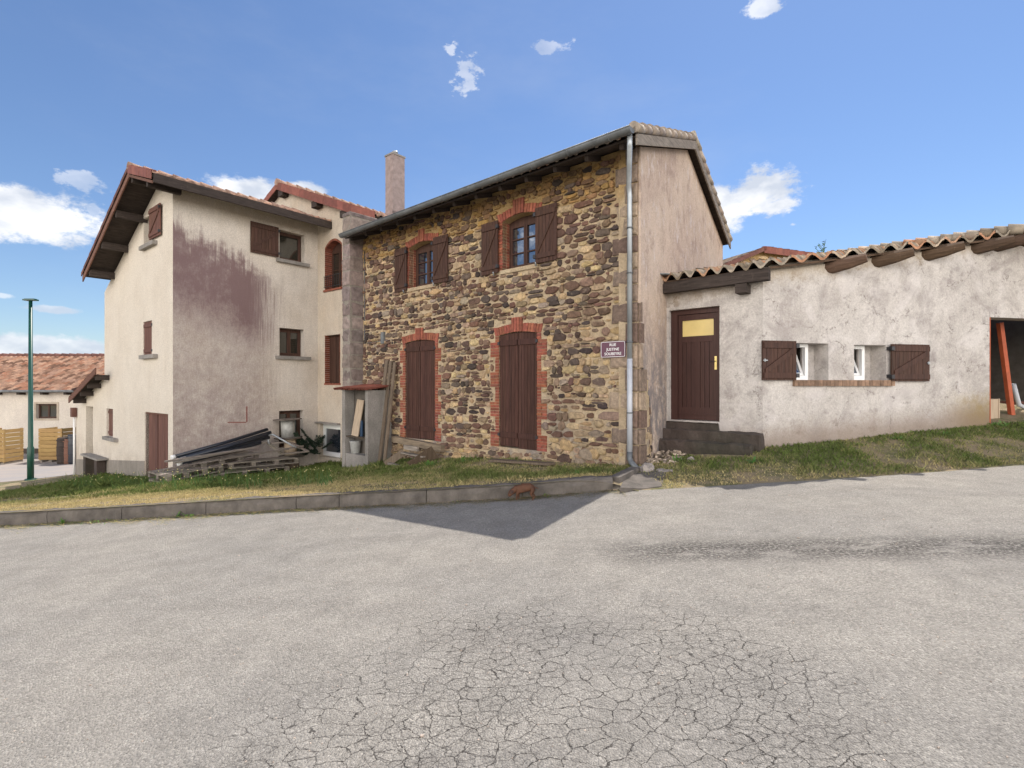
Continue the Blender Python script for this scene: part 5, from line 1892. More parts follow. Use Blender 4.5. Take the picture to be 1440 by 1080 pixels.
# log purlin ends
for (px0, px1, pyb) in ((1156, 1200, 378), (1221, 1265, 372), (1291, 1336, 363), (1360, 1402, 356), (1388, 1434, 356)):
    # the log leaves the wall where its lower-left corner is seen and runs along the ridge direction
    s0 = FB.s_(px0+14)
    P0 = FB.P(s0, 0, 0)
    z = az_at(P0)-.16
    P0.z = z
    L_ = .50
    m_ = MB()
    a = P0-Ndir*.25; b = P0+Ndir*L_
    hh = .115
    m_.tube([a, P0, P0+Ndir*L_*.5+Vector((0, 0, .03)), b+Vector((0, 0, .075))], [hh*1.1, hh*1.1, hh*.95, hh*.66], 9, True, shade(.25), smooth=False)
    m_.build('log_purlin', M['timber_brown'], AX)
# interior of the open garage
m_ = MB()
fl = gz(FB.P(gar[0], 0).x, FB.P(gar[0], 0).y)
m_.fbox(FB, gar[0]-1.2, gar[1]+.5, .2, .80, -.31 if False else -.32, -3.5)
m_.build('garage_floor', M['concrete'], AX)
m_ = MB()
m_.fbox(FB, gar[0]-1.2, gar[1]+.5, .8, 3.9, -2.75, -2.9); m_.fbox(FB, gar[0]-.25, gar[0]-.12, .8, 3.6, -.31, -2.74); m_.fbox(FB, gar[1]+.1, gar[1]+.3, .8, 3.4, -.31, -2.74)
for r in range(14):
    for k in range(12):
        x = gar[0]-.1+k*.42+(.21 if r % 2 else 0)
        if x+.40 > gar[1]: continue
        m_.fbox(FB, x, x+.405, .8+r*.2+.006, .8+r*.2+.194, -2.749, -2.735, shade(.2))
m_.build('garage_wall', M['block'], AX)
m_ = MB()
z = .82
while z < gar[3]-.1:
    h = random.uniform(.15, .3); m_.fbox(FB, gar[0]-.10, gar[0]+.12, z, z+h-.012, -.305, -.60, random.choice([(1.3, .8, .6), (.8, .55, .45), (1.5, 1.3, 1.0)])); z += h
m_.build('door_pier', M['quoin'], AX)
m_ = MB(); m_.fbox(FB, gar[0]-.0, gar[0]+.018, .82, gar[3]-.005, -.02, .006); m_.build('door_rail', M['orange'], AX)
m_ = MB(); m_.fbox(FB, gar[0]+.0, gar[1], gar[3]-.0, gar[3]+.12, .002, .008) ; m_.build('lintel', M['plaster_annex'], AX)
# things inside the garage
pa = FB.P(FB.s_(1406, -.5), gar[3]-.02, -.5); pb_ = FB.P(FB.s_(1424, -.5), .82, -.5)
m_ = MB(); m_.beam(pb_, pa, .10, .07, up=FB.N)
tag(m_.build('steel_post', M['orange']), 'orange primed steel post leaning inside the open garage doorway', 'post')
m_ = MB(); m_.tube([FB.P(FB.s_(1425, -.9), 1.6, -.9), FB.P(FB.s_(1433, -.9), 1.15, -.9), FB.P(FB.s_(1447, -.9), 1.0, -.8)], .045, 10)
tag(m_.build('drain_pipe', M['pvc_grey']), 'grey plastic pipe leaning behind the orange post in the garage', 'pipe')
CRT = thing('wooden_crate', 'pale wooden crate standing just inside the garage doorway', 'crate', tuple(FB.P(FB.s_(1400), .81, -.45)))
m_ = MB(); c0, c1 = FB.s_(1393, -.33), FB.s_(1404.5, -.33)
m_.fbox(FB, c0, c1, .81, 1.30, -.34, -.36); m_.fbox(FB, c0, c1, .81, 1.30, -.60, -.62); m_.fbox(FB, c0, c1, .81, .83, -.36, -.60)
m_.build('panel', M['board'], CRT)
m_ = MB(); m_.fbox(FB, c1, c1+.03, .81, 1.31, -.33, -.63); m_.fbox(FB, c0-.03, c0, .81, 1.31, -.33, -.63); m_.build('end_board', M['board'], CRT)
m_ = MB(); m_.fbox(FB, FB.s_(1428, -1.4), FB.s_(1428, -1.4)+1.2, .81, 1.15, -1.4, -1.8); m_.fbox(FB, FB.s_(1428, -1.4)+.02, FB.s_(1428, -1.4)+1.18, 1.155, 1.2, -1.38, -1.82)
tag(m_.build('chest', M['tile_brown']), 'low reddish chest in the dark back of the garage', 'chest')

# small sprout growing on the annex roof
def plant_mesh(mb, base, h, n, spread, leaf, col=(1, 1, 1), stems=True):
    for i in range(n):
        a = random.random()*6.28; r = spread*random.random()
        top = base+Vector((math.cos(a)*r, math.sin(a)*r, h*random.uniform(.5, 1)))
        if stems: mb.tube([base+Vector((jit(.01), jit(.01), 0)), (base+top)/2+Vector((jit(.02), jit(.02), .02)), top], [.006, .004, .002], 4, False, (.8, .8, .6))
        for k in range(5):
            t = random.uniform(.35, 1)
            p = base.lerp(top, t)
            d = Vector((jit(1), jit(1), random.uniform(-.1, .8))).normalized()
            s_ = Vector((jit(1), jit(1), jit(.4))).normalized()
            l = leaf*random.uniform(.6, 1.2)
            c = shade(.25); c = (c[0]*col[0], c[1]*col[1], c[2]*col[2])
            mb.add([p, p+d*l*.5+s_*l*.22, p+d*l, p+d*l*.5-s_*l*.22], [(0, 1, 2, 3)], c)
P_ = FB.P(FB.s_(1187), 0, -.45); P_.z = az_at(P_)+.05
m_ = MB(); plant_mesh(m_, P_, .30, 6, .13, .075, (.8, .9, 1.3))
tag(m_.build('rooftop_sprout', M['leaf']), 'small leafy sprout growing on the tiles of the annex roof', 'plant')

# ================================================================== HOUSE BEHIND THE ANNEX
FBk = Frame(((1070-720)/720*17.0, 17.0), 2600)
BH = thing('rubble_barn', 'distant rubble gable with red verge tiles showing above the annex roof', 'house', tuple(FBk.P(0, 0)))
r0 = FBk.q(1070, 350)
bl = (FBk.s_(1010), FBk.q(1012, 383)[1]); br = (FBk.s_(1160), FBk.q(1160, 359)[1])
br = (6.0, r0[1]-(6.0)*abs((FBk.q(1150, 359)[1]-r0[1])/(FBk.s_(1150)-r0[0])))
bl = (-3.2, r0[1]-3.2*.42)
mb = MB(); mb.prism([(-3, 0), (6, 0), (6, br[1]-.1), (r0[0], r0[1]-.1), (-3, bl[1]+.05-.1)], FBk, 0, -.4); mb.build('wall', M['mortar'], BH)
st2 = MB()
def bhz(s): return float(np.interp(s, [-3.2, r0[0], 6], [bl[1], r0[1], br[1]]))-.15
rubble(st2, FBk, -2.9, 3.5, lambda s: bhz(s)-1.1, bhz, [], lambda s, z: tuple(x*1.25 for x in random.choice(DARKS+LIGHTS)), .08, .15, .12, .3)
st2.build('stonework', M['stone'], BH)
verge(FBk, .2, (br[0], br[1]+.02), (r0[0], r0[1]+.02), 24, .20, BH, 'tile_red')
verge(FBk, .2, (bl[0], bl[1]+.02), (r0[0], r0[1]+.02), 10, .12, BH, 'tile_brown')
tl = MB()
bv = Vector((-FBk.N.x, -FBk.N.y, 0))
sl1 = (r0[1]-bl[1])/(r0[0]-bl[0]); sl2 = (r0[1]-br[1])/(br[0]-r0[0])
roof_tiles(tl, FBk.P(bl[0], bl[1], .2), bv, 6, FBk.D+Vector((0, 0, sl1)), r0[0]-bl[0], .22, .36, .03, .03, TB)
roof_tiles(tl, FBk.P(br[0], br[1], .2), bv, 6, -FBk.D+Vector((0, 0, sl2)), br[0]-r0[0], .22, .36, .03, .03, TB)
tl.build('roof', M['tile_grey'], BH)

# ================================================================== FAR BUILDING (left)
fy = 29.0
FF = Frame(((50-720)/720*fy, fy), 60000)
FH = thing('far_building', 'long white rendered building with an orange tiled roof across the yard', 'house', tuple(FF.P(0, -2.35)))
ez = CZ+(540-550)/720*fy; 
f0, f1 = -13, 16
fwin = (FF.s_(51), FF.s_(80), CZ+(540-588.5)/720*fy, CZ+(540-568)/720*fy)
mb = MB(); mb.prism([(f0, -2.8), (f1, -2.8), (f1, ez), (f0, ez)], FF, 0, -.3, [rect(*fwin)]); mb.build('wall', M['plaster_far'], FH)
casement(FF, fwin[0], fwin[1], fwin[2], fwin[3], -.15, FH, 'shutter', 'glass_dim', 2, 1, .05, .04)
m_ = MB(); fr_ = .11
for (a, b, c, d_) in ((fwin[0]-fr_, fwin[0], fwin[2]-fr_, fwin[3]+fr_), (fwin[1], fwin[1]+fr_, fwin[2]-fr_, fwin[3]+fr_), (fwin[0], fwin[1], fwin[3], fwin[3]+fr_), (fwin[0], fwin[1], fwin[2]-fr_, fwin[2])):
    m_.fbox(FF, a, b, c, d_, 0, .02)
m_.build('window_surround', M['plaster_annex'], FH)
m_ = MB(); m_.fbox(FF, fwin[0]-.1, fwin[1]+.1, fwin[2]-.1, fwin[3]+.1, -.5, -.4); m_.build('lining', M['dark'], FH)
m_ = MB(); m_.fbox(FF, f0, f1, -2.8, -2.05, .001, .03); m_.build('plinth', M['concrete_dark'], FH)
fv = Vector((0, 1, 0))
fr_z = CZ+(540-503)/720*(fy+4.6)
fsl = (fr_z-ez)/4.9
tl = MB()
TF = [(1, 1, 1), (1.2, 1.2, 1.15), (.85, .8, .75), (1.1, .95, .85), (1.3, 1.3, 1.25), (.5, .45, .42), (1, .8, .7)]
roof_tiles(tl, FF.P(f0, ez+.06, .45), FF.D, f1-f0, -Vector((FF.N.x, FF.N.y, 0))+Vector((0, 0, fsl)), 5.0, .30, .36, .045, .05, TF)
roof_tiles(tl, FF.P(f0, ez+.06, -9.5), FF.D, f1-f0, Vector((FF.N.x, FF.N.y, 0))+Vector((0, 0, fsl)), 4.95, .30, .36, .045, .05, TF)
M['tile_orange'] = vary('orange clay tile', (0.42, 0.26, 0.185), 0.85, 0.35, 3, 20, 0.3, 0.01)
tl.build('roof', M['tile_orange'], FH)
rg = MB(); verge_round(rg, FF.P(f0, ez+.1+4.97*fsl, -4.52), FF.P(f1, ez+.1+4.97*fsl, -4.52), 60, .12, lambda: shade(.3)); rg.build('ridge_tiles', M['tile_brown'], FH)
m_ = MB()
for k in range(22): m_.fbox(FF, f0+.6+k*1.3, f0+.75+k*1.3, ez-.20, ez-.04, -.05, .40)
m_.build('rafter_end', M['timber'], FH)
m_ = MB(); m_.tube([FF.P(f0, ez-.0, .50), FF.P(f1, ez-.0, .50)], .07, 8); m_.build('gutter', M['zinc_dark'], FH)
# hipped right part of the roof: shade of a turned slope painted as dark tints
m_ = MB()
FW = Frame(((104-720)/720*27.0, 27.0), 60000)
NB = thing('shaded_roof_shed', 'shed just behind the low wing of the cream house, roof shade painted into the tiles', 'shed', tuple(FW.P(3, -2.3)))
w0 = FW.s_(98); 
m_.prism([(w0+.5, -2.7), (w0+8, -2.7), (w0+8, 1.1), (w0+.5, 1.1)], FW, 0, -4); m_.build('wall', M['plaster_far'], NB)
m_ = MB()
ex = FW.P(w0-.2, 1.15, .3)
a1 = FW.q(61+10, 549); 
# sloping left end of the roof: triangular tiled hip made as one tile field facing the yard
roof_tiles(m_, FW.P(FW.s_(101, .35), CZ+(540-549)/720*26.65, .35), FW.D, 9, fv+Vector((.40, 0, .475)), 4.6, .28, .36, .045, .05, [(.6, .6, .6), (.5, .5, .5), (.8, .7, .65), (.35, .35, .35)])
m_.build('roof', M['tile_brown'], NB)

# crates in front of the far building
def crate(x0, x1, y_top, y_bot, depth, label):
    Fc = Frame(((x0-720)/720*depth, depth), 60000)
    zb_ = gz(Fc.P(0, 0).x, depth); zt_ = CZ+(540-y_top)/720*depth
    w_ = abs(Fc.s_(x1)-Fc.s_(x0))
    t = thing('slatted_crate', label, 'crate', tuple(Fc.P(w_/2, zb_)), 'slatted wooden crates in the yard')
    m_ = MB(); n = 8; hh = (zt_-zb_-.12)/n
    for k in range(n):
        m_.fbox(Fc, 0, w_, zb_+.12+k*hh+.012, zb_+.12+(k+1)*hh-.012, 0, -.03, shade(.12))
        m_.fbox(Fc, 0, .03, zb_+.12+k*hh+.012, zb_+.12+(k+1)*hh-.012, -.031, -1.0, shade(.12))
        m_.fbox(Fc, w_-.03, w_, zb_+.12+k*hh+.012, zb_+.12+(k+1)*hh-.012, -.031, -1.0, shade(.12))
    m_.build('slats', M['crate'], t)
    m_ = MB()
    for e in (.03, w_-.1):
        for d_ in (-.032, -.92): m_.fbox(Fc, e, e+.07, zb_, zt_, d_, d_-.07)
    m_.build('corner_post', M['crate'], t)
    m_ = MB()
    for e in (.02, w_/2-.08, w_-.18): m_.fbox(Fc, e, e+.16, zb_, zb_+.10, .0, -1.0)
    m_.build('skid', M['pallet'], t)
crate(54, 87, 602.5, 633, 25.8, 'yellow slatted crate under the window of the far building')
crate(-28, 6, 604, 638, 25.0, 'yellow slatted crate cut by the left edge of the picture')
for i, (px, w_, h_, lab, mt) in enumerate(((92, .34, 1.3, 'dark barrel next to the yellow slatted crate', 'timber'), (98, .30, 1.25, 'reddish brown barrel second from the yellow slatted crate', 'fascia'), (104.5, .28, 1.45, 'dark tall drum beside the corner of the low wing', 'black_pipe'))):
    y_ = 25.4; x_ = (px-720)/720*y_; zb_ = gz(x_, y_)
    m_ = MB()
    c0 = Vector((x_, y_, zb_))
    m_.tube([c0, c0+Vector((0, 0, h_*.05)), c0+Vector((0, 0, h_*.5)), c0+Vector((0, 0, h_*.95)), c0+Vector((0, 0, h_))], [w_*.9, w_*.94, w_, w_*.94, w_*.88], 14)
    for f_ in (.1, .35, .65, .9): m_.tube([c0+Vector((0, 0, h_*f_-.02)), c0+Vector((0, 0, h_*f_+.02))], w_*1.03, 14)
    tag(m_.build('barrel', M[mt]), lab, 'barrel', 'barrels in the yard')

# street lamp
lb = gpx(43, 675)
LP = thing('street_lamp', 'slim green street lamp pole with a flat head at the left', 'street lamp', tuple(lb))
H_ = CZ+(540-423)/720*lb.y-lb.z
m_ = MB(); m_.tube([lb+Vector((0, 0, -.1)), lb+Vector((0, 0, 1.2)), lb+Vector((0, 0, 1.25)), lb+Vector((0, 0, H_))], [.10, .10, .078, .055], 14); m_.build('pole', M['green_paint'], LP)
m_ = MB()
t_ = lb+Vector((0, 0, H_))
m_.box(t_+Vector((0, 0, .03)), (.44, .20, .05)); m_.box(t_+Vector((0, 0, .065)), (.36, .15, .02))
m_.build('head', M['green_paint'], LP)
m_ = MB(); m_.tube([lb+Vector((0, 0, -.02)), lb+Vector((0, 0, .05))], [.17, .17], 12); m_.build('base_plate', M['green_paint'], LP)

# ================================================================== YARD THINGS
# lean-to stone hut at the pilaster
HD = .72
hs0, hs1 = FS.s_(517.2, HD), FS.s_(481, HD)
hzb = -.38
HT = thing('concrete_hut', 'small open concrete hut with a corrugated red roof against the stone wall', 'hut', tuple(FS.P((hs0+hs1)/2, hzb, .3)))
hzt = FS.q(517, 549, HD)[1]
m_ = MB()
m_.fbox(FS, hs0, hs0+.12, hzb-.4, hzt, .012, HD); m_.fbox(FS, hs1-.14, hs1, hzb-.4, hzt, .45, HD)
m_.fbox(FS, hs0+.12, hs1-.14, hzb-.4, hzb+.20, .42, HD-.02)
m_.build('wall', M['concrete'], HT)
m_ = MB(); m_.fbox(FS, hs0+.121, hs1-.141, hzb+.2, hzt, .44, .42); m_.build('back_wall', M['block'], HT)
m_ = MB(); m_.fbox(FS, hs0+.121, hs1-.141, hzb+.62, hzb+.645, .45, HD-.03, (.5, .5, .5)); m_.build('shelf', M['plank'], HT)
m_ = MB()
E_ = FS.D
O_ = FS.P(hs0-.12, hzt+.03, HD+.14)
roof_tiles(m_, O_, E_, hs1-hs0+.32, -FS.N+Vector((0, 0, .12)), HD+.12, .12, .9, .028, .0, [(1.1, 1.1, 1.0), (.9, .8, .8)], sk=0)
m_.build('roof', M['tile_red'], HT)
m_ = MB(); m_.beam(FS.P(hs0-.05, hzt+.012, HD-.05), FS.P(hs1+.1, hzt+.012, HD-.05), .06, .03)
m_.build('roof_batten', M['plank'], HT)
# pale board leaning in the hut
m_ = MB()
b0_ = FS.P(FS.s_(500, .6), hzb+.65, .62); b1_ = FS.P(FS.s_(505, .55), hzt-.25, .50)
m_.beam(b0_, b1_, .30, .025, up=FS.N)
tag(m_.build('pale_board', M['board']), 'pale new wooden board leaning inside the concrete hut', 'board')
m_ = MB(); c_ = FS.P(FS.s_(509, .55), hzb+.65, .56)
m_.beam(c_, c_+Vector((0, 0, .4)), .10, .03, up=FS.N)
tag(m_.build('blue_cloth', M['blue']), 'strip of dark blue cloth beside the pale board in the hut', 'cloth')
m_ = MB(); c_ = FS.P(FS.s_(500, .58), hzb+.20, .58)
m_.tube([c_, c_+Vector((0, 0, .02)), c_+Vector((0, 0, .30)), c_+Vector((0, 0, .32))], [.10, .115, .145, .15], 16)
tag(m_.build('bucket', M['bucket']), 'grey plastic bucket on the floor of the concrete hut', 'bucket')
# three grey planks leaning upright
for (px, w_, zt_, lab) in ((536, .115, FS.q(536, 506, .3)[1], 'left upright grey plank leaning on the stone wall by the hut'), (541.5, .10, FS.q(541, 507, .3)[1], 'middle upright grey plank leaning on the stone wall by the hut'), (547, .10, FS.q(547, 509, .3)[1], 'right upright grey plank leaning on the stone wall by the hut')):
    s = FS.s_(px, .25)
    m_ = MB(); m_.beam(FS.P(s, -.42, .42+jit(.03)), FS.P(s-.01, zt_, .08), w_, .035, up=FS.N)
    tag(m_.build('grey_plank', M['plank']), lab, 'plank', 'upright planks leaning beside the hut')
# doorstep beam and old wooden trough beneath the left brick door
m_ = MB(); m_.beam(FS.P(FS.s_(554, .1), .22, .10), FS.P(FS.s_(623, .1), .13, .10), .14, .15, up=(0, 0, 1), col=(1.0, .9, .75))
tag(m_.build('doorstep_beam', M['pallet']), 'pale wooden beam lying below the left brick framed door', 'beam')
TRo = thing('wooden_trough', 'broken grey wooden trough on the grass below the doorstep beam', 'trough', tuple(FS.P(FS.s_(570, .6), -.35, .5)))
t0, t1 = FS.s_(548, .7), FS.s_(604, .5)
zt0 = gz(FS.P(t0, 0, .6).x, FS.P(t0, 0, .6).y)
m_ = MB()
m_.beam(FS.P(t0-.05, zt0+.02, .85), FS.P(t0-.35, zt0+.32, .55), .03, .16); m_.beam(FS.P(t1+.35, zt0+.02, .75), FS.P(t1+.05, zt0+.36, .30), .04, .30, col=(.5, .45, .4))
m_.build('end_board', M['plank'], TRo)
m_ = MB()
m_.beam(FS.P(t0-.33, zt0+.30, .58), FS.P(t1+.15, zt0+.26, .52), .12, .035); m_.beam(FS.P(t0-.1, zt0+.05, .80), FS.P(t1+.4, zt0+.03, .84), .06, .05)
m_.beam(FS.P(t0-.30, zt0+.42, .50), FS.P(t0-.75, zt0+.40, .46), .06, .10, col=(1.2, 1.2, 1.2))
m_.build('side_board', M['pallet'], TRo)
m_ = MB(); 
a = FS.P(FS.s_(692, .45), 0, .45); b = FS.P(FS.s_(776, .45), 0, .45)
a.z = gz(a.x, a.y)+.05; b.z = gz(b.x, b.y)+.05
m_.beam(a, b, .20, .04)
tag(m_.build('flat_plank', M['plank']), 'grey plank lying flat on the grass below the right brick framed door', 'plank')

# stone slab bench by the plaster house
g0, g1 = FL.s_(128, .02), FL.s_(152, .02)
P0 = FL.P(g0, 0, .5); P1 = FL.P(g1, 0, .5)
zs_ = FL.q(150, 654, .5)[1]
BN = thing('stone_bench', 'low stone slab bench against the cream gable wall', 'bench', tuple(FL.P((g0+g1)/2, gz(P0.x, P0.y), .3)))
m_ = MB(); m_.fbox(FL, g1, g0, zs_-.08, zs_-.02, .02, .32, (1.3, 1.3, 1.3)); m_.build('seat', M['concrete'], BN)
for e in (g1+.2, g0-.5):
    m_ = MB(); m_.fbox(FL, e, e+.3, zs_-.8, zs_-.081, .04, .28); m_.build('leg', M['concrete_dark'], BN)

# pallet pile in front of the side wall
def pallet_at(cs, d, z, rz_, tx, ty, label, w_=1.9, l_=1.0, nboards=7):
    """wooden pallet: deck boards, stringers, feet"""
    c = FLS.P(cs, z, d)
    ang = math.atan2(FLS.D.y, FLS.D.x)+rz_
    Mx = Matrix.Rotation(ang, 4, 'Z') @ Matrix.Rotation(tx, 4, 'X') @ Matrix.Rotation(ty, 4, 'Y')
    t = thing('pallet', label, 'pallet', tuple(c), 'grey wooden pallets piled by the side wall')
    def L(mb, p, sz, col): mb.box(c+(Mx @ Vector(p)), sz, Mx.to_3x3(), col)
    m_ = MB()
    for k in range(nboards): L(m_, (0, -l_/2+l_*(k+.5)/nboards, .13), (w_, l_/nboards*.66, .022), shade(.18))
    m_.build('deck', M['pallet'], t)
    m_ = MB()
    for x in (-w_/2+.05, -w_/6, w_/6, w_/2-.05): L(m_, (x, 0, .108), (.10, l_, .02), shade(.15))
    m_.build('cross_board', M['pallet'], t)
    m_ = MB()
    for x in (-w_/2+.05, -w_/6, w_/6, w_/2-.05):
        for y in (-l_/2+.06, 0, l_/2-.06): L(m_, (x, y, .058), (.10, .10, .078), shade(.2, .8))
    m_.build('block', M['pallet'], t)
    m_ = MB()
    for y in (-l_/2+.06, 0, l_/2-.06): L(m_, (0, y, .008), (w_, .10, .02), shade(.18))
    m_.build('runner', M['pallet'], t)
    return t
gpz = gz(FLS.P(1.5, 0, .9).x, FLS.P(1.5, 0, .9).y)
gpz = gz(FLS.P(1.0, 0, 1.1).x, FLS.P(1.0, 0, 1.1).y)-.03
pallet_at(-.05, .95, gpz+.0, .04, 0, -.02, 'lowest grey pallet at the left of the pile', 1.2, 1.0)
pallet_at(1.5, .95, gpz+.02, -.02, 0, .02, 'long low grey pallet in the middle of the pile', 1.8, 1.0)
pallet_at(-.02, 1.0, gpz+.21, .10, .02, -.05, 'topmost grey pallet at the left of the pile', 1.3, 1.0, 5)
pallet_at(1.75, 1.0, gpz+.22, -.08, -.05, .03, 'tilted grey pallet at the right of the pile', 1.8, 1.0, 5)
pallet_at(.9, .85, gpz+.40, .16, .03, -.05, 'broken upper pallet in the middle of the pile under the black pipes', 1.5, .8, 4)
# long loose boards on the pile
for i, (s0, d0, z0, s1, d1, z1, w_, lab) in enumerate(((-.6, 1.38, .52, 1.6, 1.25, .64, .10, 'long weathered board along the front of the pallet pile'), (-.3, 1.0, .42, 1.4, 1.2, .62, .12, 'weathered board slanting across the top of the pallet pile'), (-.65, 1.45, .34, .15, 1.35, .40, .09, 'short weathered board sticking out at the left of the pile'), (1.4, 1.35, .46, 3.0, 1.05, .52, .10, 'weathered board lying on the right part of the pile'), (.6, 1.45, .44, 2.4, 1.4, .52, .06, 'thin pale lath on the front of the pallet pile'), (-.1, .9, .5, 2.2, .5, .66, .10, 'weathered board close to the wall on the pile'))):
    m_ = MB(); m_.beam(FLS.P(s0, gpz+z0+.10, d0), FLS.P(s1, gpz+z1+.10, d1), w_, .035, col=shade(.35))
    tag(m_.build('loose_board', M['pallet']), lab, 'board', 'loose boards on the pallet pile')
TR = thing('trestle_frame', 'grey wooden rectangular frame lying at the right end of the pile', 'frame', tuple(FLS.P(2.9, gpz+.3, .9)))
m_ = MB()
q = [FLS.P(2.3, gpz+.48, 1.25), FLS.P(3.1, gpz+.46, 1.2), FLS.P(2.85, gpz+.72, .6), FLS.P(2.2, gpz+.74, .6)]
for i in range(4): m_.beam(q[i], q[(i+1) % 4], .09, .04, col=shade(.15))
m_.build('rail', M['pallet'], TR)
# black pipes
for i, (s0, z0, s1, z1, d, lab) in enumerate(((-.15, .62, 2.25, 1.13, .62, 'uppermost black plastic pipe resting on the pallet pile'), (-.1, .56, 2.3, 1.05, .72, 'second black pipe from the top on the pallet pile'), (-.05, .50, 2.2, .92, .84, 'third black pipe on the pallet pile'), (-.12, .49, 1.9, .80, .96, 'lowest front black pipe on the pallet pile'), (.0, .60, 2.1, 1.00, .92, 'black pipe nearest the camera on the pallet pile'))):
    m_ = MB(); a = FLS.P(s0, gpz+z0, d); b = FLS.P(s1, gpz+z1, d-.15)
    m_.tube([a, (a+b)/2+Vector((0, 0, -.02)), b], .045, 10)
    o = m_.build('black_pipe', M['black_pipe']); tag(o, lab, 'pipe', 'black pipes on the pallet pile')
    if i in (0, 3):
        k = MB(); dd = (b-a).normalized(); k.tube([a-dd*.09, a-dd*.0], .055, 12); ko = k.build('end_cap', M['white_pvc']); ko.parent = o
m_ = MB(); m_.tube([FLS.P(2.2, gpz+.95, .5), FLS.P(2.35, gpz+.98, .6), FLS.P(2.75, gpz+.60, 1.15)], .028, 8)
m_.tube([FLS.P(2.18, gpz+.93, .62), FLS.P(2.2, gpz+.70, .68)], .03, 8)
tag(m_.build('bent_tube', M['zinc']), 'grey bent metal tube at the right end of the black pipes', 'tube')

# stack of cable reels
def reel(c, rf, rc, h, label, tilt, core='plank', wedge=False):
    t = thing('cable_reel', label, 'cable reel', tuple(c), 'cable reels stacked by the dark window')
    Rm = Matrix.Rotation(tilt[0], 4, 'X') @ Matrix.Rotation(tilt[1], 4, 'Y')
    up = Rm @ Vector((0, 0, 1))
    m_ = MB(); m_.tube([c+up*0.0, c+up*h], rc, 18, True, (1, 1, 1)); m_.build('core', M[core], t)
    for z in (-.03, h):
        m_ = MB(); m_.tube([c+up*z, c+up*(z+.028)], rf, 22, True, shade(.1, .6)); m_.build('flange', M['pallet'], t)
    return t
rc0 = FLS.P(FLS.s_(411, .55), 0, .55)
rzb = gz(rc0.x, rc0.y)
zz = lambda py: CZ+(540-py)/720*rc0.y
z1 = zz(641); z2 = zz(616); z3 = zz(589)
reel(Vector((rc0.x, rc0.y, rzb+.03)), .36, .20, z1-rzb-.06, 'bottom wooden cable reel of the stack by the dark window', (.02, -.03))
reel(Vector((rc0.x-.05, rc0.y, z1+.03)), .33, .17, z2-z1-.06, 'middle cable reel with pale staves in the stack', (-.03, -.05), 'board')
reel(Vector((rc0.x-.12, rc0.y, z2+.03)), .40, .19, z3-z2-.06, 'topmost cable reel with a grey core in the stack', (0, -.04), 'bucket')

# ================================================================== KERB
KG = 'kerb stones along the grass bank'
kp = [(p.x, p.y) for p in KB]
kx = [p[0] for p in kp]
cuts_px = [-60, 68, 172, 290, 417, 478, 600, 735, 862]
cutx = [float(np.interp(px, [-60, 0, 140, 280, 420, 570, 720, 800, 862], kx)) for px in cuts_px]
klab = ['pale kerb stone at the far left edge of the verge', 'sunlit kerb stone second from the left with a chipped end', 'sunlit kerb stone third from the left with broad leaved weeds at its foot', 'sunlit kerb stone ending where the house shadow begins',
        'short kerb stone at the left end of the shadowed stretch', 'shaded kerb stone between the short stone and the bare stretch', 'shaded kerb stone behind and left of the brown dog', 'last long shaded kerb stone right of the brown dog']
for i in range(len(cutx)-1):
    m_ = MB()
    x0, x1 = cutx[i]+.005, cutx[i+1]-.005
    if i == 0: x0 = -20
    n = 44
    prof = [(0.0, -.12), (-.012, .12), (.0, .175), (.03, .198), (.13, .2), (.15, .16), (.15, -.12)]
    rows = []
    for k in range(n+1):
        x = x0+(x1-x0)*k/n
        y = edge_y(x); zz_ = zr(x)
        dz_ = noise.noise((x*1.7, 0, 9))*.012
        row = []
        for j, (dy, dz) in enumerate(prof):
            e = noise.noise((x*4, j*1.3, 2))*.024+noise.noise((x*17, j*2.3, 4))*.012
            row.append((x, y+dy+e, zz_+dz+dz_+e*.7))
        rows.append(row)
    b = len(m_.v)
    m_.v += [p for r in rows for p in r]
    np_ = len(prof)
    for k in range(n):
        for j in range(np_-1):
            m_.f.append([b+k*np_+j, b+(k+1)*np_+j, b+(k+1)*np_+j+1, b+k*np_+j+1]); m_.c.append((1, 1, 1)); m_.sm.append(False)
    m_.f.append([b+j for j in range(np_)]); m_.c.append((1, 1, 1)); m_.sm.append(False)
    m_.f.append([b+n*np_+j for j in range(np_)][::-1]); m_.c.append((1, 1, 1)); m_.sm.append(False)
    tag(m_.build('kerb_stone', M['kerb']), klab[i], 'kerb stone', KG)
bd = MB(); xsb = np.linspace(-20, KB[-1].x-.02, 60); prev_ = None
for x in xsb:
    y = edge_y(x); z = zr(x); row = [Vector((x, y+.04, z-.1)), Vector((x, y+.04, z+.15)), Vector((x, y+.14, z+.15)), Vector((x, y+.14, z-.1))]
    if prev_ is not None: bd.add(prev_+row, [(0, 4, 5, 1), (1, 5, 6, 2), (2, 6, 7, 3)])
    prev_ = row
struct(bd.build('kerb_bed', M['ground']))
# end piece turned towards the downpipe
m_ = MB()
a = Vector((KB[-1].x+.04, KB[-1].y+.08, zr(KB[-1].x)+.09)); b = FS.P(FS.s_(893, .45), .20, .45)
m_.beam(a, b, .15, .18)
tag(m_.build('kerb_stone', M['kerb']), 'short kerb stone turned back towards the downpipe outlet', 'kerb stone', KG)


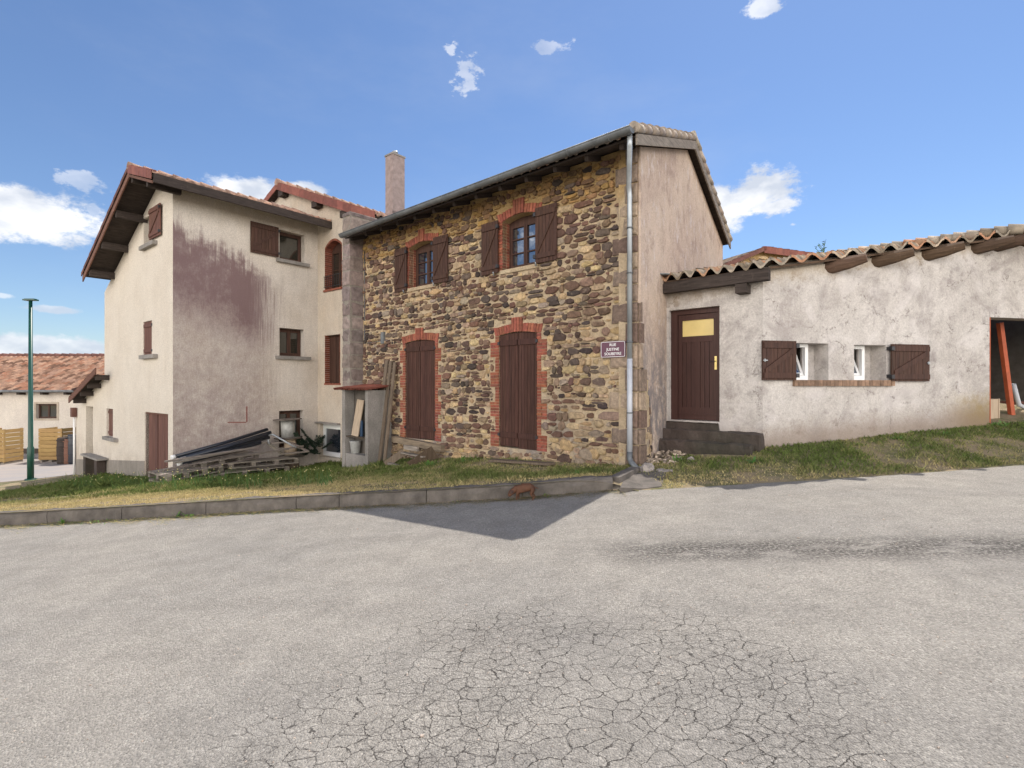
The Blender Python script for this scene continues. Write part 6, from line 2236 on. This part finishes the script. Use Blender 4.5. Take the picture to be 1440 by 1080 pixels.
# rocks and rubble by the downpipe
def rock(c, r, seed, mname, sq=(1, 1, .8), n=10):
    m_ = MB(); vs = []; fs = []
    for i in range(n+1):
        th = math.pi*i/n
        for k in range(n*2):
            ph = math.pi*k/n
            d = Vector((math.sin(th)*math.cos(ph), math.sin(th)*math.sin(ph), math.cos(th)))
            q = noise.noise(d*1.6+Vector((seed, 0, 0)))*.5+noise.noise(d*4+Vector((seed, 3, 0)))*.2
            vs.append(c+Vector((d.x*sq[0], d.y*sq[1], d.z*sq[2]))*r*(1+q))
    w2 = n*2
    for i in range(n):
        for k in range(w2): fs.append((i*w2+k, i*w2+(k+1) % w2, (i+1)*w2+(k+1) % w2, (i+1)*w2+k))
    m_.add(vs, fs); return m_
rk = FS.P(FS.s_(909, .35), .22, .35)
tag(rock(rk, .13, 3.3, 'rock', (1, 1, .95)).build('concrete_lump', M['rock']), 'grey concrete lump in front of the downpipe outlet', 'rock')
r2 = gpx(972, 648); tag(rock(r2+Vector((0, 0, .02)), .05, 7.1, 'rock').build('stone', M['rock']), 'small grey stone beside the broad weed below the door steps', 'rock')
r3 = gpx(935, 663); tag(rock(r3, .11, 9.1, 'rock', (1.6, 1, .35)).build('stone', M['rock']), 'flat brown stone between the concrete lump and the road', 'rock')
ch_ = MB()
for _ in range(190):
    px = random.gauss(918, 11); py = random.uniform(618, 652)
    p = FG.P(random.uniform(.2, 1.15), 0, random.uniform(.05, .55)); 
    p.z = gz(p.x, p.y)+random.uniform(0, .10)*max(0, 1-abs((p-FG.P(.8, 0, .1)).xy.length))
    s_ = random.uniform(.015, .05)
    Rm = Matrix.Rotation(random.random()*6, 3, 'Z') @ Matrix.Rotation(random.random()*2, 3, 'X')
    t = random.uniform(.7, 1.9)
    ch_.box(p, (s_*1.6, s_, s_*.5), Rm, (t, t*.92, t*.8))
struct(ch_.build('plaster_debris', M['rock']), 'stuff')
# concrete apron between the kerb end and the road (thin slab)
ap = MB()
vs = []
ppx = [(880, 672), (905, 664), (938, 664), (930, 686), (905, 689), (872, 688)]
pts = [gpx(x_, y_) for x_, y_ in ppx]
cent = sum(pts, Vector())/len(pts)
top = [p+Vector((0, 0, .018)) for p in pts]; bot = [p+Vector((0, 0, -.05)) for p in pts]
n = len(pts)
ap.add(top+bot, [tuple(range(n))[::-1]]+[(i, (i+1) % n, n+(i+1) % n, n+i) for i in range(n)])
struct(ap.build('pavement', M['kerb']))

# ================================================================== GRASS, WEEDS
def inside(px_, py_, poly):
    c = False; j = len(poly)-1
    for i in range(len(poly)):
        if (poly[i][1] > py_) != (poly[j][1] > py_) and px_ < (poly[j][0]-poly[i][0])*(py_-poly[i][1])/(poly[j][1]-poly[i][1])+poly[i][0]: c = not c
        j = i
    return c
poly = [(p[0], p[1]+.13) for p in EDGE if -12.5 < p[0] < KB[-1].x+.01]
poly = [(-12.5, edge_y(-12.5)+.16)]+poly
poly += [(KB[-1].x+.6, KB[-1].y+.75)]
poly += [(p.x, p.y+.10) for p in RE[1:]]
q = FB.P(FB.s_(1600), 0); poly.append((q.x, q.y))
for q in (FB.P(0, 0), FA.P(adoor[1]-.55, 0, .62), FA.P(sA0, 0, .62), FG.P(.9, 0, .5), FS.P(0, 0, .05), FS.P(S_LEFT, 0, .05), FM.P(-1.2, 0, .05), FM.P(0, 0, .05), FLS.P(0.0, 0, .05), FL.P(s_lean, 0, .05), Vector((-17.5, 19.3, 0)), Vector((-22, 16, 0)), Vector((-20, 9, 0))):
    poly.append((q.x, q.y))
path_c = gpx(0, 706)
def in_path(x, y):
    return (x < path_c.x+1.8) and abs((y-path_c.y)-(.0)) < .35+.2*noise.noise((x, y, 1)) - .12*(x-path_c.x) 
N = 120000
cand = []
rnd = random.Random(3)
areaxy = []
while len(areaxy) < N:
    # sample more densely close to the camera
    x = rnd.uniform(-14, 11.5); y = rnd.uniform(5.2, 17.5)
    if rnd.random() > min(1.0, (9.0/y)**1.2): continue
    if not inside(x, y, poly): continue
    if abs(x) > y*1.12: continue
    if in_path(x, y) and rnd.random() > .06: continue
    nz = noise.noise((x*.9, y*.9, 0))+.6*noise.noise((x*3, y*3, 5))
    if nz < -.25 and rnd.random() < .75: continue
    areaxy.append((x, y, nz))
A = np.array(areaxy)
gzv = gz_arr(A[:, :2])
rs = np.random.RandomState(5)
ang = rs.rand(N)*2*np.pi
green = 1/(1+np.exp(-(A[:, 2]*5+rs.randn(N)*1.1+.2)))
# drier near the kerb, lusher to the right under the annex wall and close to the left house
wet = np.clip((A[:, 0]-2.5)/2.5, 0, 1)*.4+np.clip((A[:, 1]-9.5)/3, 0, 1)*.7
dry = np.clip((-A[:, 0]-1.6)/2, 0, 1)*np.clip((10.2-A[:, 1])/1.2, 0, 1)
edge_d = np.clip(1-(A[:, 1]-np.interp(A[:, 0], [e[0] for e in EDGE], [e[1] for e in EDGE]))/.8, 0, 1)
green = np.clip(green+wet-dry*.75-edge_d*.6, 0, 1)
hgt = (.018+.036*rs.rand(N)**2)*(0.6+green*.7)
hgt *= 1+1.5*np.clip(np.array([noise.noise((a_[0]*2.3, a_[1]*2.3, 8)) for a_ in A])-.28, 0, 1)*2
hgt *= 1+np.clip((A[:, 1]-9.6)/1.5, 0, 1)*(A[:, 0] < -3)*.6
wid = .0035+.0035*rs.rand(N)+.0004*A[:, 1]
bx, by = np.cos(ang), np.sin(ang)
lean = hgt*(.25+rs.rand(N)*.8)
la = rs.rand(N)*2*np.pi
V = np.zeros((N, 4, 3), dtype=np.float32)
V[:, 0] = np.c_[A[:, 0]-bx*wid, A[:, 1]-by*wid, gzv-.005]
V[:, 1] = np.c_[A[:, 0]+bx*wid, A[:, 1]+by*wid, gzv-.005]
V[:, 2] = np.c_[A[:, 0]+bx*wid*.6+np.cos(la)*lean*.4, A[:, 1]+by*wid*.6+np.sin(la)*lean*.4, gzv+hgt*.6]
V[:, 3] = np.c_[A[:, 0]+np.cos(la)*lean, A[:, 1]+np.sin(la)*lean, gzv+hgt]
me = bpy.data.meshes.new('grass')
me.vertices.add(N*4); me.vertices.foreach_set('co', V.ravel())
loops = np.zeros((N, 4), dtype=np.int32)
b4 = np.arange(N)*4
loops[:, 0] = b4; loops[:, 1] = b4+1; loops[:, 2] = b4+2; loops[:, 3] = b4+3
me.loops.add(N*4); me.loops.foreach_set('vertex_index', loops.ravel())
me.polygons.add(N); me.polygons.foreach_set('loop_start', b4.astype(np.int32)); me.polygons.foreach_set('loop_total', np.full(N, 4, np.int32))
me.update(); me.validate()
ca = me.color_attributes.new('Col', 'FLOAT_COLOR', 'CORNER')
dryc = np.array([.52, .42, .21]); grc = np.array([.125, .165, .045]); yg = np.array([.26, .27, .06])
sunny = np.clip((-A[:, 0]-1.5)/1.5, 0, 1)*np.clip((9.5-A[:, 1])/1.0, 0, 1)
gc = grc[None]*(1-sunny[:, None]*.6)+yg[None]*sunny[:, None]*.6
colr = dryc[None]*(1-green[:, None])+gc*green[:, None]
colr *= (.75+.5*rs.rand(N))[:, None]
arr = np.ones((N, 4, 4), dtype=np.float32); arr[:, :, :3] = colr[:, None, :]
ca.data.foreach_set('color', arr.ravel())
def f_grass(t, b, pos):
    t.link(col_attr(t), b.inputs['Base Color']); b.inputs['Roughness'].default_value = .8; b.inputs['Specular IOR Level'].default_value = .2
    tr = t.n('ShaderNodeBsdfTranslucent'); t.link(col_attr(t), tr.inputs[0])
    mx = t.n('ShaderNodeMixShader'); mx.inputs[0].default_value = .3
    t.link(b.outputs[0], mx.inputs[1]); t.link(tr.outputs[0], mx.inputs[2])
    t.link(mx.outputs[0], [n for n in t.t.nodes if n.type == 'OUTPUT_MATERIAL'][0].inputs[0])
M['grass'] = mat('grass blades', f_grass)
me.materials.append(M['grass'])
go = bpy.data.objects.new('grass', me); COL.objects.link(go)
go['kind'] = 'stuff'

# tall seeding grass with pale heads at the left
tg = MB(); th_ = MB()
for _ in range(420):
    px = random.uniform(40, 330) if random.random() < .8 else random.uniform(330, 470)
    p = gpx(px, random.gauss(683-(px-50)*.010, 4.0))
    if p.y > 16 or p.y < 8: continue
    h = random.uniform(.12, .34)
    a = random.random()*6.28
    tp = p+Vector((math.cos(a)*h*.2, math.sin(a)*h*.2, h))
    tg.tube([p, (p+tp)/2+Vector((jit(.01), jit(.01), 0)), tp], [.006, .004, .003], 3, False, (.9, 1, .8))
    for k in range(3):
        d = Vector((jit(1), jit(1), random.uniform(.6, 1.8))).normalized(); l = random.uniform(.08, .2)
        sd_ = Vector((jit(1), jit(1), 0)).normalized()*.007
        tg.add([p-sd_, p+sd_, p+d*l], [(0, 1, 2)], shade(.3))
    if random.random() < .40:
        r = random.uniform(.006, .013)
        th_.tube([tp-Vector((0, 0, r)), tp, tp+Vector((0, 0, r))], [r*.4, r, r*.5], 5, True, shade(.2))
struct(tg.build('tall_grass', M['leaf']), 'stuff')
struct(th_.build('seed_heads', M['flower']), 'stuff')


def weed(px, py, h, n, label, leaf=.06, spread=.08, road_pt=False, name='weed', col=(1.25, 1.3, 1.1), m='leaf'):
    p = rpx(px, py) if road_pt else gpx(px, py)
    m_ = MB()
    for i in range(n):
        a = random.random()*6.28
        el_ = random.uniform(.25, 1.2)
        d = Vector((math.cos(a)*math.cos(el_), math.sin(a)*math.cos(el_), math.sin(el_)))
        L_ = h*random.uniform(.6, 1.1)
        side = d.cross(Vector((0, 0, 1))).normalized()*leaf*random.uniform(.25, .45)
        b_ = p+Vector((jit(spread), jit(spread*.6), 0))
        c = shade(.25); c = (c[0]*col[0], c[1]*col[1], c[2]*col[2])
        m1 = b_+d*L_*.45; m2 = b_+d*L_*.8+Vector((0, 0, -L_*.08)); e_ = b_+d*L_+Vector((0, 0, -L_*.25))
        m_.add([b_-side*.25, b_+side*.25, m1+side, m1-side, m2+side*.7, m2-side*.7, e_], [(0, 1, 2, 3), (3, 2, 4, 5), (5, 4, 6)], c)
    return tag(m_.build(name, M[m]), label, 'weed', 'weeds on the verge')
weed(88, 737, .14, 22, 'spiky tuft of weed at the foot of the second kerb stone', .018, .03, True)
weed(262, 726, .12, 24, 'broad leaved weed at the foot of the sunlit kerb', .07, .14, True)
weed(290, 723, .08, 12, 'small broad leaved weed right of the larger one at the kerb', .05, .10, True)
weed(400, 716, .09, 20, 'bright weed tuft where the sunlit kerb meets the shadow', .03, .08, True)
weed(150, 734, .07, 24, 'low row of yellowish weed under the sunlit kerb', .02, .30, True)
weed(345, 720, .06, 16, 'thin weed at the kerb left of the bright tuft', .02, .16, True)
weed(1058, 652, .16, 12, 'star shaped thistle rosette on the grass below the annex wall', .05, .015, col=(1.1, 1.5, 1.5))
weed(953, 650, .17, 26, 'upright green weed beside the door steps', .035, .05)
weed(824, 640, .12, 16, 'small weed at the foot of the stone wall left of the large corner stone', .03, .05)
weed(768, 638, .10, 14, 'small weed at the foot of the wall right of the right brick framed door', .03, .05)
weed(655, 650, .20, 26, 'tall weed on the grass between the two brick framed doors', .03, .10)
weed(608, 655, .18, 26, 'leafy weed on the grass below the wooden trough', .035, .12)
weed(810, 668, .12, 20, 'weed tuft on the grass above the kerb right of the dog', .025, .06)
weed(640, 706, .06, 14, 'tiny weed in the shadowed gutter left of the dog', .02, .05, True)
weed(575, 708, .06, 14, 'tiny weed in the shadowed gutter far left of the dog', .02, .06, True)
weed(770, 697, .10, 16, 'yellow green weed in the gutter right of the dog', .03, .08, True, col=(2.2, 1.9, 1.0))
weed(840, 688, .08, 22, 'green weed at the right end of the kerb', .03, .12, True)
weed(895, 688, .05, 30, 'low grassy weed on the edge of the concrete apron', .02, .20, True, col=(1.6, 1.7, 1.0))
weed(1260, 618, .10, 18, 'dark leafy weed on the bank below the right shutter', .04, .10)
weed(1405, 600, .14, 26, 'leafy weed at the foot of the garage doorway', .04, .14)
weed(1330, 612, .10, 20, 'weed tuft on the bank left of the garage doorway', .03, .12)
weed(580, 636, .14, 18, 'green weed growing inside the broken trough', .03, .06)
weed(420, 660, .16, 24, 'leafy weed at the foot of the cable reels', .035, .15)
# dry grass clippings along the gutter
gs = MB()
for _ in range(5200):
    px = random.uniform(-20, 880); base_y = float(np.interp(px, [0, 140, 280, 420, 570, 720, 800, 862], [740, 733, 725, 717, 710, 702, 695, 690]))
    p = rpx(px, base_y+abs(random.gauss(0, 3.2))*(.4+1.2*abs(noise.noise((px*.02, 0, 3)))*2)+.3)
    a = random.gauss(0.1, .6); l = random.uniform(.015, .07)
    d = Vector((math.cos(a), math.sin(a)*.7, jit(.15)))*l
    s_ = Vector((-d.y, d.x, 0)).normalized()*random.uniform(.003, .008)
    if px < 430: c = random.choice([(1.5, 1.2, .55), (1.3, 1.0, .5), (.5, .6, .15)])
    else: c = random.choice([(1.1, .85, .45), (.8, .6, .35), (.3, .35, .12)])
    p.z += random.uniform(.004, .03)
    gs.add([p-s_, p+s_, p+d], [(0, 1, 2)], c)
M['straw'] = vary('straw', (.30, .30, .26), .9, .2, 20, 30, .1, .002)
struct(gs.build('grass_clippings', M['straw']), 'stuff')
# loose grit on the road
gt = MB()
for _ in range(1500):
    x = random.uniform(-3.2, 4.5); y = random.uniform(1.9, 6.6)
    s_ = random.uniform(.002, .006)*(1 if random.random() < .97 else 2.2)
    t = random.uniform(.8, 2.0)
    gt.box((x, y, zr(x)+s_*.3), (s_*1.5, s_, s_*.7), Matrix.Rotation(random.random()*6, 3, 'Z'), (t, t*.93, t*.86))
struct(gt.build('road_grit', M['rock']), 'stuff')
# fir branches behind the reels
fb_ = MB()
def fir(base, tip, n, l):
    base = Vector(base); tip = Vector(tip)
    fb_.tube([base, tip], [.012, .004], 4, False, (2.0, 1.0, .6))
    ax = (tip-base).normalized()
    for i in range(n):
        t = i/n
        p = base.lerp(tip, t)
        for sgn in (-1, 1):
            sd_ = (ax.cross(Vector((0, 0, 1))).normalized()*sgn+ax*.6+Vector((0, 0, jit(.3)))).normalized()
            ll = l*(1-t*.7)*random.uniform(.7, 1.1)
            e_ = p+sd_*ll
            for k in range(9):
                q_ = p.lerp(e_, k/9)
                for s2 in (-1, 1):
                    nd_ = (sd_+ax*jit(.6)+Vector((jit(.8), jit(.8), jit(.8)))).normalized()*.05
                    w__ = Vector((jit(1), jit(1), jit(1))).normalized()*.009
                    fb_.add([q_-w__, q_+w__, q_+nd_], [(0, 1, 2)], shade(.4))
for k in range(20):
    a = FLS.P(random.uniform(3.2, 4.0), -.65+random.uniform(0, .45), random.uniform(.15, .6))
    fir(a, a+Vector((random.uniform(-.3, .5), random.uniform(-.4, .1), random.uniform(.1, .5))), 16, .20)
tag(fb_.build('fir_branches', M['fir']), 'heap of dark fir branches behind the cable reels', 'branches')

# ================================================================== DOG
dgp = rpx(737, 703)
DX = .55                                               # scale of the small dog
DG = thing('dog', 'small russet brown dog sniffing the gutter beside the kerb', 'dog', tuple(dgp))
def skin(name, verts, edges, radii, m, parent, sub=2, root=0):
    me = bpy.data.meshes.new(name); me.from_pydata(verts, edges, [])
    o = bpy.data.objects.new(name, me); COL.objects.link(o)
    sk = o.modifiers.new('skin', 'SKIN'); sk.use_smooth_shade = True
    sv = me.skin_vertices[0].data if me.skin_vertices else None
    if sv is None:
        return o
    for i, r in enumerate(radii):
        sv[i].radius = r if hasattr(r, '__len__') else (r, r)
        sv[i].use_root = (i == root)
    ss = o.modifiers.new('sub', 'SUBSURF'); ss.levels = sub; ss.render_levels = sub
    me.materials.append(m); o.parent = parent
    return o
def skin_mesh(name, verts, edges, radii, m, parent, sub=2, root=0):
    import bmesh
    bm = bmesh.new()
    ly = bm.verts.layers.skin.verify()
    vs = [bm.verts.new(v) for v in verts]
    for i, v in enumerate(vs):
        r = radii[i]; v[ly].radius = r if hasattr(r, '__len__') else (r, r); v[ly].use_root = (i == root)
    for a, b in edges: bm.edges.new((vs[a], vs[b]))
    me = bpy.data.meshes.new(name); bm.to_mesh(me); bm.free()
    o = bpy.data.objects.new(name, me); COL.objects.link(o)
    sk = o.modifiers.new('skin', 'SKIN'); sk.use_smooth_shade = True
    ss = o.modifiers.new('sub', 'SUBSURF'); ss.levels = sub; ss.render_levels = sub
    dg = bpy.context.evaluated_depsgraph_get(); dg.update()
    me2 = bpy.data.meshes.new_from_object(o.evaluated_get(dg))
    bpy.data.objects.remove(o)
    me2.name = name
    me2.polygons.foreach_set('use_smooth', [True]*len(me2.polygons))
    me2.materials.clear(); me2.materials.append(m)
    o2 = bpy.data.objects.new(name, me2); COL.objects.link(o2); o2.parent = parent
    return o2
# body axis along x (head at -x), sizes in metres; head lowered, turned a little to the camera
V_ = [(.10, 0, .190), (.03, 0, .200), (-.06, 0, .185), (-.125, 0, .165), (-.165, -.012, .140), (-.205, -.034, .118), (-.228, -.052, .086), (-.238, -.064, .058),   # 0-7 spine, neck, head, muzzle, nose
      (.135, 0, .178),                                 # 8 rump
      (.13, -.042, .140), (.105, -.046, .095), (.150, -.046, .052), (.140, -.046, .012), (.120, -.046, .006),   # 9-13 near hind leg
      (.15, .042, .140), (.13, .046, .095), (.172, .046, .052), (.160, .046, .012), (.142, .046, .006),   # 14-18 far hind leg
      (-.105, -.038, .120), (-.115, -.040, .070), (-.118, -.040, .012), (-.135, -.040, .006),   # 19-22 near fore leg
      (-.075, .038, .120), (-.09, .040, .070), (-.085, .040, .012), (-.10, .040, .006),       # 23-26 far fore leg
      (.175, .004, .188), (.205, .006, .180), (.232, .006, .168)]                            # 27-29 tail
E_ = [(0, 1), (1, 2), (2, 3), (3, 4), (4, 5), (5, 6), (6, 7), (0, 8), (8, 9), (9, 10), (10, 11), (11, 12), (12, 13), (8, 14), (14, 15), (15, 16), (16, 17), (17, 18),
      (2, 19), (19, 20), (20, 21), (21, 22), (2, 23), (23, 24), (24, 25), (25, 26), (8, 27), (27, 28), (28, 29)]
Rr = [.064, .066, (.074, .068), .058, .047, .047, .036, .022, .058, .030, .020, .012, .010, .009, .030, .020, .012, .010, .009, .024, .015, .011, .010, .024, .015, .011, .010, .012, .008, .005]
skin_mesh('body', V_, E_, Rr, M['dog'], DG, 2, 1)
for sg_1 in (-1, 1):
    m_ = MB()
    b_ = Vector((-.195, -.026+sg_1*.030, .150))
    pts = [b_, b_+Vector((-.016, sg_1*.034, .010)), b_+Vector((-.014, sg_1*.054, -.040)), b_+Vector((.016, sg_1*.048, -.036)), b_+Vector((.030, sg_1*.012, 0))]
    back_ = [p+Vector((.006, -sg_1*.006, 0)) for p in pts]
    m_.add([p+dgp for p in pts+back_], [(0, 1, 2, 3, 4), (9, 8, 7, 6, 5)]+[(i, (i+1) % 5, 5+(i+1) % 5, 5+i) for i in range(5)], smooth=False)
    m_.build('ear', M['dog_dark'], DG)
m_ = MB()
def ball(mb, c, r, n=8):
    vs = [c+Vector((math.sin(math.pi*i/n)*math.cos(2*math.pi*k/n)*r, math.sin(math.pi*i/n)*math.sin(2*math.pi*k/n)*r, math.cos(math.pi*i/n)*r)) for i in range(n+1) for k in range(n)]
    mb.add(vs, [(i*n+k, i*n+(k+1) % n, (i+1)*n+(k+1) % n, (i+1)*n+k) for i in range(n) for k in range(n)], smooth=True)
ball(m_, dgp+Vector((-.246, -.074, .048)), .012); m_.build('nose', M['nose'], DG)
m_ = MB(); ball(m_, dgp+Vector((-.222, -.078, .112)), .006); ball(m_, dgp+Vector((-.246, -.044, .108)), .006); m_.build('eye', M['nose'], DG)
m_ = MB(); c_ = dgp+Vector((-.148, -.006, .153)); ax_ = Vector((-.6, -.1, -.5)).normalized()
m_.tube([c_-ax_*.007, c_+ax_*.007], .041, 16); m_.build('collar', M['collar'], DG)
# turn the dog slightly about its base
DG.rotation_euler = (0, 0, rad(-4))
DG.scale = (.86, .86, .92)

# tidy helper properties
for o in bpy.data.objects:
    if '_b' in o: del o['_b']
